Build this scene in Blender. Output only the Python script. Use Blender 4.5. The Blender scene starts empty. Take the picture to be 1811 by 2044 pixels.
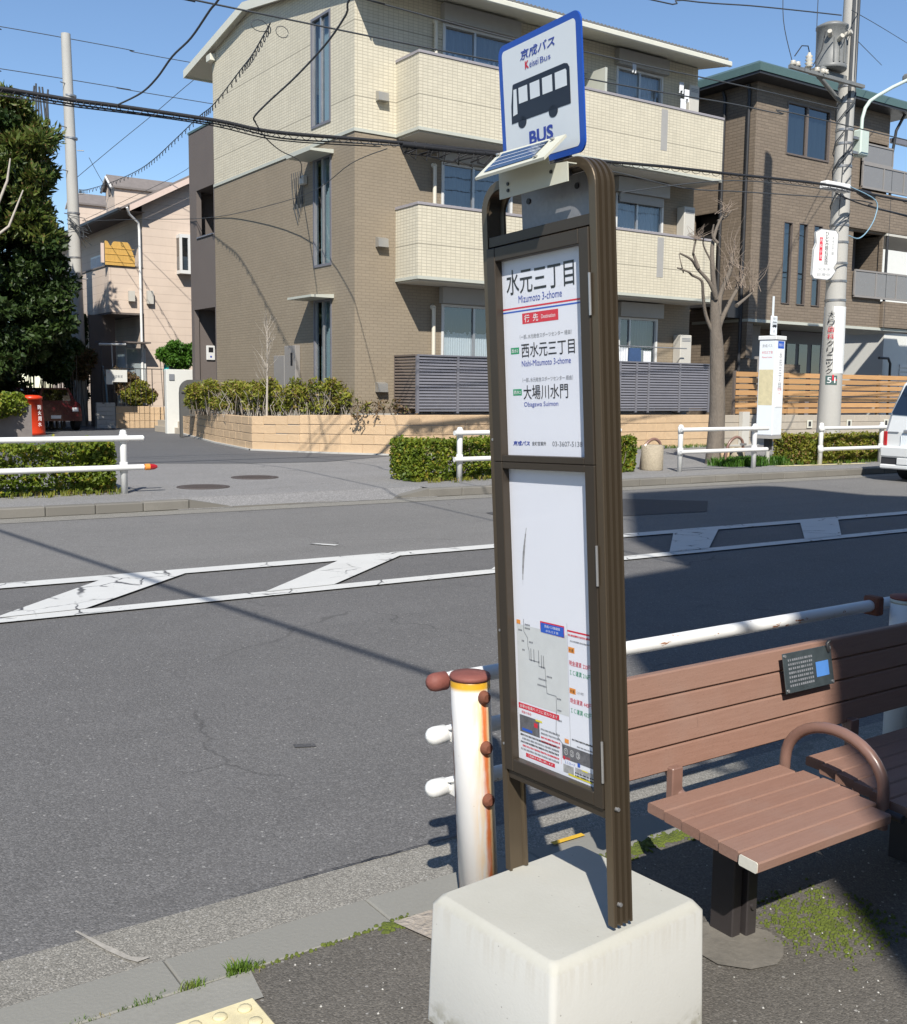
import bpy, math, random
from mathutils import Vector, Matrix
import numpy as np
R = math.radians
random.seed(7); rng = np.random.default_rng(7)
SC = bpy.context.scene; COL = SC.collection

# ------------------------------------------------------------ camera, sky, sun, exposure
cam = bpy.data.cameras.new('camera'); cam_o = bpy.data.objects.new('camera', cam); COL.objects.link(cam_o)
SC.camera = cam_o
_t, _r, _h = R(6.59), R(0.6), R(34.4)
_s, _c, _ct, _st = math.sin(_h), math.cos(_h), math.cos(_t), math.sin(_t)
FWD = Vector((_s*_ct, _c*_ct, -_st)); UP0 = Vector((_s*_st, _c*_st, _ct)); RT0 = Vector((_c, -_s, 0))
RT = RT0*math.cos(_r) + UP0*math.sin(_r); UP = -RT0*math.sin(_r) + UP0*math.cos(_r)
cam_o.matrix_world = Matrix(((RT.x, UP.x, -FWD.x, 0), (RT.y, UP.y, -FWD.y, 0), (RT.z, UP.z, -FWD.z, 1.5), (0, 0, 0, 1)))
cam.sensor_fit = 'VERTICAL'; cam.sensor_height = 24; cam.lens = 2100/2044*24
cam.clip_start = .05; cam.clip_end = 3000
SUN_AZ, SUN_EL = R(-146), R(43)
world = bpy.data.worlds.new('World'); SC.world = world; world.use_nodes = True
wn = world.node_tree.nodes; wl = world.node_tree.links; wn.clear()
wo = wn.new('ShaderNodeOutputWorld'); wb = wn.new('ShaderNodeBackground'); ws = wn.new('ShaderNodeTexSky')
ws.sky_type = 'NISHITA'; ws.sun_disc = False; ws.sun_elevation = SUN_EL; ws.sun_rotation = SUN_AZ % (2*math.pi)
ws.air_density = 1.0; ws.dust_density = .05; ws.ozone_density = 4.5; ws.altitude = 0
wb.inputs['Strength'].default_value = .098
wl.new(ws.outputs[0], wb.inputs[0]); wl.new(wb.outputs[0], wo.inputs[0])
sun = bpy.data.lights.new('sun', 'SUN'); sun.energy = 4.6; sun.angle = R(.53); sun.color = (1, .95, .87)
sun_o = bpy.data.objects.new('sun', sun); COL.objects.link(sun_o)
SUNV = Vector((math.sin(SUN_AZ)*math.cos(SUN_EL), math.cos(SUN_AZ)*math.cos(SUN_EL), math.sin(SUN_EL)))
sun_o.rotation_euler = SUNV.to_track_quat('Z', 'Y').to_euler()
SC.view_settings.view_transform = 'Standard'; SC.view_settings.look = 'None'
SC.view_settings.exposure = 0.55; SC.view_settings.gamma = 1; SC.view_settings.use_curve_mapping = False
SC.render.engine = 'CYCLES'
SC.cycles.max_bounces = 6; SC.cycles.diffuse_bounces = 3; SC.cycles.glossy_bounces = 3; SC.cycles.transparent_max_bounces = 12

# ------------------------------------------------------------ material helpers
class NT:
    def __init__(s, name):
        s.m = bpy.data.materials.new(name); s.m.use_nodes = True
        s.n = s.m.node_tree.nodes; s.l = s.m.node_tree.links; s.n.clear()
        s.out = s.n.new('ShaderNodeOutputMaterial'); s.b = s.n.new('ShaderNodeBsdfPrincipled')
        s.l.new(s.b.outputs[0], s.out.inputs[0])
        s.g = s.n.new('ShaderNodeNewGeometry')
    def put(s, sock, v):
        if hasattr(v, 'links') or isinstance(v, bpy.types.NodeSocket): s.l.new(v, sock)
        else: sock.default_value = v
    def math(s, op, a, b=0., c=None, clamp=False):
        n = s.n.new('ShaderNodeMath'); n.operation = op; n.use_clamp = clamp
        s.put(n.inputs[0], a); s.put(n.inputs[1], b)
        if c is not None: s.put(n.inputs[2], c)
        return n.outputs[0]
    def pos(s): return s.g.outputs['Position']
    def map(s, v, scale=(1, 1, 1), loc=(0, 0, 0)):
        n = s.n.new('ShaderNodeMapping'); s.l.new(v, n.inputs[0])
        n.inputs['Scale'].default_value = scale; n.inputs['Location'].default_value = loc; return n.outputs[0]
    def noise(s, v, scale, detail=4, rough=.55, out=0):
        n = s.n.new('ShaderNodeTexNoise'); s.l.new(v, n.inputs['Vector']); n.inputs['Scale'].default_value = scale
        n.inputs['Detail'].default_value = detail; n.inputs['Roughness'].default_value = rough; return n.outputs[out]
    def vor(s, v, scale, feature='F1', out=0):
        n = s.n.new('ShaderNodeTexVoronoi'); n.feature = feature; s.l.new(v, n.inputs['Vector']); n.inputs['Scale'].default_value = scale
        return n.outputs[out]
    def ramp(s, f, a, b, ca=0., cb=1.):
        n = s.n.new('ShaderNodeMapRange'); s.put(n.inputs[0], f)
        for i, v in enumerate((a, b, ca, cb)): s.put(n.inputs[i+1], v)
        n.interpolation_type = 'SMOOTHSTEP'; return n.outputs[0]
    def mix(s, f, a, b, mode='MIX'):
        n = s.n.new('ShaderNodeMix'); n.data_type = 'RGBA'; n.blend_type = mode
        s.put(n.inputs[0], f)
        for i, v in ((6, a), (7, b)):
            if isinstance(v, (tuple, list)): n.inputs[i].default_value = (*v[:3], 1)
            else: s.l.new(v, n.inputs[i])
        return n.outputs[2]
    def sep(s, v):
        n = s.n.new('ShaderNodeSeparateXYZ'); s.l.new(v, n.inputs[0]); return n.outputs
    def comb(s, x, y, z):
        n = s.n.new('ShaderNodeCombineXYZ')
        for i, v in enumerate((x, y, z)): s.put(n.inputs[i], v)
        return n.outputs[0]
    def color(s, v):
        if isinstance(v, (tuple, list)): s.b.inputs['Base Color'].default_value = (*v[:3], 1)
        else: s.l.new(v, s.b.inputs['Base Color'])
    def rough(s, v): s.put(s.b.inputs['Roughness'], v)
    def bump(s, h, strength=.3, dist=.01):
        n = s.n.new('ShaderNodeBump'); s.l.new(h, n.inputs['Height']); n.inputs['Strength'].default_value = strength
        n.inputs['Distance'].default_value = dist; s.l.new(n.outputs[0], s.b.inputs['Normal'])
    def schlick(s, r0, nrm=None):
        d = s.n.new('ShaderNodeVectorMath'); d.operation = 'DOT_PRODUCT'; s.l.new(s.g.outputs['Incoming'], d.inputs[0]); s.l.new(s.g.outputs['Normal'], d.inputs[1])
        k = s.math('POWER', s.math('SUBTRACT', 1., s.math('ABSOLUTE', d.outputs['Value']), clamp=True), 5.)
        return s.math('MULTIPLY_ADD', k, 1-r0, r0)
    def rnd(s):
        n = s.n.new('ShaderNodeObjectInfo'); return n.outputs['Random']

def mul(c, k): return tuple(min(1, x*k) for x in c)
def mat(name, col, rough=.6, metal=0., var=.12, scale=6., fine=60., bump=.15, bdist=.004, spec=.5, objvar=0., stretch=(1, 1, 1), coat=0.):
    t = NT(name); v = t.map(t.pos(), stretch)
    n1 = t.noise(v, scale, 5); n2 = t.noise(v, fine, 3)
    f = t.math('MULTIPLY_ADD', t.math('ADD', n1, t.math('MULTIPLY', n2, .5)), .8, -.1)
    c = t.mix(f, mul(col, 1-var*1.6), mul(col, 1+var*1.6))
    if objvar:
        c = t.mix(t.rnd(), c, mul(col, 1-objvar)); 
    t.color(c); t.rough(t.math('ADD', t.math('MULTIPLY', n1, .2), rough-.1, clamp=True))
    t.b.inputs['Metallic'].default_value = metal; t.b.inputs['Specular IOR Level'].default_value = spec
    t.b.inputs['Coat Weight'].default_value = coat
    if bump: t.bump(t.math('ADD', n2, n1), bump, bdist)
    return t.m

def asphalt(name, col, grit=170., light=.5, patch=.15, seed=0):
    t = NT(name); p = t.map(t.pos(), (1, 1, 1), (seed, seed, 0))
    big = t.noise(p, .5, 4); mid = t.noise(p, 4, 4); fine = t.noise(p, grit*1.5, 2)
    st = t.vor(p, grit, 'F1', 1); sx = t.sep(st)[0]
    d = t.vor(p, grit, 'F1', 0)
    c = t.mix(t.math('ADD', t.math('MULTIPLY', big, .6), t.math('MULTIPLY', mid, .4)), mul(col, 1-patch*1.5), mul(col, 1+patch*1.5))
    ln = t.noise(t.map(p, (.10, 1.1, 1)), 1.3, 4); c = t.mix(t.ramp(ln, .35, .7, .0, .22), c, mul(col, .62))
    oil = t.ramp(t.noise(t.map(p, (.6, 1, 1)), 1.9, 5, .6), .60, .74, 0, .30); c = t.mix(oil, c, mul(col, .5))
    c = t.mix(t.ramp(sx, .55, 1., 0, light*.55), c, mul(col, 2.6))
    c = t.mix(t.ramp(sx, .35, .0, 0, light*.9), c, mul(col, .45))
    sp = t.vor(p, grit*.16, 'F1', 0); spc = t.sep(t.vor(p, grit*.16, 'F1', 1))[1]
    white = t.math('MULTIPLY', t.ramp(sp, .17, .10), t.ramp(spc, .45, .75))
    c = t.mix(t.math('MULTIPLY', white, light), c, (.42, .41, .39))
    # hairline cracks
    w = t.noise(p, 2.2, 3, .6, 1); wp = t.n.new('ShaderNodeVectorMath'); wp.operation = 'MULTIPLY_ADD'
    t.l.new(w, wp.inputs[0]); wp.inputs[1].default_value = (.5, .5, 0); t.l.new(p, wp.inputs[2])
    cr = t.vor(wp.outputs[0], .42, 'DISTANCE_TO_EDGE', 0)
    cm = t.math('MULTIPLY', t.ramp(cr, .006, .001), t.ramp(t.noise(p, .8, 2), .52, .62))
    c = t.mix(t.math('MULTIPLY', cm, .38), c, mul(col, .3))
    t.color(c); t.rough(.82); t.b.inputs['Specular IOR Level'].default_value = .35
    t.bump(t.math('ADD', t.math('MULTIPLY', d, -1.), t.math('MULTIPLY', fine, .5)), .5, .004)
    return t.m

def paint_line(name, col=(.64, .64, .615)):
    t = NT(name); p = t.pos()
    w = t.noise(p, 7, 3, .6, 1); wp = t.n.new('ShaderNodeVectorMath'); wp.operation = 'MULTIPLY_ADD'
    t.l.new(w, wp.inputs[0]); wp.inputs[1].default_value = (.12, .12, 0); t.l.new(p, wp.inputs[2])
    cr = t.vor(wp.outputs[0], 2.6, 'DISTANCE_TO_EDGE', 0)
    cm = t.math('MULTIPLY', t.ramp(cr, .028, .006), t.ramp(t.noise(p, 2.3, 2), .46, .58))
    chip = t.ramp(t.noise(p, 26, 5, .7), .64, .72)
    dirt = t.noise(p, 3, 5)
    c = t.mix(dirt, mul(col, .80), col)
    c = t.mix(t.math('MULTIPLY', t.ramp(t.noise(p, 160, 2), .5, .75), .25), c, (.35, .35, .34))
    c = t.mix(t.math('MAXIMUM', cm, t.math('MULTIPLY', chip, .75)), c, (.075, .075, .078))
    t.color(c); t.rough(.6); t.bump(t.noise(p, 180, 3), .25, .003); return t.m

def tiled(name, col, grout, w, h, var=.1, bump=.6, off=0., mort=.008, ruled=None):
    """siding / small tiles: pattern runs along x+y and z of the place"""
    t = NT(name); x, y, z = t.sep(t.pos())[:3]
    v = t.comb(t.math('ADD', x, y), z, 0.)
    b = t.n.new('ShaderNodeTexBrick'); t.l.new(v, b.inputs['Vector'])
    b.offset = off; b.inputs['Scale'].default_value = 1; b.inputs['Mortar Size'].default_value = mort
    b.inputs['Mortar Smooth'].default_value = .3; b.inputs['Brick Width'].default_value = w; b.inputs['Row Height'].default_value = h
    b.inputs['Color1'].default_value = (*mul(col, 1-var), 1); b.inputs['Color2'].default_value = (*mul(col, 1+var), 1)
    b.inputs['Mortar'].default_value = (*grout, 1); b.inputs['Bias'].default_value = 0
    n = t.noise(t.pos(), 1.2, 4); f = t.noise(t.pos(), 90, 3)
    c = t.mix(t.ramp(n, .3, .7, .0, .16), b.outputs[0], mul(col, .55))
    st = t.noise(t.map(t.pos(), (3, 3, .35)), 1.6, 4)
    c = t.mix(t.ramp(st, .5, .8, 0., .14), c, mul(col, .5))
    c = t.mix(t.math('MULTIPLY', f, .22), c, mul(col, .6))
    if ruled:
        fr = t.math('FRACT', t.math('DIVIDE', z, ruled)); lm = t.ramp(fr, .02, .006)
        c = t.mix(t.math('MULTIPLY', lm, .75), c, mul(col, .35))
    t.color(c); t.rough(.75); t.b.inputs['Specular IOR Level'].default_value = .3
    hgt = t.math('ADD', t.math('SUBTRACT', 1., b.outputs['Fac']), t.math('MULTIPLY', f, .25))
    t.bump(hgt, bump, .006); return t.m

def glass(name, tint=(.55, .6, .62), see=.45, rough=.02):
    t = NT(name); t.n.remove(t.b)
    tr = t.n.new('ShaderNodeBsdfTransparent'); tr.inputs[0].default_value = (*tint, 1)
    gl = t.n.new('ShaderNodeBsdfGlossy'); gl.inputs['Roughness'].default_value = rough; gl.inputs[0].default_value = (.95, .97, 1, 1)
    fr = t.schlick(.06)
    nz = t.noise(t.pos(), 2.5, 2); bm = t.n.new('ShaderNodeBump'); t.l.new(nz, bm.inputs['Height']); bm.inputs['Strength'].default_value = .04; bm.inputs['Distance'].default_value = .03
    t.l.new(bm.outputs[0], gl.inputs['Normal'])
    f = t.math('MULTIPLY_ADD', fr, .9, .5*(1-see)*.35, clamp=True)
    mx = t.n.new('ShaderNodeMixShader'); t.l.new(f, mx.inputs[0]); t.l.new(tr.outputs[0], mx.inputs[1]); t.l.new(gl.outputs[0], mx.inputs[2])
    t.l.new(mx.outputs[0], t.out.inputs[0]); return t.m

def leaf(name, c1, c2, c3=None, amt3=.12, trans=.3, scale=3.):
    t = NT(name); p = t.pos()
    n = t.noise(p, scale, 3); w = t.n.new('ShaderNodeTexWhiteNoise'); 
    sn = t.n.new('ShaderNodeVectorMath'); sn.operation = 'SNAP'; t.l.new(p, sn.inputs[0]); sn.inputs[1].default_value = (.045, .045, .045)
    t.l.new(sn.outputs[0], w.inputs['Vector'])
    f = t.math('ADD', t.math('MULTIPLY', t.ramp(n, .3, .7), .55), t.math('MULTIPLY', w.outputs[0], .45))
    c = t.mix(f, c1, c2)
    if c3: c = t.mix(t.math('MULTIPLY', t.ramp(t.sep(w.outputs[1])[1], 1-amt3, 1-amt3+.05), 1.), c, c3)
    t.color(c); t.rough(.5); t.b.inputs['Specular IOR Level'].default_value = .35
    tl = t.n.new('ShaderNodeBsdfTranslucent'); t.l.new(c, tl.inputs[0])
    mx = t.n.new('ShaderNodeMixShader'); mx.inputs[0].default_value = trans
    t.l.new(t.b.outputs[0], mx.inputs[1]); t.l.new(tl.outputs[0], mx.inputs[2]); t.l.new(mx.outputs[0], t.out.inputs[0])
    return t.m

# ------------------------------------------------------------ mesh helpers
class MB:
    """collects shapes; build() links them as ONE mesh object"""
    def __init__(s, xf=None): s.v = []; s.f = []; s.mi = []; s.sm = []; s.xf = xf; s.cur = 0; s.smooth = False
    def add(s, vs, fs, smooth=None):
        o = len(s.v); s.v += [tuple(v) for v in vs]; s.f += [tuple(i+o for i in f) for f in fs]
        s.mi += [s.cur]*len(fs); s.sm += [s.smooth if smooth is None else smooth]*len(fs); return s
    def box(s, x0, x1, y0, y1, z0, z1, bev=0.):
        if bev <= 0:
            v = [(x, y, z) for z in (z0, z1) for y in (y0, y1) for x in (x0, x1)]
            return s.add(v, [(0, 2, 3, 1), (4, 5, 7, 6), (0, 1, 5, 4), (2, 6, 7, 3), (0, 4, 6, 2), (1, 3, 7, 5)], False)
        b = bev; v = []; f = []
        cx = ((x0, x1), (y0, y1), (z0, z1)); idx = {}
        for i in (0, 1):
            for j in (0, 1):
                for k in (0, 1):
                    P = [cx[0][i], cx[1][j], cx[2][k]]; S = [b if q == 0 else -b for q in (i, j, k)]
                    for a in range(3):
                        q = [P[m] + (0 if m == a else S[m]) for m in range(3)]
                        idx[(i, j, k, a)] = len(v); v.append(tuple(q))
        for a in range(3):
            for e in (0, 1):
                m, n = [q for q in range(3) if q != a]; L = []
                for (p, q) in ((0, 0), (1, 0), (1, 1), (0, 1)):
                    ky = [0, 0, 0]; ky[a] = e; ky[m] = p; ky[n] = q; L.append(idx[(*ky, a)])
                if (e == 0) ^ (a == 1): L.reverse()
                f.append(tuple(L))
        for a in range(3):            # edges run along axis a
            m, n = [q for q in range(3) if q != a]
            for p in (0, 1):
                for q in (0, 1):
                    A = [0]*3; A[m] = p; A[n] = q; B = A[:]; B[a] = 1
                    L = [idx[(*A, m)], idx[(*A, n)], idx[(*B, n)], idx[(*B, m)]]
                    f.append(tuple(L))
        for i in (0, 1):
            for j in (0, 1):
                for k in (0, 1): f.append((idx[(i, j, k, 0)], idx[(i, j, k, 1)], idx[(i, j, k, 2)]))
        return s.add(v, f, False)
    def prism(s, poly, a0, a1, axis=1):
        """poly in the two other axes (x,z for axis 1; y,z for axis 0; x,y for axis 2), extruded from a0 to a1"""
        n = len(poly); v = []
        for a in (a0, a1):
            for (p, q) in poly: v.append({0: (a, p, q), 1: (p, a, q), 2: (p, q, a)}[axis])
        f = [tuple(range(n)), tuple(range(2*n-1, n-1, -1))] + [(i, (i+1) % n, n+(i+1) % n, n+i) for i in range(n)]
        return s.add(v, f, False)
    def tube(s, pts, rad, n=8, cap=True):
        pts = [Vector(p) for p in pts]; rs = rad if isinstance(rad, (list, tuple)) else [rad]*len(pts)
        v = []; f = []; up = None
        for i, p in enumerate(pts):
            d = (pts[min(i+1, len(pts)-1)] - pts[max(i-1, 0)])
            d = d.normalized() if d.length > 1e-9 else Vector((0, 0, 1))
            if up is None:
                up = Vector((0, 0, 1)) if abs(d.z) < .9 else Vector((1, 0, 0))
            a = up - d*up.dot(d); a = a.normalized() if a.length > 1e-6 else d.orthogonal().normalized(); b = d.cross(a); up = a
            for k in range(n):
                t = 2*math.pi*k/n; v.append(tuple(p + (a*math.cos(t)+b*math.sin(t))*rs[i]))
        for i in range(len(pts)-1):
            for k in range(n): f.append((i*n+k, i*n+(k+1) % n, (i+1)*n+(k+1) % n, (i+1)*n+k))
        s.add(v, f, True)
        if cap: s.add([v[k] for k in range(n)], [tuple(range(n-1, -1, -1))], False); s.add(v[-n:], [tuple(range(n))], False)
        return s
    def cyl(s, x, y, z0, z1, r, r1=None, n=20): return s.tube([(x, y, z0), (x, y, z1)], [r, r if r1 is None else r1], n)
    def lathe(s, x, y, prof, n=24):
        v = []; f = []
        for (r, z) in prof:
            for k in range(n): t = 2*math.pi*k/n; v.append((x+r*math.cos(t), y+r*math.sin(t), z))
        for i in range(len(prof)-1):
            for k in range(n): f.append((i*n+k, i*n+(k+1) % n, (i+1)*n+(k+1) % n, (i+1)*n+k))
        f += [tuple(range(n-1, -1, -1)), tuple(range((len(prof)-1)*n, len(prof)*n))]
        return s.add(v, f, True)
    def quad(s, *p): return s.add(p, [tuple(range(len(p)))], False)
    def build(s, name, m, parent=None, loc=None, kind=None):
        me = bpy.data.meshes.new(name); vs = [tuple(s.xf @ Vector(v)) for v in s.v] if s.xf else s.v
        me.from_pydata(vs, [], s.f)
        ms = m if isinstance(m, (list, tuple)) else [m]
        for q in ms: me.materials.append(q)
        me.polygons.foreach_set('use_smooth', s.sm)
        if len(ms) > 1: me.polygons.foreach_set('material_index', s.mi)
        me.update(); o = bpy.data.objects.new(name, me); link(o, parent, loc)
        if kind: o['kind'] = kind
        return o
def link(o, parent=None, loc=None):
    COL.objects.link(o)
    if loc is not None: o.location = loc
    if parent is not None:
        o.parent = parent; o.matrix_parent_inverse = Matrix.Translation(parent.location).inverted()
    return o
def tag(o, label=None, cat=None, group=None, kind=None):
    if label: o['label'] = label
    if cat: o['category'] = cat
    if group: o['group'] = group
    if kind: o['kind'] = kind
    return o
def thing(name, loc, label, cat, group=None):
    o = bpy.data.objects.new(name, None); o.empty_display_size = .2; COL.objects.link(o); o.location = loc
    return tag(o, label, cat, group)
def struct(o, label=None): o['kind'] = 'structure'; 
def shared(name, me, parent, loc, rz=0.):
    o = bpy.data.objects.new(name, me); link(o, parent, loc)
    if rz: o.rotation_euler.z = rz
    return o
def copy_tree(root, off):
    c = root.copy(); COL.objects.link(c); c.location = root.location + Vector(off)
    for ch in [o for o in bpy.data.objects if o.parent is root]:
        d = ch.copy(); COL.objects.link(d); d.parent = c
        for g in [o for o in bpy.data.objects if o.parent is ch]:
            e = g.copy(); COL.objects.link(e); e.parent = d
    return c
def text(body, w, h, m, parent, xf, a, b, c=.0005, name='lettering', bold=0., fit='both', align='left', shear=0.):
    """flat print: body set in a box w x h whose lower-left corner lies at (a, b) of the plane xf maps to the place"""
    cu = bpy.data.curves.new(name, 'FONT'); cu.body = body; cu.size = 1; cu.resolution_u = 3; cu.offset = bold; cu.shear = shear
    o = bpy.data.objects.new(name, cu); COL.objects.link(o)
    dg = bpy.context.evaluated_depsgraph_get(); me = bpy.data.meshes.new_from_object(o.evaluated_get(dg))
    bpy.data.objects.remove(o); bpy.data.curves.remove(cu)
    n = len(me.vertices)
    if not n: return None
    co = np.zeros(n*3); me.vertices.foreach_get('co', co); co = co.reshape(-1, 3)
    lo = co.min(0); hi = co.max(0); sx = w/(hi[0]-lo[0]); sy = h/(hi[1]-lo[1])
    X = a + (co[:, 0]-lo[0])*sx; Y = b + (co[:, 1]-lo[1])*sy
    pts = [tuple(xf @ Vector((x, y, c))) for x, y in zip(X, Y)]
    me.vertices.foreach_set('co', np.array(pts).ravel()); me.materials.clear(); me.materials.append(m); me.update(); me.name = name
    o = bpy.data.objects.new(name, me); link(o, parent); return o
def leaves(name, centers, size, m, parent, long=1.6, jit=.35, dirs=None, kind=None, fold=.25, droop=0.):
    """many small two-triangle leaves, one mesh"""
    c = np.asarray(centers, float); N = len(c)
    d = rng.normal(size=(N, 3)) if dirs is None else np.asarray(dirs, float) + rng.normal(size=(N, 3))*jit
    d[:, 2] -= droop
    d /= np.linalg.norm(d, axis=1)[:, None]; u = rng.normal(size=(N, 3)); u -= d*(u*d).sum(1)[:, None]; u /= np.linalg.norm(u, axis=1)[:, None]
    nrm = np.cross(d, u); s = (size*(.6+.8*rng.random(N)))[:, None]
    a = c - d*s*long*.5; b = c + d*s*long*.5; l = c + u*s*.5 + nrm*s*fold; r_ = c - u*s*.5 + nrm*s*fold
    V = np.stack([a, l, b, r_], 1).reshape(-1, 3); F = (np.arange(N)[:, None]*4 + np.array([[0, 1, 2], [0, 2, 3]]).reshape(1, -1)).reshape(-1)
    me = bpy.data.meshes.new(name); me.vertices.add(len(V)); me.vertices.foreach_set('co', V.ravel())
    me.loops.add(len(F)); me.loops.foreach_set('vertex_index', F.astype(np.int32)); nf = len(F)//3
    me.polygons.add(nf); me.polygons.foreach_set('loop_start', np.arange(0, nf*3, 3, dtype=np.int32))
    me.materials.append(m); me.update(calc_edges=True)
    o = bpy.data.objects.new(name, me); link(o, parent)
    if kind: o['kind'] = kind
    return o

# ------------------------------------------------------------ materials
M = {}
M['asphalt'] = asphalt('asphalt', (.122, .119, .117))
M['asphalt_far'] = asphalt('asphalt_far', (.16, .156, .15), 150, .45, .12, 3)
M['asphalt_walk'] = asphalt('asphalt_walk', (.10, .092, .080), 210, .5, .35, 9)
M['asphalt_side'] = asphalt('asphalt_side', (.105, .107, .112), 120, .35, .12, 14)
M['pale_walk'] = asphalt('pale_walk', (.21, .205, .20), 110, .5, .1, 21)
M['gutter'] = asphalt('gutter', (.205, .195, .172), 230, .65, .2, 5)
M['kerb'] = mat('kerb_concrete', (.235, .23, .205), .85, var=.2, scale=3, fine=90, bump=.3, objvar=.12)
M['kerb_dark'] = mat('kerb_weathered', (.17, .16, .14), .9, var=.25, scale=2.5, fine=60, bump=.4, objvar=.15)
M['line'] = paint_line('road_paint')
M['concrete'] = None
M['iron'] = mat('manhole_iron', (.085, .07, .065), .7, var=.2, scale=20, fine=120, bump=.6, metal=.2)
M['soil'] = mat('soil', (.12, .09, .065), .95, var=.3, scale=5, fine=50, bump=.8, bdist=.02)
M['cream'] = tiled('cream_tile', (.62, .57, .445), (.43, .39, .30), .125, .0665, .05, .5, 0., .0075, 1.53)
M['brown'] = tiled('brown_tile', (.285, .236, .172), (.215, .175, .125), .20, .0665, .035, .4, .5, .007)
M['greybrown'] = tiled('greybrown_siding', (.22, .19, .165), (.14, .12, .105), .16, .5, .04, .2, 0., .006)
M['darkbrown'] = mat('dark_brown_render', (.125, .105, .095), .8, var=.06, scale=2, fine=200, bump=.3)
M['cap'] = mat('parapet_cap', (.30, .28, .29), .45, var=.05, fine=30, bump=.02)
M['trim'] = mat('pale_trim', (.45, .46, .40), .5, var=.06, bump=.03)
M['soffit'] = mat('soffit', (.50, .48, .42), .7, var=.05, bump=.05)
M['eave'] = mat('eave_fascia', (.60, .59, .50), .5, var=.05, bump=.03)
M['rooftile'] = mat('roof_tile', (.16, .16, .155), .7, var=.2, bump=.2)
M['white_frame'] = mat('white_aluminium', (.62, .62, .60), .35, var=.04, bump=.01)
M['silver'] = mat('silver_aluminium', (.45, .45, .45), .35, metal=.7, var=.05, bump=.02)
M['shutter'] = mat('shutter_box', (.34, .33, .31), .5, var=.06, bump=.05)
M['glass'] = glass('window_glass', (.74, .79, .82), .45)
M['glass_dark'] = glass('window_glass_dark', (.25, .3, .34), .3)
M['glass_slit'] = glass('window_glass_slit', (.5, .6, .62), .6)
M['curtain'] = mat('lace_curtain', (.50, .53, .56), .9, var=.15, scale=14, fine=60, bump=.5, bdist=.02, stretch=(1, 1, .06))
M['curtain_dark'] = mat('dark_curtain', (.19, .21, .23), .9, var=.3, scale=9, fine=40, bump=.5, bdist=.02, stretch=(1, 1, .05))
M['interior'] = mat('dark_interior', (.035, .035, .037), .9, var=.1, bump=0)
M['vent'] = mat('vent_hood_metal', (.42, .41, .38), .35, metal=.6, var=.05, bump=.02)
M['pipe'] = mat('white_pipe', (.62, .58, .48), .45, var=.06, bump=.02)
M['unit'] = mat('appliance_white', (.5, .48, .43), .5, var=.04, bump=.02)
M['louvre'] = mat('grey_louvre', (.155, .155, .175), .45, var=.08, bump=.03)
M['louvre_b'] = mat('brown_louvre', (.13, .105, .09), .5, var=.08, bump=.03)
M['block_tan'] = mat('tan_block', (.54, .385, .235), .85, var=.16, scale=9, fine=70, bump=.7, bdist=.012, objvar=.08)
M['block_grey'] = mat('pale_block', (.42, .37, .30), .85, var=.12, scale=8, fine=70, bump=.5, bdist=.008, objvar=.12)
M['block_white'] = mat('white_block', (.48, .47, .44), .8, var=.08, bump=.3, objvar=.08)
M['footing'] = mat('footing_concrete', (.42, .41, .38), .8, var=.12, bump=.3)
M['wood'] = mat('orange_wood', (.52, .29, .12), .6, var=.2, scale=3, fine=40, bump=.25, objvar=.25, stretch=(1, 1, 10))
def bench_mat():
    t = NT('bench_plank'); p = t.pos(); g = t.noise(t.map(p, (1.2, 16, 16)), 9, 5, .6); b = t.noise(p, 4.5, 4); f = t.noise(t.map(p, (.5, 1, 1)), 260, 3)
    c = t.mix(g, (.195, .105, .075), (.275, .160, .120)); c = t.mix(t.ramp(b, .45, .75, 0, .35), c, (.24, .165, .135)); c = t.mix(t.ramp(f, .55, .75, 0, .35), c, (.13, .07, .05))
    s_ = t.ramp(t.noise(t.map(p, (22, 3, 3)), 3.1, 4, .7), .68, .72, 0, .45); c = t.mix(s_, c, (.12, .065, .05)); c = t.mix(t.math('MULTIPLY', t.rnd(), .22), c, (.30, .20, .16))
    t.color(c); t.rough(t.math('MULTIPLY_ADD', b, .25, .5)); t.b.inputs['Specular IOR Level'].default_value = .35; t.bump(t.math('ADD', g, f), .35, .0014); return t.m
M['bench'] = bench_mat()
M['bench_metal'] = mat('bench_brown_paint', (.20, .115, .09), .33, var=.05, bump=.04, coat=.3)
M['bench_leg'] = mat('bench_leg_steel', (.035, .03, .03), .5, var=.15, bump=.1)
M['endcap'] = mat('plank_end_cap', (.62, .6, .52), .5, var=.1, bump=.1)
M['bronze'] = mat('bronze_aluminium', (.066, .053, .040), .36, metal=.5, var=.06, scale=3, fine=200, bump=.02, stretch=(1, 1, .1))
M['zinc'] = mat('zinc_plate', (.30, .30, .31), .5, metal=.5, var=.22, scale=14, fine=120, bump=.1)
M['ivory'] = mat('ivory_steel', (.56, .56, .47), .45, var=.05, bump=.02)
M['paper'] = mat('poster_paper', (.72, .74, .80), .55, var=.012, bump=0)
M['signwhite'] = mat('sign_white', (.74, .78, .80), .4, var=.02, bump=0)
M['blue'] = mat('sign_blue', (.015, .08, .42), .35, var=.04, bump=0)
M['black'] = mat('print_black', (.014, .014, .017), .5, var=0, bump=0)
M['navy'] = mat('print_navy', (.012, .016, .03), .45, var=0, bump=0)
M['pblue'] = mat('print_blue', (.03, .06, .35), .5, var=0, bump=0)
M['bblue'] = mat('print_bright_blue', (.02, .10, .50), .5, var=0, bump=0)
M['pred'] = mat('print_red', (.62, .02, .045), .5, var=0, bump=0)
M['pgreen'] = mat('print_green', (.02, .30, .13), .5, var=0, bump=0)
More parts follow.
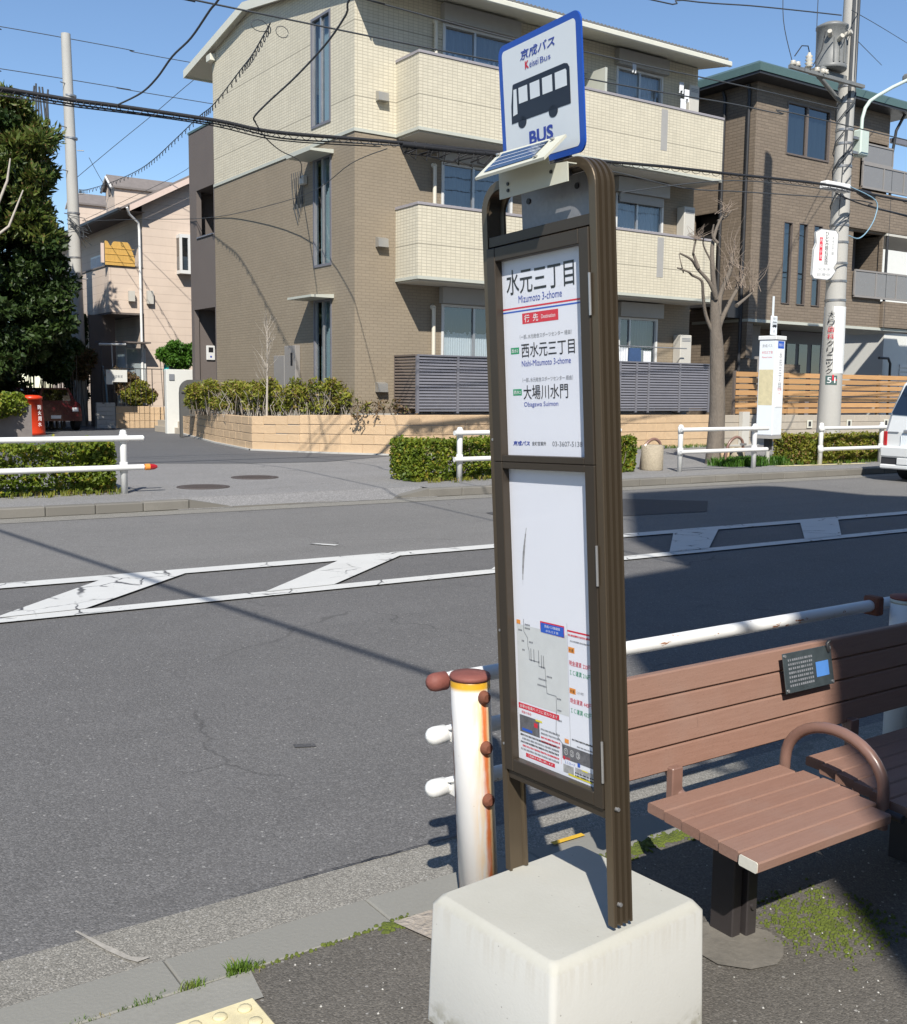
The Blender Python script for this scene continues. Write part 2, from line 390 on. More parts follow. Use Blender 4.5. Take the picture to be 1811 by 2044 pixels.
M['porange'] = mat('print_orange', (.75, .28, .05), .5, var=0, bump=0)
M['pyellow'] = mat('print_yellow', (.72, .62, .03), .5, var=0, bump=0)
M['pwhite'] = mat('print_white', (.8, .8, .8), .5, var=0, bump=0)
M['pgrey'] = mat('print_grey', (.20, .21, .23), .5, var=.0, bump=0)
M['mapgrey'] = mat('map_tint', (.58, .60, .60), .5, var=.05, scale=40, bump=0)
M['photo'] = mat('print_photo', (.12, .12, .13), .5, var=.6, scale=60, fine=300, bump=0)
M['photo_l'] = mat('print_photo_light', (.33, .33, .33), .5, var=.5, scale=50, fine=300, bump=0)
M['bronze_ribs'] = mat('bronze_ribs', (.125, .097, .066), .30, metal=.6, var=.08, scale=3, fine=200, bump=.02, stretch=(1, 1, .1))
M['solar'] = mat('solar_cells', (.045, .075, .14), .12, var=.15, scale=30, bump=0, coat=.8)
M['pole'] = mat('pole_concrete', (.40, .39, .36), .8, var=.12, scale=3, fine=60, bump=.2, stretch=(1, 1, .3))
M['band'] = mat('steel_band', (.3, .3, .3), .4, metal=.7, var=.1, bump=.05)
M['cable'] = mat('cable_black', (.018, .018, .02), .6, var=.1, bump=0)
M['cable_g'] = mat('cable_grey', (.05, .055, .06), .6, var=.1, bump=0)
M['cable_b'] = mat('cable_blue', (.20, .33, .42), .5, var=.1, bump=0)
M['transf'] = mat('transformer_grey', (.17, .175, .17), .5, var=.3, scale=5, fine=30, bump=.1)
M['porcelain'] = mat('porcelain', (.5, .47, .4), .25, var=.15, scale=10, bump=0)
M['lampgreen'] = mat('pale_green_paint', (.50, .58, .52), .4, var=.04, bump=.02)
M['white_paint'] = mat('white_paint', (.70, .70, .68), .4, var=.05, bump=.03)
M['pink'] = tiled('pink_siding', (.62, .51, .42), (.48, .39, .32), 3.0, .28, .02, .4, 0., .01)
M['pinkplain'] = mat('pink_board', (.62, .49, .42), .7, var=.04, bump=.05)
M['slate'] = mat('slate_roof', (.17, .15, .14), .8, var=.2, bump=.3)
M['brick_b'] = tiled('brown_brick_siding', (.215, .172, .130), (.15, .12, .09), .30, .085, .09, .6, .5, .010)
M['grey_panel'] = mat('grey_panel', (.24, .225, .21), .6, var=.05, scale=3, bump=.05)
M['darkgrey'] = mat('dark_grey_board', (.085, .085, .082), .6, var=.05, bump=.03)
M['roof_green'] = mat('dark_green_metal', (.10, .16, .145), .4, metal=.3, var=.08, bump=.03)
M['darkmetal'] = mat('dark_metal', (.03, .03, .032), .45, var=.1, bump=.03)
M['frost'] = mat('frosted_panel', (.20, .195, .19), .25, var=.05, bump=.0)
M['white_wall'] = mat('white_render', (.60, .60, .56), .8, var=.04, bump=.05)
M['red'] = mat('post_red', (.60, .045, .012), .35, var=.08, bump=.02)
M['darkred'] = mat('dark_red_car', (.075, .006, .01), .25, var=.05, bump=0, coat=.6)
M['van'] = mat('van_white', (.66, .67, .66), .25, var=.02, bump=0, coat=.7)
M['tyre'] = mat('tyre_rubber', (.02, .02, .02), .8, var=.1, bump=.1)
M['tail'] = mat('tail_light_red', (.38, .012, .015), .2, var=.05, bump=0, coat=.6)
M['bark'] = mat('bark', (.155, .13, .105), .9, var=.3, scale=9, fine=60, bump=.8, bdist=.02, stretch=(1, 1, .3))
M['twig'] = mat('twig_bark', (.24, .19, .15), .85, var=.25, scale=12, bump=.4)
M['bark_pale'] = mat('pale_bark', (.38, .34, .29), .85, var=.25, scale=12, bump=.4)
M['leaf_hedge'] = leaf('hedge_leaf', (.055, .105, .012), (.22, .27, .022), (.32, .27, .04), .12)
M['leaf_dark'] = leaf('dark_leaf', (.014, .032, .008), (.05, .085, .016), (.10, .09, .03), .03, .2, 1.)
M['leaf_tip'] = leaf('bronze_leaf', (.035, .07, .012), (.13, .16, .03), (.20, .12, .05), .12, .3, 1.5)
M['leaf_bush'] = leaf('bush_leaf', (.09, .13, .014), (.32, .31, .04), (.28, .18, .07), .18)
M['leaf_fresh'] = leaf('fresh_leaf', (.035, .10, .012), (.09, .20, .02), None)
M['leaf_dry'] = leaf('dry_leaf', (.13, .085, .045), (.24, .16, .08), (.08, .10, .02), .2)
M['grass'] = leaf('grass_blade', (.05, .12, .012), (.14, .22, .03), (.30, .25, .10), .15)
M['moss'] = mat('moss', (.085, .11, .014), .95, var=.5, scale=25, fine=120, bump=.9, bdist=.006)
M['yellow'] = mat('yellow_paint', (.62, .38, .03), .6, var=.2, bump=.2)
M['tactile'] = mat('tactile_yellow', (.60, .53, .33), .75, var=.2, scale=10, bump=.2)
M['tactile_p'] = mat('tactile_pink', (.62, .50, .33), .75, var=.2, scale=10, bump=.2)
M['straw'] = mat('bamboo_screen', (.60, .36, .09), .7, var=.3, scale=8, fine=60, bump=.5, stretch=(8, 8, .6))
M['denim'] = mat('denim', (.035, .075, .17), .9, var=.2, scale=20, bump=.2)
M['cloth'] = mat('white_cloth', (.62, .64, .66), .9, var=.08, scale=12, bump=.3, bdist=.02)
M['teal'] = mat('teal_plastic', (.03, .33, .32), .45, var=.1, bump=0)
M['plaque'] = mat('plaque_steel', (.10, .125, .135), .35, metal=.6, var=.3, scale=25, bump=.05)
M['plaque_blue'] = mat('plaque_blue', (.08, .22, .55), .4, var=.1, bump=0)
M['pot'] = mat('patterned_concrete', (.36, .31, .23), .85, var=.25, scale=30, bump=.7, bdist=.01)
M['facade_back'] = mat('street_facade', (.40, .38, .35), .8, var=.06, bump=.1)
M['rust'] = mat('rust', (.16, .055, .03), .85, var=.35, scale=25, fine=120, bump=.6, bdist=.003)
M['rust_cap'] = mat('rust_cap', (.20, .065, .05), .7, var=.25, scale=20, fine=120, bump=.3, bdist=.002)

# ============================================================ the ground
def sheet(name, poly, z, m, kind='structure', parent=None):
    mb = MB(); mb.add([(x, y, z) for x, y in poly], [tuple(range(len(poly)))], False)
    o = mb.build(name, m, parent); o['kind'] = kind
    if o.data.polygons[0].normal.z < 0: o.data.flip_normals()
    return o
def NK(u): return 2.805 - .018*(u-0.5)*.5          # outer line of the near gutter
def FK(u): return 12.50 - .0435*(u-4.0)            # face of the far kerb
sheet('ground', [(-400, -400), (500, -400), (500, 600), (-400, 600)], -.03, M['asphalt_side'])
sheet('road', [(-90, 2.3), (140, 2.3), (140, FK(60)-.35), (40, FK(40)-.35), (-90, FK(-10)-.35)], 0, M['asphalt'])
def lane_y(u): return 8.30 - .045*(u-1.6)
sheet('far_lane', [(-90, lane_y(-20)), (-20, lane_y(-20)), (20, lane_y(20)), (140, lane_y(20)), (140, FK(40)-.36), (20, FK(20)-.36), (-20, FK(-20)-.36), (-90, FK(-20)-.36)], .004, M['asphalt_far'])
sheet('near_gutter', [(-90, 2.37), (140, 2.37), (140, 2.78), (6, NK(6)), (-3, NK(-3)), (-90, NK(-3))], .004, M['gutter'])
sheet('far_gutter', [(-90, FK(-20)-.42), (-20, FK(-20)-.42), (24, FK(24)-.42), (140, FK(40)-.42), (140, FK(40)+.05), (24, FK(24)+.05), (-20, FK(-20)+.05), (-90, FK(-20)+.05)], .008, M['gutter'])
# asphalt patches in the road
def patch(poly, m, z, name='asphalt_patch'): return sheet(name, poly, z, m)
M['patch'] = asphalt('asphalt_patch', (.072, .072, .075), 180, .25, .08, 31)
patch([(10.32, 10.81), (11.15, 10.02), (10.14, 9.12), (7.4, 9.5), (7.6, 10.4)], M['patch'], .009)
patch([(1.885, 3.94), (1.965, 3.90), (1.955, 3.86), (1.875, 3.90)], M['patch'], .004, 'asphalt_stain')
# near pavement, kerb stones
walk = sheet('near_pavement', [(-90, -4), (140, -4), (140, 2.225), (-90, 2.225)], .12, M['asphalt_walk'])
kb = MB().box(-60, 120, 2.24, 2.36, -.05, .09).build('kerb', M['soil']); kb['kind'] = 'structure'
ks = MB().box(-.2785, .2785, -.078, .078, -.06, .0, .0045).build('kerb_stone', M['kerb'], kb, (.79+.28, 2.302, .122))
for i in range(-9, 12):
    if i: shared('kerb_stone', ks.data, kb, (.79+.28+.56*i, 2.302+random.uniform(-.0015, .0015), .122+random.uniform(-.0015, .0015)))
for a, b in ((-60, .79-.56*9), (.79+.56*12, 120)):
    MB().box(a, b, 2.224, 2.380, .06, .122).build('kerb_run', M['kerb'], kb)
# yellow mark on the kerb behind the block
MB().quad((2.0, 2.357, .1262), (2.125, 2.357, .1262), (2.125, 2.377, .1262), (2.0, 2.377, .1262)).build('kerb_paint', M['yellow'], kb)
# slab edging and tactile blocks at the bottom edge
sl = sheet('paving_slab_edging', [(-9, 2.095), (.925, 2.095), (.945, 2.215), (-9, 2.222)], .125, M['kerb'])
tb = MB(); tb.box(-.15, .15, -.15, .15, -.02, .012, .004)
for i in range(5):
    for j in range(5): tb.lathe(-.115+.0575*i, -.115+.0575*j, [(.017, .0115), (.015, .0165), (.008, .0175), (.0, .0178)], 10)
tl = tag(MB().box(-9, .9, 1.49, 2.09, .10, .1215).build('tactile_bedding', M['footing']), kind='structure')
tme = None
for i in range(8):
    for j in range(2):
        loc = (.748-.302*i, 1.942-.302*j, .124)
        if tme is None: o = tb.build('tactile_tile', M['tactile'], tl, loc); tme = o.data
        else: shared('tactile_tile', tme, tl, loc)
# broken mortar patch
pm = mat('broken_mortar', (.30, .265, .225), .9, var=.35, scale=14, fine=60, bump=1., bdist=.01)
pts = [(1.345, 2.222), (1.47, 2.222), (1.56, 2.2), (1.62, 2.05), (1.5, 1.93), (1.40, 2.03), (1.375, 2.12)]
sheet('mortar_patch', pts, .127, pm)
sheet('mortar_scar', [(1.97, 1.80), (2.05, 1.77), (2.10, 1.72), (2.13, 1.66), (2.12, 1.60), (2.07, 1.56), (2.02, 1.54), (1.95, 1.56), (1.90, 1.62), (1.9, 1.70), (1.93, 1.77)], .1245, mat('worn_mortar', (.15, .138, .118), .9, var=.3, scale=12, bump=.6))
M['scratch'] = mat('gutter_scar', (.32, .30, .265), .9, var=.25, scale=30, bump=.3)
sheet('gutter_scar', [(.700, 2.85), (.706, 2.852), (.752, 2.73), (.790, 2.635), (.83, 2.605), (.795, 2.60), (.775, 2.63), (.745, 2.70)], .0085, M['scratch'])
# crack between gutter and road
ck = MB()
pts = []
u = 1.12
while u < 3.2: pts.append((u, NK(u)+random.uniform(-.006, .006))); u += .05
for (a, b) in zip(pts, pts[1:]):
    w = random.uniform(.001, .004)*min(1, .2+(a[0]-1.1)*2); ck.quad((a[0], a[1]-w, .0092), (b[0], b[1]-w, .0092), (b[0], b[1]+w, .0092), (a[0], a[1]+w, .0092))
ck.build('gutter_crack', M['black'])['kind'] = 'structure'

# road markings: two long lines and the slanted bars between them
def yF(u): return 8.42 - .0525*(u-1.5)              # outer edge, far line
def yN(u): return 7.00 - .0385*(u-1.3)              # outer edge, near line
mk = MB()
def strip(y0, y1, a, b, n=30):
    for i in range(n):
        p = a+(b-a)*i/n; q = a+(b-a)*(i+1)/n
        mk.quad((p, y0(p), .0125), (q, y0(q), .0125), (q, y1(q), .0125), (p, y1(p), .0125))
strip(lambda u: yF(u)-.21, yF, -14, 30); strip(yN, lambda u: yN(u)+.165, -14, 30)
bars = [((2.28, 8.16), (2.95, 8.12), (1.89, 7.14), (1.31, 7.14)), ((4.31, 8.06), (4.94, 8.04), (3.73, 7.06), (3.16, 7.06)),
        ((8.23, 7.86), (8.90, 7.83), (7.72, 6.90), (7.18, 6.90)), ((10.21, 7.76), (10.88, 7.73), (9.67, 6.82), (9.06, 6.82))]
for (dx, dy) in ((-2.03, .09), (-4.06, .18)): bars.append(tuple((p[0]+dx, p[1]+dy) for p in bars[0]))
for (dx, dy) in ((2.0, -.08), (4.0, -.16), (6., -.24)): bars.append(tuple((p[0]+dx, p[1]+dy) for p in bars[3]))
bars.append(((6.27, 7.94), (6.92, 7.90), (5.72, 6.98), (5.16, 6.98)))
for b in bars: mk.quad(*[(p[0], p[1], .0165) for p in b])
mk.quad((4.54, 9.10, .0125), (4.60, 9.12, .0125), (4.76, 8.90, .0125), (4.70, 8.87, .0125))
mko = mk.build('road_marking', M['line']); mko['kind'] = 'structure'

# far pavement with its driveway dip, far kerb
fp = sheet('far_pavement', [(-90, 12.6), (4.44, 12.62), (4.46, 12.84), (8.14, 12.76), (8.16, 12.45), (60, 10.3), (60, 18.84), (11.75, 18.84), (10.75, 20.0), (10.2, 20.9), (9.55, 22), (-90, 22.4)], .118, M['pale_walk'])
# ramp in the opening
rp = MB(); rp.quad((4.45, FK(4.5)-.02, .012), (8.15, FK(8.1)-.02, .012), (8.15, 12.78, .122), (4.45, 12.86, .122)); rp.build('driveway_ramp', M['pale_walk'])['kind'] = 'structure'
sheet('side_street', [(-90, 19.2), (5.86, 19.14), (7.87, 18.17), (9.3, 17.93), (11.2, 18.84), (11.75, 18.84), (10.75, 20.0), (10.2, 20.9), (9.55, 22), (10.06, 25.4), (11.2, 31.), (12., 36.5), (12, 90), (-90, 90)], .123, M['asphalt_side'])
fk = MB().box(-60, 120, -.05, .05, -.05, .06).build('far_kerb', M['soil']); fk['kind'] = 'structure'
fk.location = (0, 0, 0); fk.data.clear_geometry()
mbk = MB(); 
for a, b in ((-60, 4.6), (8.0, 110)):
    mbk.add([(a, FK(a)+.02, .0), (b, FK(b)+.02, .0), (b, FK(b)+.16, .0), (a, FK(a)+.16, .0), (a, FK(a)+.02, .10), (b, FK(b)+.02, .10), (b, FK(b)+.16, .10), (a, FK(a)+.16, .10)],
            [(0, 1, 5, 4), (4, 5, 6, 7), (3, 2, 6, 7)], False)
bpy.data.objects.remove(fk); fk = mbk.build('far_kerb', M['kerb_dark']); fk['kind'] = 'structure'
fme = None; ang = -math.atan(.0435)
us = [4.32-.56*i for i in range(10)] + [8.3+.56*i for i in range(24)]
for u in us:
    z = .125 + random.uniform(-.003, .003)
    if fme is None: o = MB().box(-.277, .277, -.09, .09, -.12, 0, .012).build('kerb_stone', M['kerb_dark'], fk, (u, FK(u)+.09, z)); fme = o.data; o.rotation_euler.z = ang
    else: shared('kerb_stone', fme, fk, (u, FK(u)+.09, z), ang)
for (u0, u1) in ((4.6, 5.15), (8.02, 7.45)):        # stones that slope down into the driveway
    w = (u1-u0); m2 = MB()
    y0, y1 = FK(u0), FK(u1); h0, h1 = .125, .02
    vs = [(u0, y0, 0), (u1, y1, 0), (u1, y1+.18, 0), (u0, y0+.18, 0), (u0, y0, h0), (u1, y1, h1), (u1, y1+.18, h1), (u0, y0+.18, h0)]
    m2.add(vs, [(0, 1, 5, 4), (1, 2, 6, 5), (2, 3, 7, 6), (3, 0, 4, 7), (4, 5, 6, 7)], False).build('kerb_stone', M['kerb_dark'], fk)
m2 = MB().box(5.15, 7.45, 12.40, 12.58, -.02, .022); m2.build('kerb_stone', M['kerb_dark'], fk)
# manhole lids
def manhole(x, y, r, label):
    t = thing('manhole_cover', (x, y, .12), label, 'manhole cover', 'manhole covers in the side street mouth')
    MB().lathe(x, y, [(r+.035, .117), (r+.035, .127), (r+.004, .1275), (r+.002, .122)], 40).build('frame_ring', M['iron'], t)
    m = MB(); m.lathe(x, y, [(r, .118), (r, .1275), (r*.9, .1285), (r*.88, .1265), (.0, .1265)], 40)
    for i in range(-7, 8):
        for j in range(-7, 8):
            if math.hypot(i, j) < 6.6: m.box(x+i*r/8.2-.012, x+i*r/8.2+.012, y+j*r/8.2-.012, y+j*r/8.2+.012, .126, .1295)
    m.build('lid', M['iron'], t)
manhole(5.40, 14.1, .33, 'round brown iron manhole cover nearer to the white guard rail')
manhole(6.68, 15.25, .33, 'round brown iron manhole cover nearer to the tan block wall')

# ============================================================ the tan retaining wall
def block_wall(name, path, label, m, bw, bh, rows_of, thick=.15, cap=True, mcap=None, footing=True, z0=.12):
    """path: [(x, y, ztop)]; every block its own part"""
    t = thing(name, (path[0][0], path[0][1], z0), label, 'wall')
    cache = {}
    core = MB()
    for (p, q) in zip(path, path[1:]):
        a = Vector((p[0], p[1])); b = Vector((q[0], q[1])); L = (b-a).length; d = (b-a)/L; nrm = Vector((d.y, -d.x)); ang = math.atan2(d.y, d.x)
        zt = (p[2]+q[2])/2; n = max(1, round(L/bw)); w = L/n; H = zt-z0; rows = rows_of
        ca, cb = a - nrm*.02, b - nrm*.02
        core.add([(ca.x, ca.y, z0-.1), (cb.x, cb.y, z0-.1), (cb.x-nrm.x*thick, cb.y-nrm.y*thick, z0-.1), (ca.x-nrm.x*thick, ca.y-nrm.y*thick, z0-.1),
                  (ca.x, ca.y, p[2]-.02), (cb.x, cb.y, q[2]-.02), (cb.x-nrm.x*thick, cb.y-nrm.y*thick, q[2]-.02), (ca.x-nrm.x*thick, ca.y-nrm.y*thick, p[2]-.02)],
                 [(0, 1, 5, 4), (1, 2, 6, 5), (2, 3, 7, 6), (3, 0, 4, 7), (4, 5, 6, 7)], False)
        for r in range(rows):
            hz = H/rows
            off = (r % 2)*.5
            for k in range(-1 if off else 0, n):
                x0 = (k+off)*w; x1 = x0+w; x0 = max(0, x0); x1 = min(L, x1)
                if x1-x0 < .03: continue
                wd = round(x1-x0, 3); key = (wd, round(hz, 3), r == rows-1)
                f0 = (x0+x1)/2/L; zz = z0 + hz*r*((p[2]-z0)*(1-f0)+(q[2]-z0)*f0)/H
                hh = hz*((p[2]-z0)*(1-f0)+(q[2]-z0)*f0)/H
                c = a + d*(x0+x1)/2
                if key not in cache:
                    bm = MB(); top = r == rows-1
                    bm.box(-wd/2+.0012, wd/2-.0012, -.0, thick if top else thick-.03, .005, hz-(0 if top else .005), .007)
                    cache[key] = bm.build('block', m, t, (c.x, c.y, zz)); o = cache[key]; o.rotation_euler.z = ang
                else: o = shared('block', cache[key].data, t, (c.x, c.y, zz), ang)
                j = random.uniform(-.003, .003); o.location.x += nrm.x*j; o.location.y += nrm.y*j
        if footing:
            fa, fb = a + nrm*.07, b + nrm*.07; fc, fd = b-nrm*.05, a-nrm*.05
            core.add([(fa.x, fa.y, z0), (fb.x, fb.y, z0), (fb.x, fb.y, z0+.035), (fa.x, fa.y, z0+.035), (fc.x, fc.y, z0+.035), (fd.x, fd.y, z0+.035)],
                     [(0, 1, 2, 3), (3, 2, 4, 5)], False)
    core.build('core', M['footing'], t)
    return t
tan = block_wall('block_wall', [(11.16, 30.74, .84), (10.06, 25.39, .85), (9.58, 22.0, .87), (10.2, 20.87, .93), (10.75, 20.04, .95), (11.72, 18.82, .98), (15.2, 18.8, .96), (21.45, 18.8, .94)],
                 'curved tan concrete block wall in front of the three storey apartment house', M['block_tan'], .62, .2, 4)
# soil bed behind it
sheet('garden_bed', [(11.2, 30.5), (10.1, 25.3), (9.64, 22.05), (10.26, 20.92), (10.8, 20.09), (11.76, 18.9), (23, 18.9), (23, 20.2), (11.2, 20.2), (11.2, 30.5)], .80, M['soil'])
greyw = block_wall('block_wall', [(21.5, 18.83, .93), (23.6, 18.83, .93), (28.6, 18.83, .90), (42, 18.83, .88)],
                   'pale grey block wall with square openings under the orange wooden fence', M['block_grey'], .62, .2, 4)
pm = MB().box(22.02, 22.3, 18.70, 18.82, .12, 1.02); pm.build('pillar', M['unit'], greyw)
for x in (24.95, 26.75, 28.55):
    f = MB(); s = .11
    f.box(x-s, x+s, 18.795, 18.815, .56, .60); f.box(x-s, x+s, 18.795, 18.815, .74, .78); f.box(x-s, x-s+.05, 18.795, 18.815, .60, .74); f.box(x+s-.05, x+s, 18.795, 18.815, .60, .74)
    o = f.build('vent_frame', M['eave'], greyw)
    MB().box(x-.06, x+.06, 18.80, 18.82, .60, .74).build('opening', M['interior'], o)

# ============================================================ the apartment house
apt = thing('apartment_house', (16, 24, .1), 'three storey cream and brown tiled apartment house with long balconies', 'house')
X0, X1, Y0, Y1 = 11.21, 21.5, 20.22, 28.08
ZB, ZE = 6.98, 9.86
def wall_with_holes(x0, x1, z0, z1, holes, place, mb):
    """rectangle grid with rectangular holes; place(u, z, depth) -> point"""
    us = sorted({x0, x1, *[h[i] for h in holes for i in (0, 1)]}); zs = sorted({z0, z1, *[h[i] for h in holes for i in (2, 3)]})
    us = [u for u in us if x0 <= u <= x1]; zs = [z for z in zs if z0 <= z <= z1]
    for a, b in zip(us, us[1:]):
        for c, d in zip(zs, zs[1:]):
            mx, mz = (a+b)/2, (c+d)/2
            if any(h[0] < mx < h[1] and h[2] < mz < h[3] for h in holes): continue
            mb.quad(place(a, c, 0), place(b, c, 0), place(b, d, 0), place(a, d, 0))
    for h in holes:
        a, b, c, d = h; D = .12
        mb.quad(place(a, c, 0), place(a, c, D), place(a, d, D), place(a, d, 0)); mb.quad(place(b, c, 0), place(b, c, D), place(b, d, D), place(b, d, 0))
        mb.quad(place(a, c, 0), place(b, c, 0), place(b, c, D), place(a, c, D)); mb.quad(place(a, d, 0), place(b, d, 0), place(b, d, D), place(a, d, D))
PF = lambda u, z, d: (u, Y0+d, z); PS = lambda v, z, d: (X0+d, v, z)
fw3 = [(13.42, 15.42, 7.15, 9.55), (18.6, 20.22, 7.15, 9.55)]; fw2 = [(13.42, 15.42, 4.10, 6.58), (18.7, 20.38, 4.10, 6.50)]; fw1 = [(13.45, 15.45, 1.0, 3.45), (18.9, 20.3, 1.0, 3.42)]
sw3 = [(21.29, 22.22, 7.33, 9.70)]; sw2 = [(21.27, 22.14, 4.25, 6.66)]; sw1 = [(21.27, 22.14, 1.30, 3.52)]
RV, RG = 25.6, .159
RZ = lambda v: 9.86 + RG*(min(v, 2*RV-v)-19.35) - .02    # gable line
b1 = MB(); wall_with_holes(X0, X1, .3, ZB, fw1+fw2, PF, b1); wall_with_holes(Y0, Y1, .3, ZB, sw1+sw2, PS, b1)
b1.quad((X0, Y1, .3), (X1, Y1, .3), (X1, Y1, ZB), (X0, Y1, ZB)); b1.quad((X1, Y0, .3), (X1, Y1, .3), (X1, Y1, ZB), (X1, Y0, ZB))
b1.build('lower_wall', M['brown'], apt)
b2 = MB(); wall_with_holes(X0, X1, ZB, RZ(Y0), fw3, PF, b2); wall_with_holes(Y0, Y1, ZB, ZE, sw3, PS, b2)
b2.quad((X0, Y0, ZE), (X0, Y0, RZ(Y0)), (X0, RV, RZ(RV)), (X0, Y1, RZ(Y1)), (X0, Y1, ZE)); b2.quad((X0, Y1, ZB), (X1, Y1, ZB), (X1, Y1, ZE), (X0, Y1, ZE)); b2.quad((X1, Y0, ZB), (X1, Y1, ZB), (X1, Y1, ZE), (X1, Y0, ZE)); b2.quad((X1, Y0, ZE), (X1, Y0, RZ(Y0)), (X1, RV, RZ(RV)), (X1, Y1, RZ(Y1)), (X1, Y1, ZE))
b2.build('upper_wall', M['cream'], apt)
bt = MB(); bt.box(X0-.025, X0+.02, Y0-.025, Y1, 6.93, 7.00); bt.box(X0+.02, 12.22, Y0-.025, Y0+.02, 6.93, 7.00); bt.build('belt_course', M['trim'], apt)
ft = MB(); ft.box(X0-.02, X1, Y0-.02, Y0+.03, .3, .98); ft.box(X0-.02, X0+.03, Y0+.03, Y1, .3, .98); ft.build('footing', M['footing'], apt)
# roof: low gable, eaves over the front, verge over the side
rf = MB(); ex0, ex1, ey0, ey1 = X0-.17, X1+.22, 19.35, 29.75
def RT_(y): return 9.86+RG*(min(y, 2*RV-y)-19.35)
for (ya, yb) in ((ey0, RV), (RV, ey1)):
    za, zb = RT_(ya), RT_(yb); 
    rf.add([(ex0, ya, za), (ex1, ya, za), (ex1, yb, zb), (ex0, yb, zb), (ex0, ya, za+.09), (ex1, ya, za+.09), (ex1, yb, zb+.09), (ex0, yb, zb+.09)],
           [(0, 3, 2, 1), (4, 5, 6, 7), (0, 1, 5, 4), (1, 2, 6, 5), (2, 3, 7, 6), (3, 0, 4, 7)], False)
roof = rf.build('roof', M['eave'], apt)
MB().box(ex0, ex1, ey0-.10, ey0-.002, RT_(ey0)-.03, RT_(ey0)+.10, .02).build('gutter', M['eave'], roof); MB().box(ex0, ex1, ey1+.002, ey1+.1, RT_(ey1)-.03, RT_(ey1)+.1, .02).build('gutter', M['eave'], roof)
rt = MB(); n = 90
for i in range(n):                                   # tile noses along the eave
    u = ex0+.1+(ex1-ex0-.2)*(i+.5)/n; w = (ex1-ex0)/n*.42
    rt.tube([(u, ey0-.06, RT_(ey0)+.125), (u, ey0+.5, RT_(ey0+.5)+.125)], w, 6)
rt.add([(ex0+.06, ey0-.02, RT_(ey0)+.10), (ex1-.06, ey0-.02, RT_(ey0)+.10), (ex1-.06, RV, RT_(RV)+.13), (ex0+.06, RV, RT_(RV)+.13), (ex0+.06, ey1, RT_(ey1)+.1), (ex1-.06, ey1, RT_(ey1)+.1)], [(0, 1, 2, 3), (3, 2, 5, 4)], False)
o = rt.build('roof_tiles', M['rooftile'], roof); o['kind'] = 'stuff'
vg = MB()
for (ya, yb) in ((ey0, RV), (RV, ey1)):
    za, zb = RT_(ya), RT_(yb)
    vg.add([(ex0-.03, ya, za-.06), (ex0-.002, ya, za-.06), (ex0-.002, yb, zb-.06), (ex0-.03, yb, zb-.06), (ex0-.03, ya, za+.15), (ex0-.002, ya, za+.15), (ex0-.002, yb, zb+.15), (ex0-.03, yb, zb+.15)],
           [(0, 3, 2, 1), (4, 5, 6, 7), (0, 1, 5, 4), (1, 2, 6, 5), (2, 3, 7, 6), (3, 0, 4, 7)], False)
vg.build('verge_board', M['eave'], roof)
MB().box(ex0+.01, X0-.003, Y1-.25, Y1+.05, 10.18, 10.36, .01).build('gable_trim', M['eave'], apt)
# balconies
def balcony(zb, zt, x1, slit):
    bx0, by0, by1 = 12.23, 19.3, Y0-.002
    m = MB(); T = .14
    m.box(bx0, x1, by0, by0+T, zb+.07, zt-.0, 0); m.box(bx0, bx0+T, by0+T+.001, by1, zb+.07, zt); m.box(x1-T, x1, by0+T+.001, by1, zb+.07, zt)
    o = m.build('balcony', M['cream'], apt)
    c = MB(); c.box(bx0-.02, x1+.02, by0-.02, by0+T+.02, zt+.001, zt+.062, .008); c.box(bx0-.02, bx0+T+.02, by0+T+.021, by1, zt+.001, zt+.06); c.box(x1-T-.02, x1+.02, by0+T+.021, by1, zt+.001, zt+.06); c.build('parapet_cap', M['cap'], o)
    d = MB(); d.box(bx0-.012, x1+.012, by0-.012, by1, zb, zb+.068); d.build('slab_edge', M['trim'], o)
    e = MB(); e.box(bx0+.06, x1-.06, by0+.06, by1, zb-.03, zb-.002); e.build('underside', M['soffit'], o)
    f = MB(); f.box(bx0+T+.001, x1-T-.001, by0+T+.001, by1, zb+.07, zb+.13); f.build('floor', M['footing'], o)
    s = MB(); s.box(19.29, 19.51, by0-.006, by0+.01, zt-1.03, zt-.05); s.build('drain_panel', M['shutter'], o)
    for i in range(3): MB().box(19.30+.07*i, 19.355+.07*i, by0-.014, by0-.0065, zt-1.02, zt-.06).build('drain_slat', M['cap'], o) if False else None
balcony(6.93, 8.48, 21.52, 1); balcony(3.86, 5.40, 21.42, 1)
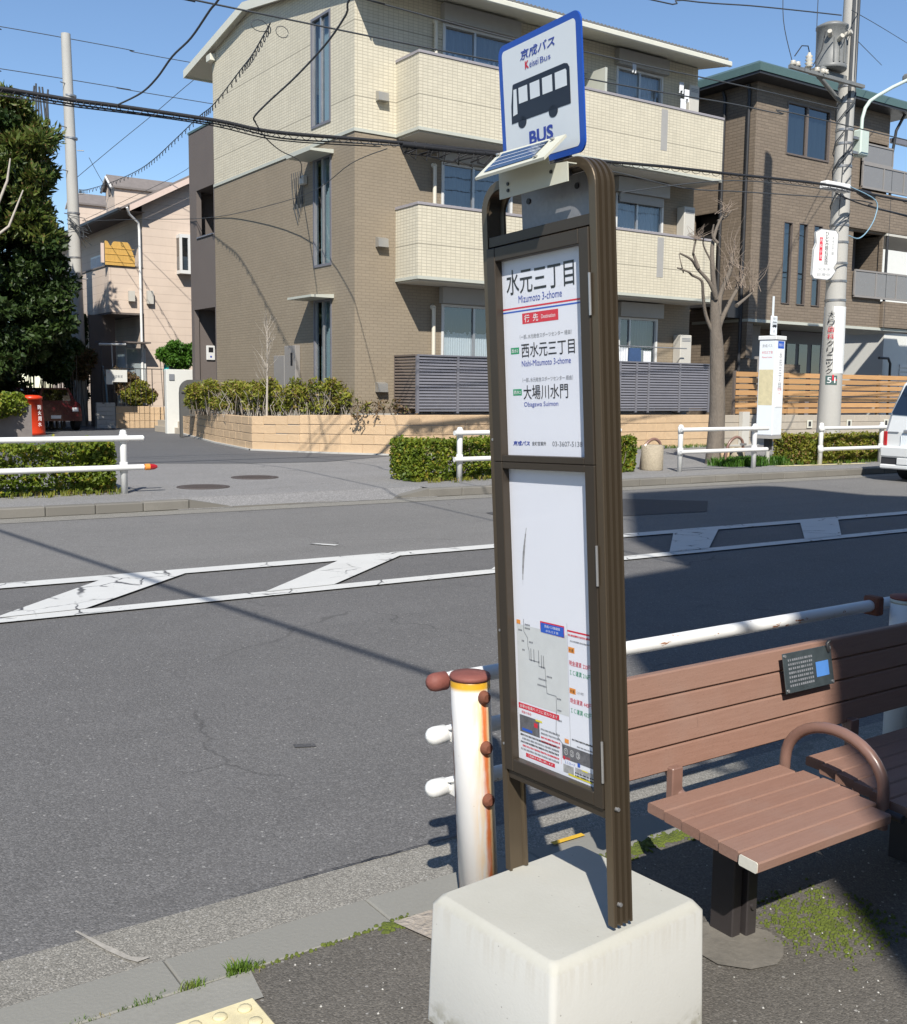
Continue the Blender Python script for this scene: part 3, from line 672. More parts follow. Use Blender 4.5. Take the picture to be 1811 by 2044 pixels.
# front windows: recessed sliding sashes, shutter box above
def slide_window(a, b, c, d, place, box=True, cur='curtain', gl='glass', split=.5, nm='window', light=True, lace=0):
    ax = lambda mb, u0, u1, d0, d1, z0, z1: mb.add([place(u, z, dd) for z in (z0, z1) for dd in (d0, d1) for u in (u0, u1)], [(0, 2, 3, 1), (4, 5, 7, 6), (0, 1, 5, 4), (2, 6, 7, 3), (0, 4, 6, 2), (1, 3, 7, 5)], False)
    fr = MB(); w = .055
    ax(fr, a, a+w, -.02, .1, c, d); ax(fr, b-w, b, -.02, .1, c, d); ax(fr, a+w, b-w, -.02, .1, d-w, d); ax(fr, a+w, b-w, -.02, .1, c, c+w)
    o = fr.build(nm, M['white_frame'] if light else M['louvre'], apt)
    m = a+(b-a)*split; s = MB()
    ax(s, m-.03, m+.03, -.005, .05, c+w, d-w); ax(s, a+w, a+w+.035, .0, .05, c+w, d-w); ax(s, b-w-.035, b-w, .0, .05, c+w, d-w); s.build('sash', M['silver'], o)
    g = MB(); g.quad(place(a+w, c+w, .035), place(b-w, c+w, .035), place(b-w, d-w, .035), place(a+w, d-w, .035)); g.build('pane', M[gl], o)
    k = MB(); n = 26
    for i in range(n):
        u0 = a+w+(b-a-2*w)*i/n; u1 = a+w+(b-a-2*w)*(i+1)/n; z = .16+.03*(i % 2); z2 = .16+.03*((i+1) % 2)
        k.quad(place(u0, c, z), place(u1, c, z2), place(u1, d, z2), place(u0, d, z))
    k.build('curtain', M[cur], o)
    if lace:
        k = MB(); n = 60
        for i in range(n): u0 = a+w+(b-a-2*w)*i/n; u1 = u0+(b-a-2*w)/n; q0 = .085+.012*(i % 2); q1 = .085+.012*((i+1) % 2); zt = lace+.05*math.sin(i*1.3)*(.5+.5*math.sin(i*.31)); k.quad(place(u0, c, q0), place(u1, c, q1), place(u1, zt, q1), place(u0, zt, q0))
        k.build('lace_panel', M['cloth'], o)
    bk = MB(); bk.quad(place(a-.02, c-.02, .22), place(b+.02, c-.02, .22), place(b+.02, d+.02, .22), place(a-.02, d+.02, .22)); bk.build('room', M['interior'], o)
    if box:
        q = MB(); ax(q, a-.06, b+.06, -.17, -.0, d+.01, d+.37); o2 = q.build('shutter_box', M['shutter'], o)
    return o
slide_window(*fw3[0], PF, cur='curtain_dark', split=.44, lace=8.95); slide_window(*fw3[1], PF, cur='curtain', split=.5, lace=8.85)
slide_window(*fw2[0], PF, cur='curtain_dark', split=.44); slide_window(*fw2[1], PF, cur='curtain', split=.45)
slide_window(*fw1[0], PF, cur='interior', split=.46, lace=2.82); slide_window(*fw1[1], PF, cur='curtain_dark', split=.30)  # left one: no curtain, a dark sheet painted as the unlit room
for z0 in (7.0, 4.0): MB().box(17.55, 17.62, 19.46, 20.2, z0, z0+2.15).build('balcony_partition', M['trim'], apt)
def rollshade(a, b, z0, z1): MB().box(a, b, Y0-.09, Y0-.03, z0, z1).build('shutter_slats', M['shutter'], apt)
rollshade(18.78, 20.3, 6.28, 6.5)
slide_window(*sw3[0], PS, False, 'curtain', 'glass_slit', light=False); slide_window(*sw2[0], PS, False, 'curtain', 'glass_slit', light=False); slide_window(*sw1[0], PS, False, 'curtain', 'glass_slit', light=False)
for zt in (6.72, 3.60):                              # little canopies over the side windows
    m = MB(); m.prism([(X0-.003, zt), (X0-.57, zt-.035), (X0-.57, zt-.085), (X0-.003, zt-.085)], 21.16, 22.36, 1); m.build('window_canopy', M['trim'], apt)
for (z0, z1) in ((7.62, 7.83), (4.57, 4.79), (1.45, 1.67)):
    m = MB(); m.prism([(Y0-.003, z1), (Y0-.13, z1-.035), (Y0-.15, z0), (Y0-.003, z0)], 11.72, 11.97, 0); m.build('vent_hood', M['vent'], apt)
m = MB(); m.prism([(Y1-5.2, 6.5), (Y1-5.2, 6.33)], 0, 0) if False else None
for (z0, z1) in ((8.55, 9.50), (5.47, 6.44), (.9, 3.34)):
    m = MB(); m.tube([(13.2, Y0-.07, z0), (13.2, Y0-.07, z1)], .045, 10); m.tube([(13.2, Y0-.07, z1), (13.2, Y0, z1+.03)], .06, 10); m.build('downpipe', M['pipe'], apt)
def unit(x0, x1, z0, z1):
    m = MB(); m.box(x0, x1, Y0-.28, Y0-.004, z0, z1, .015); o = m.build('water_heater', M['unit'], apt)
    g = MB()
    for i in range(3): g.box(x0+.05, x1-.05, Y0-.286, Y0-.281, z1-.10-.035*i, z1-.085-.035*i)
    g.build('vent_grille', M['pgrey'], o)
unit(20.92, 21.28, 7.2, 9.42); unit(20.88, 21.28, 4.15, 6.35); unit(20.9, 21.32, .98, 3.03)
for (z0, z1, m_) in ((7.1, 9.5, 'pinkplain'), (4.1, 6.3, 'curtain_dark')): pass
# meter boxes on the side wall
m = MB(); m.box(X0-.14, X0-.003, 22.86, 23.45, 1.25, 2.52, .01); o = m.build('meter_box', M['grey_panel'], apt); MB().box(X0-.147, X0-.1405, 23.0, 23.1, 2.05, 2.35).build('meter_window', M['black'], o)
m = MB(); m.box(X0-.1, X0-.003, 23.55, 24.15, 1.3, 2.30, .01); m.build('meter_box', M['grey_panel'], apt)
MB().box(X0-.13, X0-.003, 22.42, 22.62, 6.16, 6.36, .02).build('junction_box', M['unit'], apt)
m = MB()
for i in range(6): m.tube([(X0-.03-.01*i, 22.66+.09*i, 6.50), (X0-.06, 22.62+.10*i+.04*rng.normal(), 6.2), (X0-.05, 22.58+.09*i+.04*rng.normal(), 5.95-.05*i), (X0-.03, 22.64+.05*i, 5.75-.08*i)], .009, 5)
m.build('service_cables', M['cable_g'], apt)
# stairs screen (dark brown) beside the house: two openings
sc_ = MB(); yA, yB = Y1+.003, 29.97
ho = [(28.35-.2, 29.43, 5.70, 7.03), (28.15, 29.75, .0, 3.73)]
def PS2(v, z, d): return (X0+d*1.2, v, z)
wall_with_holes(yA, yB, 0, 8.66, ho, PS2, sc_)
sc_.box(X0+.16, X0+1.6, yB-.16, yB, .0, 8.5); sc_.box(X0+.16, X0+1.6, yA, yB-.161, 7.04, 7.16); sc_.box(X0+.16, X0+1.6, yA, yB-.161, 3.74, 3.9); sc_.box(X0+.16, X0+.2, yA, yB-.161, 5.0, 5.69)
sc_.box(X0+1.5, X0+1.6, yA, yB-.161, .0, 3.73)
o = sc_.build('stair_screen', M['darkbrown'], apt); MB().box(X0-.02, X0+1.62, yA, yB+.02, 8.661, 8.72).build('screen_cap', M['roof_green'], o)
MB().box(X0-.03, X0+.2, 28.2, 29.4, 5.702, 5.74).build('rail_cap', M['louvre'], o)
pn = MB(); pn.box(X0+1.46, X0+1.498, 28.0+.2, 29.8, .1, .9).build('door_step', M['footing'], o)
ic = MB().box(X0-.05, X0-.004, 28.13, 28.14, 0, .01)
ip = MB(); ip.box(11.57, 11.83, 29.76, 29.805, 2.31, 2.73, .01); o2 = ip.build('intercom_panel', M['white_frame'], apt); MB().box(11.63, 11.77, 29.752, 29.7595, 2.54, 2.68).build('screen', M['black'], o2); MB().tube([(11.70, 29.755, 2.41), (11.70, 29.765, 2.41)], .03, 10).build('button', M['pblue'], o2)
# dark louvred fence on the wall
fence = thing('louvred_fence', (12.24, 19.3, 1.0), 'dark grey louvred metal fence on the tan wall in front of the ground floor', 'fence')
posts = [12.24, 13.29, 14.34, 15.40, 16.45, 17.5, 18.15, 18.71, 19.13, 20.24, 21.34]
for p in posts: MB().box(p-.03, p+.03, 19.28, 19.34, 1.0, 2.23).build('post', M['louvre'], fence)
MB().box(12.24, 21.37, 19.275, 19.345, 2.231, 2.265).build('top_rail', M['louvre'], fence); MB().box(12.24, 21.37, 19.285, 19.335, 1.04, 1.08).build('bottom_rail', M['louvre'], fence)
cache = {}
for (a, b) in zip(posts, posts[1:]):
    w = round(b-a-.07, 3)
    for i in range(17):
        z = 1.115+i*.0665; c = ((a+b)/2, 19.31, z)
        if w not in cache:
            q = MB(); q.add([(-w/2, -.022, -.006), (w/2, -.022, -.006), (w/2, .014, .057), (-w/2, .014, .057), (-w/2, -.022, -.014), (w/2, -.022, -.014), (w/2, .014, .049), (-w/2, .014, .049)], [(0, 1, 2, 3), (4, 7, 6, 5), (0, 4, 5, 1), (1, 5, 6, 2), (2, 6, 7, 3), (3, 7, 4, 0)], False)
            cache[w] = q.build('slat', M['louvre'], fence, c).data
        else: shared('slat', cache[w], fence, c)
sm = None
for i in range(17):
    c = (12.22, 19.78, 1.115+i*.0665)
    if sm is None:
        q = MB(); q.add([(-.016, -.45, -.006), (-.016, .44, -.006), (.016, .44, .05), (.016, -.45, .05), (-.016, -.45, -.014), (-.016, .44, -.014), (.016, .44, .042), (.016, -.45, .042)], [(0, 3, 2, 1), (4, 5, 6, 7), (0, 1, 5, 4), (1, 2, 6, 5), (2, 3, 7, 6), (3, 0, 4, 7)], False)
        sm = q.build('slat', M['louvre_b'], fence, c).data
    else: shared('slat', sm, fence, c)
MB().box(12.20, 12.24, 20.2, 20.22, 1.0, 2.25).build('post', M['louvre_b'], fence); MB().box(12.195, 12.239, 19.33, 20.2, 2.23, 2.265).build('top_rail', M['louvre_b'], fence)
# laundry
def garment(kind, x, y, z, label, m, s=1.):
    q = MB()
    if kind == 'jeans':
        q.add([(x-.19, y, z), (x+.19, y, z), (x+.21, y, z-.25), (x+.2, y, z-.62), (x+.05, y, z-.62), (x, y, z-.28), (x-.05, y, z-.62), (x-.2, y, z-.62), (x-.21, y, z-.25),
               (x-.19, y+.05, z), (x+.19, y+.05, z), (x+.21, y+.05, z-.25), (x+.2, y+.05, z-.62), (x+.05, y+.05, z-.62), (x, y+.05, z-.28), (x-.05, y+.05, z-.62), (x-.2, y+.05, z-.62), (x-.21, y+.05, z-.25)],
              [tuple(range(9)), tuple(range(17, 8, -1))] + [(i, (i+1) % 9, 9+(i+1) % 9, 9+i) for i in range(9)], False)
    else:
        n = 8
        for i in range(n):
            a = x-.17*s+.34*s*i/n; b = x-.17*s+.34*s*(i+1)/n; ya = y+.02*(i % 2); yb = y+.02*((i+1) % 2); d = .5*s+.05*math.sin(i*2)
            q.quad((a, ya, z), (b, yb, z), (b, yb, z-d), (a, ya, z-d)); q.quad((b, yb+.012, z), (a, ya+.012, z), (a, ya+.012, z-d), (b, yb+.012, z-d))
    return tag(q.build('laundry', m), label, 'laundry', 'washing hung out on the balconies')
garment('jeans', 19.05, 19.72, 2.62, 'blue jeans hanging above the dark fence', M['denim'])
garment('cloth', 18.62, 19.72, 2.62, 'white towel hanging left of the blue jeans', M['cloth'])
garment('cloth', 19.47, 19.72, 2.55, 'pale cloth hanging right of the blue jeans', M['cloth'], .8)
tag(MB().tube([(18.2, 19.72, 2.66), (20.9, 19.72, 2.66)], .015, 6).build('washing_pole', M['silver']), 'thin washing pole above the dark fence', 'pole')
for (x, z, s, w_) in ((20.42, 9.35, .45, 'highest'), (20.62, 9.2, .5, 'rightmost'), (20.5, 8.95, .6, 'lowest')): garment('cloth', x, 19.75, z, w_+' of the small white washing at the right end of the top floor balcony', M['cloth'], s)
garment('cloth', 18.72, 19.7, 9.5, 'narrow white cloth hanging at the left of the top right window', M['cloth'], .35)

# ============================================================ brown house to the right
bh = thing('brown_house', (27, 23, .1), 'dark brown brick sided three storey house with a flat green edged roof', 'house')
A0, A1, V0, V1 = 23.83, 30.0, 20.2, 28.0
PB = lambda u, z, d: (u, V0+d, z)
PBs = lambda v, z, d: (A0+d, v, z)
hs = [(25.13, 27.08, 8.27, 9.73), (25.20, 25.59, 4.10, 6.41), (25.88, 26.27, 4.10, 6.43), (26.56, 26.97, 4.10, 6.44), (28.45, 29.95, 5.25, 6.45), (28.6, 29.95, 7.66, 9.15)]
m = MB(); wall_with_holes(A0, A1, 3.60, 10.05, hs, PB, m)
wall_with_holes(V0, V1, 3.60, 10.05, [(21.3, 22.4, 5.9, 6.7)], PBs, m)
m.quad((A1, V0, 3.6), (A1, V1, 3.6), (A1, V1, 10.05), (A1, V0, 10.05)); m.quad((A0, V1, 0), (A1, V1, 0), (A1, V1, 10.05), (A0, V1, 10.05))
m.build('brick_wall', M['brick_b'], bh)
m = MB(); m.box(A0, A1, 22.2, V1, .1, 3.58); m.box(A0, A0+.9, V0+.35, 22.199, .1, 2.5); m.box(25.4, 27.4, V0+.9, 22.199, .1, 2.4); m.box(A0, A0+.25, V0+.02, 22.199, 2.5, 3.6); m.build('ground_wall', M['brick_b'], bh)
m = MB(); m.box(A0-.01, A1+1.8, V0-.02, V0+2.1, 3.52, 3.60); m.build('overhang_soffit', M['trim'], bh)
m = MB(); m.box(27.7, 29.9, 22.12, 22.19, .3, 3.5); o = m.build('entrance_glazing', M['louvre'], bh)
for x in (28.0, 28.6, 29.25): MB().box(x, x+.42, 22.10, 22.115, .5, 3.1).build('pane', M['glass_dark'], o)
MB().box(24.9, 25.35, 21.0, 22.1, .1, 3.5).build('entrance_pillar', M['grey_panel'], bh)
def bwin(a, b, c, d, split=None, cur='curtain_dark', gl='glass_dark', panel=None):
    fr = MB(); w = .045 if b-a > 1 else .02
    fr.box(a, a+w, V0-.015, V0+.1, c, d); fr.box(b-w, b, V0-.015, V0+.1, c, d); fr.box(a+w, b-w, V0-.015, V0+.1, d-w, d); fr.box(a+w, b-w, V0-.03, V0+.1, c, c+w)
    if split: fr.box(split-.04, split+.04, V0-.0, V0+.08, c+w, d-w)
    o = fr.build('window', M['louvre_b'], bh)
    MB().quad((a+w, V0+.05, c+w), (b-w, V0+.05, c+w), (b-w, V0+.05, d-w), (a+w, V0+.05, d-w)).build('pane', M[gl], o)
    k = MB(); n = 16
    for i in range(n): k.quad((a+(b-a)*i/n, V0+.115+.02*(i % 2), c), (a+(b-a)*(i+1)/n, V0+.115+.02*((i+1) % 2), c), (a+(b-a)*(i+1)/n, V0+.115+.02*((i+1) % 2), d), (a+(b-a)*i/n, V0+.115+.02*(i % 2), d))
    k.build('curtain', M[cur], o)
bwin(*hs[0], split=26.05); bwin(*hs[1]); bwin(*hs[2]); bwin(*hs[3])
m = MB()
for h in hs[4:]: m.box(h[0]-.02, h[1]-.02, V0+.95, V0+1.0, h[2]-.4, h[3]+.02)
m.build('balcony_back', M['grey_panel'], bh)
MB().box(28.7, 29.6, V0+.93, V0+.949, 5.0, 6.3).build('balcony_window', M['louvre'], bh)
# roof with deep dark underside
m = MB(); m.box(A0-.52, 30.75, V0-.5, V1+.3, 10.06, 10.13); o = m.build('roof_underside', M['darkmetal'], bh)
m = MB(); m.add([(A0-.55, V0-.53, 10.131), (30.78, V0-.53, 10.131), (30.78, V1+.33, 10.131), (A0-.55, V1+.33, 10.131), (A0-.55, V0-.53, 10.33), (30.78, V0-.53, 10.33), (30.78, V1+.33, 10.33), (A0-.55, V1+.33, 10.33), (A0-.3, V0-.28, 10.47), (30.5, V0-.28, 10.47), (30.5, V1+.1, 10.47), (A0-.3, V1+.1, 10.47)],
      [(0, 1, 5, 4), (1, 2, 6, 5), (2, 3, 7, 6), (3, 0, 4, 7), (4, 5, 9, 8), (5, 6, 10, 9), (6, 7, 11, 10), (7, 4, 8, 11), (8, 9, 10, 11)], False); m.build('roof_edge', M['roof_green'], bh)
def dp(*pts): MB().tube(*pts).build('downpipe', M['darkmetal'], bh)
dp([(30.3, V0-.3, 10.1), (30.15, V0-.12, 9.6), (30.1, V0-.06, 8.9), (30.1, V0-.06, 3.6)], .045, 8); dp([(A0-.1, 21.35, 10.0), (A0-.06, 21.3, 9.8), (A0-.06, 21.3, .9)], .05, 8); dp([(A0-.08, 20.45, 10.0), (A0-.05, 20.43, 9.8), (A0-.05, 20.43, .9)], .05, 8)
# frosted balconies that run on past the corner
def frost(z0, z1, u0, u1, v):
    f = MB(); f.box(u0, u1, v-.06, v, z0, z0+.06); f.box(u0, u1, v-.06, v, z1, z1+.05)
    n = max(1, round((u1-u0)/1.05))
    for i in range(n+1): x = u0+(u1-u0)*i/n; f.box(x-.025, x+.025, v-.055, v-.005, z0+.06, z1)
    o = f.build('balcony_frame', M['grey_panel'], bh)
    for i in range(n): a = u0+(u1-u0)*i/n; MB().box(a+.03, a+(u1-u0)/n-.03, v-.04, v-.02, z0+.065, z1-.01).build('frosted_panel', M['frost'], o)
frost(7.72, 8.40, 28.62, 36.0, V0-.06); frost(4.47, 5.25, 28.5, 36., V0-.06)
frost(8.45, 9.0, 28.62, 30.1, V0-.05)
m = MB(); m.box(27.8, 36, V0-.10, V0-.005, 6.52, 7.66); m.box(30.02, 36, V0+.001, V0+1.8, 6.5, 6.6); m.build('balcony_band', M['brick_b'], bh)
m = MB(); m.box(30.02, 36, V0-.10, V0+1.6, 3.62, 4.42); m.build('lower_band', M['brick_b'], bh)
MB().box(30.0, 36, V0-.1, V0+1.8, 6.43, 6.499).build('balcony_soffit', M['soffit'], bh)
MB().box(30.2, 36, V0-.02, V0+.12, 9.28, 9.42).build('top_beam', M['louvre'], bh)
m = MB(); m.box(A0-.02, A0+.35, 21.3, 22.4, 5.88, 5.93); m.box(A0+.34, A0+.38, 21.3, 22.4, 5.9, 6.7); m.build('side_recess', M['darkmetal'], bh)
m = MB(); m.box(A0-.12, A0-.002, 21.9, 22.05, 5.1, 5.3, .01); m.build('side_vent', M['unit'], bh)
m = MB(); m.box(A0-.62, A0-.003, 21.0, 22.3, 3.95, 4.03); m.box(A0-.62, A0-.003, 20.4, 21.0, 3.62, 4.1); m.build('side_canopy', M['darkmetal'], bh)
# orange wooden fence: boards are parts
wf = thing('wooden_fence', (21.9, 18.8, .93), 'orange horizontal board fence on the pale block wall', 'fence')
bx = [21.95, 24.1, 26.2, 28.3, 30.4, 32.5]
for x in bx: MB().box(x-.04, x+.04, 18.93, 19.0, .9, 2.1).build('post', M['louvre_b'], wf)
bme = None
for i in range(7):
    z = 1.03+i*.163
    for a, b in zip(bx, bx[1:]):
        if bme is None: bme = MB().box(-1.045, 1.045, -.012, .012, -.064, .064, .004).build('board', M['wood'], wf, ((a+b)/2, 18.915, z)).data
        else: o = shared('board', bme, wf, ((a+b)/2, 18.915+random.uniform(-.003, .003), z)); o.scale.x = (b-a-.006)/2.09
# white house beyond
wh = thing('white_house', (40, 27, .1), 'white rendered house at the right edge behind the brown house', 'house')
m = MB(); m.box(38.9, 52, 26.5, 34, 4.1, 8.5); m.build('upper_wall', M['white_wall'], wh)
m = MB(); m.box(36.9, 50, 24.6, 26.4, .1, 4.02); m.build('lower_wall', M['white_wall'], wh)
MB().box(36.6, 50, 24.4, 26.49, 4.021, 4.1).build('eave', M['white_frame'], wh)
m = MB()
for i in range(14): m.box(38.0, 43, 24.56, 24.598, .5+i*.16, .62+i*.16)
m.build('shutter_slats', M['white_frame'], wh)
MB().tube([(36.2, 24.3, 2.9), (36.8, 24.3, 2.9), (36.95, 24.3, 2.7), (36.95, 24.3, .1)], .05, 8).build('handrail', M['darkmetal'], wh)

# ============================================================ pink house to the left
ph = thing('pink_house', (15, 42, .1), 'pale pink sided house with a gabled roof and a corner balcony', 'house')
m = MB(); m.quad((12.12, 37, 0), (22, 37, 0), (22, 37, 7.9), (12.12, 37, 7.9)); m.quad((12.12, 37, 0), (12.12, 50, 0), (12.12, 50, 7.9), (12.12, 37, 7.9)); m.add([(12.12, 37, 7.9), (22, 37, 7.9), (17.06, 37, 10.55)], [(0, 1, 2)], False)
m.quad((22, 37, 0), (22, 50, 0), (22, 50, 7.9), (22, 37, 7.9)); m.build('wall', M['pink'], ph)
def slope(u): return 7.50+(u-11.3)*.545
m = MB()
for (a, b) in ((11.3, 17.1), (22.9, 17.1)):
    za = slope(min(a, 34.2-a)); zb = slope(17.1); y0, y1 = 36.55, 50.4
    m.add([(a, y0, za), (b, y0, zb), (b, y1, zb), (a, y1, za), (a, y0, za+.07), (b, y0, zb+.07), (b, y1, zb+.07), (a, y1, za+.07)], [(0, 1, 2, 3), (4, 7, 6, 5), (0, 4, 5, 1), (1, 5, 6, 2), (2, 6, 7, 3), (3, 7, 4, 0)], False)
roof = m.build('roof', M['slate'], ph)
m = MB()
for (a, b) in ((11.55, 17.1), (22.6, 17.1)):
    za = slope(min(a, 34.2-a)); zb = slope(17.1)
    m.add([(a, 36.50, za-.19), (b, 36.50, zb-.19), (b, 36.54, zb-.19), (a, 36.54, za-.19), (a, 36.50, za+.01), (b, 36.50, zb+.01), (b, 36.54, zb+.01), (a, 36.54, za+.01)], [(0, 1, 2, 3), (4, 7, 6, 5), (0, 4, 5, 1), (1, 5, 6, 2), (2, 6, 7, 3), (3, 7, 4, 0)], False)
m.build('verge_board', M['pinkplain'], roof)
m = MB(); m.box(11.16, 11.29, 36.6, 50.3, 7.42, 7.54, .02); m.build('gutter', M['darkmetal'], roof)
m = MB(); m.quad((11.3, 36.6, 7.47), (12.12, 36.6, 7.47), (12.12, 50, 7.47), (11.3, 50, 7.47)); m.build('soffit', M['darkbrown'], roof)
def dormer(v0, v1, u0, z0, zw, name='dormer'):
    vm = (v0+v1)/2; zr = zw+.42; u1 = 11.3+(zr-7.4)/.545
    m = MB(); m.add([(u0, v0, z0), (u0, v1, z0), (u0, v1, zw), (u0, vm, zr-.03), (u0, v0, zw), (u1, v0, zw), (u1, v0, z0+.2), (u1, v1, zw), (u1, v1, z0+.2)], [(0, 1, 2, 3, 4), (0, 4, 5, 6), (1, 8, 7, 2)], False)
    o = m.build(name, M['pink'], ph)
    m = MB()
    for a in (v0-.1, v1+.1):
        za = zw-.06
        m.add([(u0-.12, a, za), (u0-.12, vm, zr), (u1+.4, vm, zr), (u1+.4, a, za), (u0-.12, a, za+.07), (u0-.12, vm, zr+.07), (u1+.4, vm, zr+.07), (u1+.4, a, za+.07)], [(0, 1, 2, 3), (4, 7, 6, 5), (0, 4, 5, 1), (1, 5, 6, 2), (2, 6, 7, 3), (3, 7, 4, 0)], False)
    m.build('dormer_roof', M['slate'], o)
    m = MB(); 
    for (p, q) in (((v0-.1, zw-.08), (vm, zr-.02)), ((v1+.1, zw-.08), (vm, zr-.02))):
        m.tube([(u0-.14, p[0], p[1]), (u0-.14, q[0], q[1])], .045, 6)
    m.build('dormer_bargeboard', M['white_frame'], o); MB().box(u0-.03, u0-.003, vm-.12, vm+.12, zw-.25, zw+.12).build('dormer_vent', M['slate'], o)
dormer(39.5, 40.6, 11.95, 7.6, 8.75); dormer(44.2, 45.4, 11.9, 7.6, 8.8)
# corner balcony
m = MB(); m.box(10.92, 12.115, 37.0, 37.1, 4.06, 5.62); m.box(10.92, 11.02, 37.101, 48, 4.06, 5.62); o = m.build('balcony', M['pink'], ph)
m = MB(); m.box(10.89, 12.115, 36.97, 37.13, 5.621, 5.67); m.box(10.89, 11.05, 37.131, 48, 5.621, 5.67); m.build('balcony_cap', M['slate'], o)
m = MB(); m.box(10.93, 12.115, 37.01, 48, 4.0, 4.055); m.build('balcony_floor', M['darkbrown'], o)
for (v0, v1, z0, z1) in ((38.8, 40.6, 4.6, 6.55), (41.4, 43.2, 4.6, 6.55), (38.6, 40.0, .9, 2.7)):
    m = MB(); m.box(12.06, 12.118, v0, v1, z0, z1); o = m.build('window', M['white_frame'], ph)
    m = MB()
    for i in range(7): a = v0+.08+(v1-v0-.16)*i/7; m.box(12.03, 12.058, a+.01, a+(v1-v0-.16)/7-.01, z0+.08, z1-.08)
    m.build('shutter_board', M['cloth'], o)
m = MB(); m.box(13.32, 13.98, 36.62, 36.995, 5.50, 5.62); m.box(13.32, 13.98, 36.62, 36.995, 6.74, 6.86); m.box(13.32, 13.40, 36.62, 36.70, 5.621, 6.739); m.box(13.62, 13.70, 36.62, 36.70, 5.621, 6.739); m.box(13.9, 13.98, 36.62, 36.7, 5.621, 6.739); o = m.build('bay_window', M['white_frame'], ph)
MB().box(13.33, 13.97, 36.66, 36.99, 5.622, 6.738).build('pane', M['glass_dark'], o); MB().box(13.34, 13.96, 36.72, 36.985, 5.65, 6.1).build('blind', M['cloth'], o)
m = MB(); m.tube([(11.45, 36.5, 7.55), (11.55, 36.6, 7.35), (11.95, 36.9, 7.15), (11.98, 36.9, 6.9), (11.98, 36.9, 1.5)], .045, 8); m.build('downpipe', M['white_paint'], ph)
m = MB(); m.box(11.55, 11.75, 36.8, 36.95, 4.45, 4.8); m.box(12.2, 12.42, 36.85, 36.98, 4.4, 4.85); m.build('meter_box', M['unit'], ph)
m = MB(); m.box(10.4, 12.11, 36.3, 36.99, 3.0, 3.05); m.box(10.4, 10.45, 36.3, 36.35, 1., 3.0); m.build('porch_canopy', M['darkbrown'], ph)
m = MB(); m.box(11.4, 12.11, 36.9, 36.99, .9, 2.85); o = m.build('window', M['white_frame'], ph); MB().quad((11.45, 36.89, 1.0), (12.05, 36.89, 1.0), (12.05, 36.89, 2.8), (11.45, 36.89, 2.8)).build('pane', M['glass'], o)
m = MB(); m.box(10.5, 11.4, 38.0, 38.1, .1, 4.0); m.build('porch_wall', M['darkbrown'], ph)
m = MB(); m.tube([(10.3, 36.2, 2.92), (11.2, 36.2, 2.94)], .04, 8); m.tube([(10.72, 36.2, 2.92), (10.74, 36.2, 2.1)], .02, 6); m.build('awning_bar', M['white_frame'], ph)
# bamboo screen on the balcony
m = MB(); n = 34
tops = []
for i in range(n):
    x = 10.80+1.02*i/n; zt = 6.44 - .16*math.exp(-((i-6)/2.2)**2) - max(0, i-25)**1.6*.018
    m.box(x, x+.026, 36.93, 36.96, 5.64, zt)
for z in (5.75, 6.0, 6.2): m.box(10.79, 11.8, 36.915, 36.929, z, z+.015)
tag(m.build('bamboo_screen', M['straw']), 'yellow bamboo screen hung on the pink house balcony', 'screen')
m = MB(); m.box(10.66, 10.76, 36.9, 36.97, 5.7, 6.35); tag(m.build('quilt', M['pinkplain']), 'pale folded bedding beside the bamboo screen', 'bedding')
# low walls in front of the pink house
w2 = block_wall('block_wall', [(10.58, 35.42, .86), (11.75, 35.42, .86), (12.4, 35.3, .80)], 'short tan block wall left of the grey mailbox gate', M['block_tan'], .55, .2, 3, footing=False)
w3 = block_wall('block_wall', [(9.95, 35.46, .98), (10.57, 35.46, .98)], 'small white block wall below the hanging notice', M['block_white'], .62, .14, 6, footing=False)
m = MB(); m.box(10.78, 11.6, 31.0, 31.2, .1, 2.04, .01); tag(m.build('gate_pillar', M['white_wall']), 'white gate pillar with a small dark nameplate', 'pillar')
gp = bpy.data.objects['gate_pillar']; MB().box(10.86, 11.02, 30.975, 30.999, 1.72, 1.9).build('nameplate', M['pgrey'], gp)
st = MB(); st.box(11.0, 12.2, 30.6, 32.8, .1, .30); st.box(11.1, 12.2, 30.9, 32.8, .3, .48); tag(st.build('entrance_steps', M['block_grey']), 'beige entrance steps beside the white gate pillar', 'steps')
# grey arched mailbox board at the wall's end
mb_ = thing('mailbox_post', (10.3, 28.5, .12), 'grey arched mailbox board at the left end of the tan wall', 'mailbox')
arc = [(10.26, .14), (10.26, 1.35)]+[(10.56-.30*math.cos(a), 1.40+.32*math.sin(a)) for a in [math.pi*i/20 for i in range(2, 11)]]+[(11.15, 1.72), (11.15, .72), (10.33, .72), (10.33, .14)]
MB().prism(arc, 28.42, 28.52, 1).build('board', M['darkgrey'], mb_)
m = MB(); m.box(10.30, 10.72, 28.405, 28.419, 1.34, 1.37); m.build('mail_slot', M['black'], mb_); MB().box(10.62, 10.72, 28.40, 28.4045, 1.37, 1.39).build('handle', M['silver'], mb_)
MB().tube([(10.9, 28.3, 1.45), (11.1, 28.3, 1.62), (11.3, 28.3, 1.75), (11.35, 28.3, 1.6)], .02, 6).build('handrail', M['silver'], mb_)
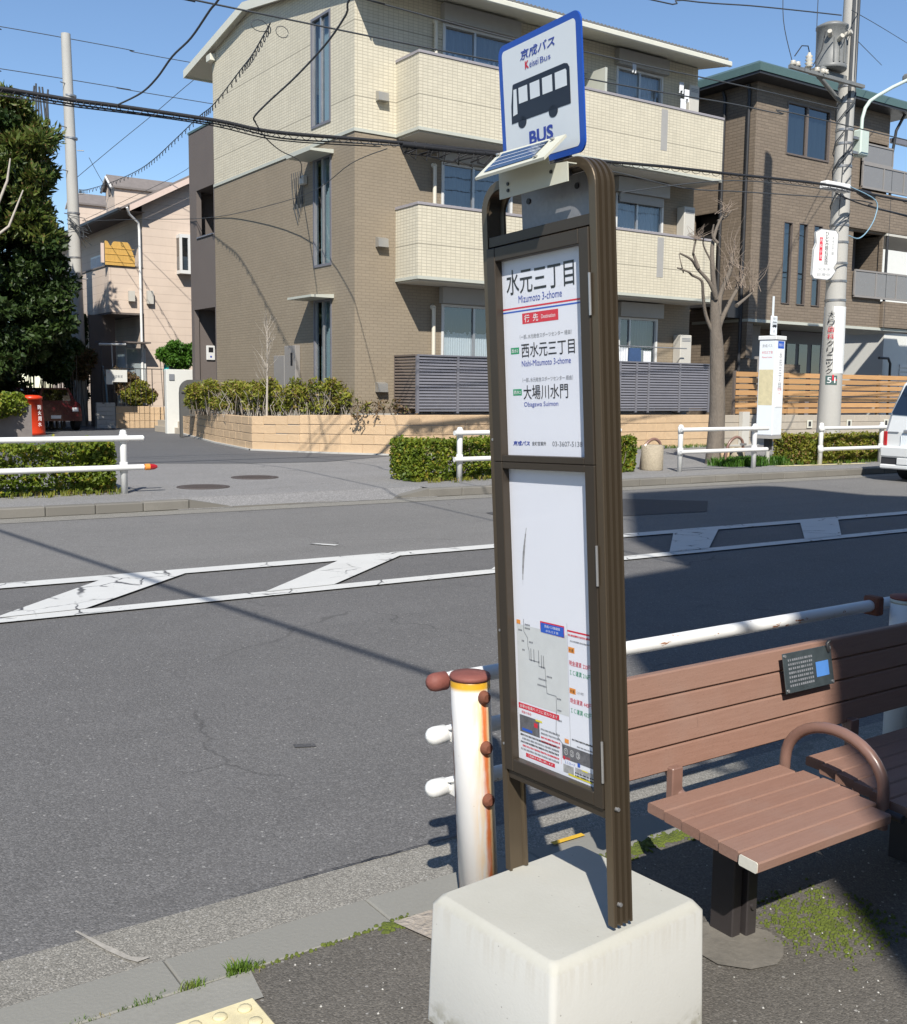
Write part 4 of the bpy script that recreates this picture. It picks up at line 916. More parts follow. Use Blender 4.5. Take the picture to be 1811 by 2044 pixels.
# notice board on the fence, thin fence
nb = thing('notice_board', (10.1, 34.5, 1.1), 'white notice board hung on the thin fence by the pink house', 'sign')
m = MB(); m.tube([(9.93, 34.6, .95), (9.93, 34.6, 2.16)], .02, 6); m.tube([(9.93, 34.6, 2.10), (11.9, 34.6, 2.10)], .015, 6); m.tube([(11.55, 34.6, .9), (11.55, 34.6, 2.1)], .015, 6); m.build('fence_frame', M['darkmetal'], nb)
for i in range(9): MB().tube([(9.98+.17*i, 34.62, .95), (9.98+.17*i, 34.62, 2.1)], .008, 4).build('wire_bar', M['darkmetal'], nb)
MB().box(10.02, 10.70, 34.52, 34.56, 1.66, 2.05).build('panel', M['white_wall'], nb); MB().box(10.02, 10.24, 34.53, 34.565, 1.58, 1.66).build('flap', M['white_wall'], nb)
XN = Matrix(((1, 0, 0, 10.02), (0, 0, -1, 34.518), (0, 1, 0, 1.66), (0, 0, 0, 1)))
text('学習教室', .34, .09, M['pgrey'], nb, XN, .20, .13); text('こ', .05, .06, M['pred'], nb, XN, .06, .29)
m = MB(); m.box(11.93, 12.02, 34.5, 34.6, .88, 2.12); tag(m.build('fence_post', M['louvre_b']), 'dark brown post between the notice board and white pillar', 'post')
m = MB(); m.cyl(11.75, 33.4, 2.02, 2.25, .22, .18, 12); tag(m.build('bucket', M['teal']), 'teal plastic tub below the round green bush', 'tub')
# red postbox
pb = thing('postbox', (7.04, 31.5, .12), 'tapered red paper collection box with white writing behind the hedge', 'box')
MB().lathe(7.04, 31.5, [(.34, .12), (.34, .2), (.27, 1.12), (.29, 1.12), (.29, 1.2), (.2, 1.24), (0, 1.25)], 24).build('body', M['red'], pb)
XP = Matrix(((.94, 0, 0, 7.04), (-.34, 0, -1, 31.19), (0, 1, -.0, .0), (0, 0, 0, 1)))
for i, ch in enumerate('防火用水'): text(ch, .09, .12, M['pwhite'], pb, XP, .08, .85-i*.16, .02)
for i, ch in enumerate('消火栓'): text(ch, .07, .10, M['porange'], pb, XP, -.16, .9-i*.14, .02)
# dark red car parked deep in the shade
cr = thing('parked_car', (8.2, 35, .12), 'dark red car parked in the shade left of the bare utility pole', 'car')
m = MB(); m.prism([(7.55, .42), (7.62, .95), (7.8, 1.05), (7.95, 1.45), (8.75, 1.45), (8.95, 1.05), (9.1, .95), (9.15, .42)], 34.2, 34.2+3.6, 1); m.build('body', M['darkred'], cr)
MB().quad((7.9, 34.19, 1.06), (8.82, 34.19, 1.06), (8.70, 34.19, 1.40), (8.0, 34.19, 1.40)).build('windscreen', M['glass_dark'], cr)
for x in (7.68, 8.85): MB().box(x, x+.18, 34.18, 34.199, .72, .84).build('headlight', M['pwhite'], cr)
MB().box(8.2, 8.5, 34.18, 34.199, .5, .6).build('number_plate', M['pwhite'], cr)
for x in (7.6, 8.95): MB().tube([(x, 34.6, .43), (x+.18, 34.6, .43)], .31, 16).build('wheel', M['tyre'], cr)

# ============================================================ street furniture across the road
# white van, seen from behind
van = thing('van', (18.6, 10.2, 0), 'white van with a dark rear window parked at the far kerb', 'van')
U0, VL_, VR_ = 16.7, 11.03, 9.45
prof = [(0, .30), (0, .86), (.05, 1.17), (.20, 1.69), (.30, 1.76), (3.4, 1.78), (3.9, 1.2), (4.3, .95), (4.35, .30)]
m = MB()
n = len(prof); mid = [(.07, VL_-.0), (.0, VL_-.05)]
secs = []
for (y, inset) in ((VL_, 1.), (VL_-.07, 0.), (VR_+.07, 0.), (VR_, 1.)):
    row = []
    for (x, z) in prof:
        tz = max(0, (z-.9)/.9)
        yy = y - (tz*.17 if y > 10.2 else -tz*.17)
        xx = x+.05*inset*(1 if x < 2 else -1); zz = z-(.05*inset if z > 1.5 else 0)
        row.append((U0+xx, yy, zz))
    secs.append(row)
vs = [p for r_ in secs for p in r_]; fs = []
for k in range(3):
    for i in range(n): j = (i+1) % n; fs.append((k*n+i, k*n+j, (k+1)*n+j, (k+1)*n+i))
fs += [tuple(range(n-1, -1, -1)), tuple(range(3*n, 4*n))]
body = m.add(vs, fs, False).build('body', M['van'], van)
def rear(y, z):                                     # point on the rear face
    x = .0 if z < .86 else (.05*(z-.86)/.31 if z < 1.17 else .05+.15*(z-1.17)/.52)
    return (U0+x-.012, y, z)
g = MB(); P = [(10.92, 1.20), (10.90, 1.16), (10.2, 1.13), (9.58, 1.16), (9.56, 1.20), (9.70, 1.66), (9.74, 1.69), (10.74, 1.69), (10.78, 1.66)]
g.add([rear(*p) for p in P], [tuple(range(len(P)))], False).build('rear_window', M['glass_dark'], van)
g = MB(); g.add([(rear(*p)[0]+.009, *rear(*p)[1:]) for p in P], [tuple(range(len(P)))], False).build('window_backing', M['interior'], van)
for y0 in (10.955, 9.455): MB().box(U0-.02, U0+.12, y0, y0+.07, .62, .87, .01).build('tail_light', M['tail'], van)
m = MB(); m.box(U0-.10, U0+.05, VR_, VL_, .42, .62, .03); m.box(U0-.09, U0+.04, VR_, VL_, .22, .30, .02); bp = m.build('bumper', M['van'], van)
MB().box(U0-.07, U0+.03, 10.72, VL_-.02, .30, .42).build('bumper_grille', M['darkmetal'], bp); MB().box(U0-.07, U0+.03, VR_+.02, 9.76, .30, .42).build('bumper_grille', M['darkmetal'], bp)
MB().box(U0-.095, U0-.02, 10.0, 10.70, .30, .42, .01).build('bumper_step', M['van'], bp)
MB().box(U0-.022, U0-.002, 10.02, 10.68, .60, .84, .02).build('plate_recess', M['signwhite'], van)
MB().tube([(U0-.03, 10.62, .88), (U0-.035, 10.3, .88)], .03, 8).build('door_handle', M['silver'], van)
m = MB(); m.box(U0-.016, U0-.004, 10.74, 10.94, .853, .868); m.build('badge', M['pgrey'], van)
for (x, y) in ((17.35, 10.80), (17.35, 9.5), (20.1, 10.80), (20.1, 9.5)):
    w = MB(); w.tube([(x, y, .29), (x, y+.19, .29)], .29, 24); o = w.build('wheel', M['tyre'], van); MB().tube([(x, y-.004, .29), (x, y+.194, .29)], .17, 16).build('rim', M['silver'], o)
MB().box(16.95, 20.9, 9.6, 10.9, .2, .32).build('underbody', M['darkmetal'], van)
m = MB(); m.box(19.9, 20.0, VL_, VL_+.14, 1.05, 1.25, .02); m.build('wing_mirror', M['darkmetal'], van)
for (a, b) in ((17.1, 18.0), (18.1, 19.2), (19.3, 20.0)):
    g = MB(); g.quad((U0+a-16.7, VL_-.03, 1.15), (U0+b-16.7, VL_-.03, 1.15), (U0+b-16.7, VL_-.125, 1.62), (U0+a-16.7, VL_-.125, 1.62)); g.build('side_window', M['glass_dark'], van)

# utility pole (right) with its fittings
PX, PY = 20.3, 14.8
pole = thing('utility_pole', (PX, PY, .12), 'concrete utility pole with a transformer and a clinic advert wrapped round it', 'utility pole')
m = MB(); m.tube([(PX, PY, .1), (PX+.03, PY, 5.5), (PX+.07, PY, 13.5)], [.27, .205, .14], 28); m.build('shaft', M['pole'], pole)
def rp(z): return .27-(.065)*(z/5.5) if z < 5.5 else .205-.065*(z-5.5)/8
for z in (3.62, 4.05, 4.45, 4.92, 5.3, 6.15, 6.6, 7.1, 7.4, 8.0, 8.35): m = MB(); m.tube([(PX+.005*z, PY, z), (PX+.005*z, PY, z+.05)], rp(z)+.012, 24); m.build('steel_band', M['band'], pole)
m = MB(); m.tube([(PX+.02, PY, 1.98), (PX+.03, PY, 3.50)], [rp(2)+.008, rp(3.5)+.010], 32, False); wrap = m.build('advert_wrap', M['white_paint'], pole)
vd = Vector((-PX, -PY)).normalized()                # toward the road, where the advert faces
def onpole(ang, z, r):
    a = math.atan2(vd.y, vd.x)+ang; return (PX+.02+r*math.cos(a), PY+r*math.sin(a), z)
class PoleXF:
    def __init__(s, r): s.r = r
    def __matmul__(s, v): return Vector(onpole(v.x/s.r, v.y, s.r+v.z))
px = PoleXF(.262)
z = 3.42
for chs, mt, hh in (('大り', 'black', .17), ('歯科', 'pred', .15), ('クリニック', 'black', .15)):
    for ch in chs: text(ch, .15, hh*.86, M[mt], wrap, px, -.135, z-hh, .004); z -= hh+.008
text('L', .1, .13, M['pred'], wrap, px, .02, z-.14, .004, bold=.03)
px2 = PoleXF(.258)
gr = MB(px2); 
for i in range(8): gr.quad((-.13+.26*i/8, 1.72, .004), (-.13+.26*(i+1)/8, 1.72, .004), (-.13+.26*(i+1)/8, 1.93, .004), (-.13+.26*i/8, 1.93, .004))
gp_ = gr.build('number_plate', M['roof_green'], pole); text('51', .18, .13, M['pwhite'], gp_, px2, -.09, 1.76, .008)
m = MB()
for i, (dx, r_) in enumerate(((-.12, .03), (.0, .035), (.10, .025), (-.17, .018))): m.tube([(PX+dx+.03, PY-.17+abs(dx)*.5, 5.2), (PX+dx*.8+.05, PY-.15, 8.2), (PX+dx*.7+.06, PY-.15, 13)], r_, 6)
for k in range(9):
    a = rng.uniform(0, 6.28); z0 = rng.uniform(5.1, 7.8); m.tube([(PX+.22*math.cos(a+t*.9), PY-.02+.22*math.sin(a+t*.9), z0+t*.22) for t in range(5)], .014, 5)
m.build('riser_cables', M['cable_g'], pole)
def loc_pt(x, z): return x, z
tr = thing('transformer', (19.72, 14.8, 8.4), 'grey pole mounted transformer drum with rust streaks', 'transformer')
m = MB(); m.lathe(19.72, PY, [(.34, 8.34), (.35, 8.36), (.35, 8.42), (.325, 8.44), (.325, 9.20), (.345, 9.22), (.345, 9.27), (.2, 9.34), (0, 9.35)], 28); m.build('drum', M['transf'], tr)
for (a, z) in ((-2.6, 9.0), (-1.4, 9.02), (-2.0, 8.9)): m = MB(); m.tube([(19.72+.3*math.cos(a), PY+.3*math.sin(a), z), (19.72+.46*math.cos(a), PY+.46*math.sin(a), z+.05)], [.06, .05], 8); m.build('bushing', M['porcelain'], tr)
m = MB()
for a in (-2.3, -1.9, -1.5, -1.0): m.tube([(19.72+.335*math.cos(a), PY+.335*math.sin(a), 8.45), (19.72+.335*math.cos(a), PY+.335*math.sin(a), 8.95)], .022, 4)
m.build('cooling_rib', M['transf'], tr)
br = thing('pole_bracket', (20.0, 14.8, 8.2), 'steel bracket with ribbed insulators below the transformer', 'bracket')
m = MB(); m.box(17.95, 20.5, PY-.36, PY-.28, 8.04, 8.11); m.box(19.1, 20.3, PY-.1, PY+.1, 8.2, 8.31); m.tube([(19.3, PY, 8.2), (20.15, PY, 7.75)], .05, 6); m.tube([(19.2, PY-.2, 8.25), (19.0, PY-.3, 8.05)], .09, 6); m.build('arm', M['transf'], br)
m = MB(); m.lathe(18.57, PY-.32, [(.05, 8.1), (.05, 8.16)]+[(r_, 8.17+.035*i) for i, r_ in enumerate((.09, .05, .09, .05, .085, .05, .08, .04))]+[(.03, 8.46), (0, 8.47)], 14); m.build('insulator', M['porcelain'], br)
for x in (18.05, 18.2, 18.85, 19.05, 19.15): m = MB(); m.lathe(x, PY-.32, [(.05, 8.105), (.075, 8.13), (.05, 8.17), (.06, 8.20), (0, 8.22)], 10); m.build('insulator', M['porcelain'], br)
m = MB(); m.tube([(18.57, PY-.32, 8.46), (18.5, PY-.33, 8.58), (18.3, PY-.33, 8.55), (18.08, PY-.33, 8.3)], .012, 5); m.tube([(18.7, PY-.33, 8.22), (19.0, PY-.3, 8.6), (19.1, PY-.3, 9.0)], .012, 5); m.build('jumper_wire', M['cable'], br)
lamp = thing('street_lamp', (20.8, 14.75, 6.7), 'pale green street lamp arm curving up from the utility pole', 'street lamp')
MB().box(20.62, 20.93, 14.55, 14.78, 6.66, 7.24, .03).build('control_box', M['lampgreen'], lamp)
MB().tube([(20.76, 14.66, 7.22), (20.77, 14.66, 7.5), (20.86, 14.66, 7.74), (21.02, 14.66, 7.92), (21.3, 14.66, 8.08), (21.85, 14.66, 8.36), (22.45, 14.66, 8.63)], .04, 10).build('arm', M['lampgreen'], lamp)
MB().box(22.4, 22.95, 14.5, 14.82, 8.60, 8.78, .05).build('lamp_head', M['transf'], lamp)
for z in (7.0, 6.68): MB().box(20.4, 20.65, 14.6, 14.68, z, z+.06).build('bracket', M['band'], lamp)
cb = thing('cable_closure', (19.7, 14.6, 5.95), 'white horizontal cable box hanging left of the utility pole', 'cable box')
MB().box(19.26, 20.12, 14.38, 14.60, 5.80, 5.98, .03).build('box', M['white_paint'], cb); MB().tube([(19.7, 14.49, 5.981), (19.7, 14.49, 6.05)], .02, 6).build('hanger', M['band'], cb)
cb2 = tag(MB().tube([(20.9, 14.75, 5.97), (21.3, 14.78, 5.93), (21.55, 14.8, 5.9)], [.06, .10, .06], 10).build('cable_joint', M['cable']), 'black swollen cable joint right of the utility pole', 'cable joint')
sg = thing('clinic_sign', (19.7, 14.6, 4.5), 'white lobed vertical advertising sign hung on the utility pole', 'sign')
XS = Matrix(((.96, .0, -.28, 19.36), (-.28, 0, -.96, 14.75), (0, 1, 0, 3.94), (0, 0, 0, 1)))
out = [(.06, .02), (.42, .0), (.52, .05), (.64, .20), (.58, .28), (.62, .34), (.66, .40), (.66, 1.02), (.60, 1.10), (.20, 1.12), (.04, 1.04), (.08, .80), (.02, .66), (0, .10)]
m = MB(XS); n = len(out); m.add([(x, y, 0) for x, y in out]+[(x, y, -.05) for x, y in out], [tuple(range(n)), tuple(range(2*n-1, n-1, -1))]+[(i, n+i, n+(i+1) % n, (i+1) % n) for i in range(n)], False); m.build('panel', M['white_paint'], sg)
m = MB(XS)
for (p, q) in zip(out, out[1:]+out[:1]):
    d = Vector((q[0]-p[0], q[1]-p[1])).normalized()*.012; nx, ny = -d.y, d.x
    m.quad((p[0], p[1], .002), (q[0], q[1], .002), (q[0]+nx, q[1]+ny, .002), (p[0]+nx, p[1]+ny, .002))
m.build('border', M['pgrey'], sg)
MB(XS).quad((.17, .42, .0022), (.25, .42, .0022), (.25, .93, .0022), (.17, .93, .0022)).build('red_band', M['pred'], sg)
for i, ch in enumerate('ひとみ眼科医院'): text(ch, .085, .10, M['black'], sg, XS, .32, .96-i*.105, .003)
for i, ch in enumerate('内科小児'): text(ch, .06, .09, M['pwhite'], sg, XS, .18, .82-i*.12, .004)
for i, ch in enumerate('水元三丁目'): text(ch, .05, .06, M['pgrey'], sg, XS, .50, .90-i*.085, .003)
text('火水木', .34, .07, M['pgrey'], sg, XS, .16, .20); text('診療中', .34, .07, M['pgrey'], sg, XS, .14, .08)
for z in (4.82, 4.15): MB().tube([(19.9, 14.62, z), (20.3, 14.75, z+.07)], .02, 6).build('bracket', M['band'], sg)

# utility pole (left, down the side street)
p2 = thing('utility_pole', (10.19, 38.2, .12), 'slender bare concrete utility pole in front of the pink house', 'utility pole')
m = MB(); m.tube([(10.19, 38.2, 0), (10.13, 38.2, 7), (10.05, 38.2, 13.35)], [.24, .20, .155], 20); m.build('shaft', M['pole'], p2)
m = MB()
for i in range(11): z = 4.5+i*.72; s = 1 if i % 2 else -1; m.tube([(10.13+s*.16, 38.1, z), (10.13+s*.36, 38.0, z)], .018, 4)
m.build('step_bolt', M['band'], p2)
for z in (3.0, 5.9, 7.4, 9.9, 11.3): m = MB(); m.tube([(10.13, 38.2, z), (10.13, 38.2, z+.06)], .215, 16); m.build('steel_band', M['band'], p2)
m = MB()
for k in range(9): z = 6.3+1.1*rng.random(); m.tube([(9.95-.12*rng.random(), 38.0, z+.5*rng.random()), (10.15+.3*rng.random(), 37.9, z), (10.35+.3*rng.random(), 37.9, z-.5*rng.random())], .012, 4)
m.build('service_cables', M['cable_g'], p2)
m = MB(); 
for k in range(9): x = 8.9+.5*rng.random(); m.tube([(x, 37.9, 11.1+.4*rng.random()), (x+.1*rng.normal(), 37.9, 10.4), (x+.25*rng.normal(), 37.9, 9.3+.5*rng.random())], .03, 4)
tag(m.build('cable_cluster', M['cable_g']), 'tangle of thin black cables left of the bare utility pole', 'cables')
m = MB(); m.tube([(10.62, 36.4, .12), (10.50, 36.2, 1.6), (10.4, 36.2, 2.2)], .03, 6); tag(m.build('guy_guard', M['cable_b']), 'pale blue leaning pipe beside the bare utility pole', 'pipe')
for o in [o for o in bpy.data.objects if o.parent is None and o.name.split('.')[0] in ('transformer', 'pole_bracket', 'street_lamp', 'cable_closure', 'clinic_sign', 'cable_joint')] + [pole]:
    o.location += Vector((.8, .583, {'transformer': .28, 'pole_bracket': .26, 'street_lamp': .23, 'cable_closure': .18, 'cable_joint': .18, 'clinic_sign': .12}.get(o.name.split('.')[0], 0)))
# overhead cables
WIRES = [
('bundle_a', .035, [(1.89, 14.6, 5.18), (3.02, 14.62, 5.22), (3.91, 14.63, 5.22), (4.52, 14.64, 5.24), (5.88, 14.66, 5.26), (6.73, 14.67, 5.23), (8.07, 14.69, 5.32), (9.26, 14.7, 5.4), (10.35, 14.71, 5.46), (11.84, 14.73, 5.56), (13.25, 14.74, 5.65), (14.91, 14.75, 5.76), (16.77, 14.77, 5.85), (18.29, 14.77, 5.93), (20.1, 14.79, 6.0), (22.8, 14.8, 5.97), (40, 14.8, 5.9)]),
('bundle_b', .02, [(1.89, 14.6, 5.14), (3.02, 14.64, 5.19), (3.92, 14.67, 5.18), (5.91, 14.72, 5.23), (6.93, 14.75, 5.18), (8.12, 14.77, 5.28), (9.32, 14.8, 5.39)]),
('bundle_c', .016, [(1.88, 14.6, 5.09), (3.02, 14.64, 5.14), (3.92, 14.67, 5.15), (4.96, 14.7, 5.19), (5.91, 14.73, 5.2), (6.93, 14.76, 5.15), (8.67, 14.8, 5.3)]),
('upper_a', .022, [(-8, 14.0, 6.6), (4.24, 14.4, 6.71), (5.5, 14.45, 6.75), (6.82, 14.5, 6.79), (8.89, 14.56, 6.85), (10.82, 14.62, 6.92), (12.73, 14.66, 6.99), (14.4, 14.7, 7.06), (16.67, 14.74, 7.18), (18.19, 14.77, 7.22), (20.14, 14.8, 7.32), (40, 14.8, 7.3)]),
('upper_b', .022, [(-8, 14.0, 7.2), (7.1, 14.4, 7.3), (8.34, 14.45, 7.31), (11.06, 14.56, 7.31), (12.6, 14.61, 7.41), (14.35, 14.66, 7.46), (16.62, 14.72, 7.55), (18.15, 14.76, 7.59), (20.11, 14.8, 7.63)]),
('low_a', .018, [(13.63, 14.6, 5.12), (16.71, 14.7, 5.71), (20.13, 14.8, 5.92)]),
('low_b', .02, [(10.4, 14.7, 5.46), (13.22, 14.7, 5.5), (15.36, 14.74, 5.42), (17.06, 14.76, 5.54), (20.14, 14.8, 5.76)]),
('top_r', .022, [(-8, 13.5, 7.8), (11.93, 14.0, 8.26), (14.76, 14.32, 8.62), (16.86, 14.53, 9.01), (18.56, 14.68, 9.3), (20.03, 14.8, 9.54)]),
('riseA', .022, [(4.5, 14.6, 5.25), (4.63, 14.04, 5.3), (4.68, 13.57, 5.39), (4.68, 13.0, 5.51), (4.7, 12.42, 5.58), (4.65, 11.69, 5.68), (4.63, 11.4, 5.7), (4.5, 10.5, 5.76), (4.0, 7, 5.9), (3, 0, 6.2)]),
('riseB', .022, [(6.51, 14.7, 5.34), (6.44, 14.57, 5.38), (6.44, 14.03, 5.49), (6.43, 13.22, 5.61), (6.33, 12.16, 5.74), (6.15, 11.3, 5.82), (5.89, 10.5, 5.86), (5.4, 7, 6.0), (4.6, 0, 6.2)]),
('drop_house', .018, [(6.49, 14.7, 5.36), (7.37, 16.26, 5.53), (8.33, 17.74, 5.71), (9.58, 19.48, 5.96), (11.1, 22.6, 6.32)]),
('spiral', .018, [(6.67, 14.5, 6.69), (7.79, 17.66, 7.25), (8.34, 19.5, 7.5), (9.33, 23.33, 7.83), (9.63, 25.0, 7.95), (10.09, 27.95, 8.02), (10.37, 30.37, 7.99), (10.48, 32.28, 7.97), (10.45, 34.73, 8.0), (10.31, 37.05, 8.09), (10.23, 37.8, 8.19)]),
('thinD', .018, [(14.12, 30.0, 12.67), (13.44, 31.79, 11.85), (12.66, 33.32, 11.17), (11.92, 34.81, 10.37), (11.06, 36.34, 9.5), (10.19, 37.8, 8.6)]),
('thinE', .014, [(8.73, 14.7, 5.26), (9.65, 17.55, 5.62), (10.63, 21.21, 5.73), (11.12, 26.13, 6.0), (11.17, 29.3, 6.25), (11.0, 33.28, 6.71), (10.32, 37.8, 7.15)]),
('far1', .02, [(-20, 45, 15.3), (6.75, 45.0, 15.12), (9.38, 45.0, 15.26), (14.2, 45.0, 15.31), (19.01, 45.0, 15.3), (60, 45, 16)]),
('far2', .02, [(-20, 45, 13.8), (6.69, 45.0, 13.57), (9.32, 45.0, 13.69), (14.16, 45.0, 13.73), (18.07, 45.0, 13.72), (60, 45, 14)]),
('thinF', .014, [(10.32, 37.8, 7.17), (11.16, 35.74, 7.64), (12.15, 32.8, 8.26), (12.65, 30.0, 9.01)]),
('thinG', .016, [(10.6, 37.8, 9.29), (11.87, 40.96, 9.26), (13.63, 45.0, 9.09)]),
('rpole1', .014, [(20.37, 14.8, 9.71), (24.46, 16.86, 10.69), (31.39, 20.0, 12.04)]),
('rpole2', .014, [(20.23, 14.8, 9.28), (29.11, 20.0, 11.34)]),
('vert1', .014, [(17.72, 14.45, 10.9), (17.75, 14.5, 9.86), (17.79, 14.5, 8.93), (18.08, 14.48, 8.2)]),
('vert2', .014, [(18.79, 14.45, 11.0), (18.84, 14.5, 9.14), (18.85, 14.48, 8.2)]),
('rp_bundle2', .03, [(20.14, 14.8, 5.86), (21.22, 14.89, 5.75), (23.22, 15.05, 5.7), (25.36, 15.2, 5.65), (40, 16, 5.6)]),
('rp3', .02, [(20.14, 14.8, 5.76), (21.73, 15.0, 5.85), (23.45, 15.2, 5.77), (40, 16.4, 5.8)]),
('blue_loop', .024, [(20.55, 14.7, 4.98), (20.9, 14.7, 4.95), (21.22, 14.7, 5.15), (21.5, 14.72, 5.5), (21.51, 14.75, 5.85), (20.65, 14.8, 6.05)]),
('road_shadow', .034, [(-2.9, 20, 6.2), (-1.43, 6.22, 6.1), (-.66, -.9, 6.1), (0, -8, 6.3)]),
]
LBL = {'bundle_a': 'thick black cable bundle sagging across the front of the apartment house', 'bundle_b': 'thinner black cable just under the thick bundle at the left', 'bundle_c': 'lowest thin cable of the bundle at the left',
 'upper_a': 'black cable crossing the upper tiled wall, lower of the upper two', 'upper_b': 'uppermost black cable across the top floor windows', 'low_a': 'thin cable rising to the white cable box', 'low_b': 'cable under the second balcony running to the right pole', 'top_r': 'single cable high in the sky at the top right',
 'riseA': 'cable curving up from the bundle across the open sky at the left', 'riseB': 'cable curving up from the bundle over the cream gable wall', 'drop_house': 'cable drooping from the bundle to the side wall junction box', 'spiral': 'spiral wrapped cable running down to the bare utility pole', 'thinD': 'straight thin cable slanting across the sky to the bare pole',
 'thinE': 'thin cable running along the brown side wall to the bare pole', 'far1': 'faint upper wire across the left sky', 'far2': 'faint lower wire across the left sky', 'thinF': 'short thin wire behind the dark stair screen', 'thinG': 'short wire leading to the pink house dormer', 'rpole1': 'upper faint wire in the sky right of the utility pole',
 'rpole2': 'lower faint wire in the sky right of the utility pole', 'vert1': 'left of the two upright wires above the insulators', 'vert2': 'upright wire beside the transformer', 'rp_bundle2': 'black cable leaving the right pole towards the frosted balconies', 'rp3': 'lower black cable leaving the right pole to the right', 'blue_loop': 'pale blue cable loop hanging from the right pole',
 'road_shadow': 'overhead cable crossing the road whose shadow lies on the asphalt', 'road_shadow2': 'thin overhead cable crossing the road beside the thicker one'}
def smooth(pts, k=4):
    P = [Vector(p) for p in pts]; o = []
    for i in range(len(P)-1):
        a, b, c, d = P[max(i-1, 0)], P[i], P[i+1], P[min(i+2, len(P)-1)]
        for j in range(k):
            t = j/k; o.append(.5*((2*b)+(c-a)*t+(2*a-5*b+4*c-d)*t*t+(3*b-a-3*c+d)*t**3))
    return o+[P[-1]]
for n_, r_, pts in WIRES:
    m = MB(); sp = smooth(pts, 5); m.tube(sp, r_*(.8 if n_ in ('road_shadow', 'bundle_a', 'far1', 'far2') else .58), 6)
    if n_ == 'spiral' or n_ == 'bundle_a':
        L = 0; hx = []; amp = .06 if n_ == 'spiral' else .035
        for i in range(len(sp)-1):
            for j in range(12):
                q = sp[i].lerp(sp[i+1], j/12); L = (i*12+j); hx.append((q.x, q.y+amp*math.sin(L*.7), q.z-amp+amp*math.cos(L*.7)))
        m.tube(hx, .006 if n_ != 'spiral' else .009, 3)
    if n_ == 'bundle_a':
        for c in (9.3, 9.9, 10.5, 11.0):
            for k in range(5):
                x = c+rng.normal()*.2; m.tube([(x, 14.7, 5.42), (x+.1*rng.normal(), 14.7, 5.3-.15*rng.random()), (x+.25*rng.normal(), 14.7, 5.25), (x+.3, 14.7, 5.44)], .012, 4)
        m.tube([(9.0, 14.7, 5.36), (10.3, 14.72, 5.42), (12.5, 14.74, 5.56)], .045, 6)
    if n_ == 'upper_a':
        for (x, z, w) in ((6.5, 6.70, .13), (6.85, 6.68, .10)): m.tube([(x+w*math.cos(t*.6), 14.5, z-.08+.08*math.sin(t*.6)) for t in range(11)], .006, 4)
    tag(m.build('overhead_cable', M['cable_b'] if n_ == 'blue_loop' else (M['cable_g'] if r_ < .024 else M['cable'])), LBL[n_], 'cable')

# guard rails across the road
def guard(y, posts, u0, u1, zt, zm, label, ptop=.95, group='white guard rails along the far kerb', kr=.037, slope=0.):
    t = thing('guard_rail', (posts[0], y, .12), label, 'guard rail', group)
    for p in posts:
        m = MB(); yy = y+slope*(p-posts[0]); m.lathe(p, yy, [(.045, .10), (.045, .95-.035), (.035, .95-.008), (.0, .95)], 16); m.lathe(p, yy, [(.052, zm-.07), (.052, zm+.07)], 16); m.lathe(p, yy, [(.052, zt-.07), (.052, zt+.05)], 16); m.build('post', M['white_paint'], t)
    for z in (zt, zm): m = MB(); m.tube([(u0, y-.06+slope*(u0-posts[0]), z), (u1, y-.06+slope*(u1-posts[0]), z)], kr, 12); m.tube([(u1, y-.06+slope*(u1-posts[0]), z), (u1+.02, y-.06+slope*(u1-posts[0]), z)], [kr, kr*.4], 12); m.build('rail', M['white_paint'], t)
    return t
gl_ = guard(13.72, [4.18, 2.15, .1, -1.9], -4, 4.42, .84, .46, 'white two bar guard rail with a red reflector in front of the left hedge')
MB().tube([(4.44, 13.66, .46), (4.50, 13.66, .46)], .042, 12).build('reflector_ring', M['porange'], gl_); MB().tube([(4.50, 13.66, .46), (4.56, 13.66, .46), (4.60, 13.66, .46)], [.042, .038, .02], 12).build('reflector', M['tail'], gl_)
guard(13.2, [9.14, 10.6, 12.2], 9.0, 12.4, .86, .46, 'white guard rail behind the middle hedge, mostly hidden by the bus stop')
guard(13.0, [13.71, 15.66], 13.66, 15.95, .86, .47, 'short white guard rail in front of the bare street tree')
guard(13.0, [17.62, 19.6], 17.62, 19.9, .84, .43, 'white guard rail running through the right hedge behind the van')

# bus stop across the road
b2_ = thing('bus_stop_pillar', (16.2, 13.1, .12), 'tall white four sided bus stop pillar on the far pavement', 'bus stop')
X2 = Matrix.Translation((16.38, 13.32, 0)) @ Matrix.Rotation(R(-34), 4, 'Z') if False else Matrix.Translation((16.60, 13.45, 0)) @ Matrix.Rotation(R(9), 4, 'Z') @ Matrix.Diagonal((.70, .70, 1, 1))
m = MB(X2); m.box(-.25, .25, -.25, .25, .70, 2.52, .015); m.build('body', M['paper'], b2_)
m = MB(X2); m.box(-.275, .275, -.275, .275, 2.521, 2.60, .01); m.build('top_cap', M['white_paint'], b2_)
m = MB(X2); m.box(-.25, .25, -.26, .25, .64, .699); m.build('bottom_cap', M['shutter'], b2_)
m = MB(X2); m.box(-.08, .08, -.08, .08, .42, .639); m.build('joint', M['darkmetal'], b2_)
m = MB(X2); m.cyl(0, 0, .1, .42, .06); m.build('leg', M['pole'], b2_)
m = MB(X2); m.box(-.16, .13, -.05, .0, 2.62, 2.98, .01); m.box(-.09, -.05, -.04, 0, 2.98, 3.35); o = m.build('sign_plate', M['signwhite'], b2_)
XA = X2 @ Matrix(((0, 0, -1, -.2505), (-1, 0, 0, .25), (0, 1, 0, 0), (0, 0, 0, 1)))    # side face, towards -u
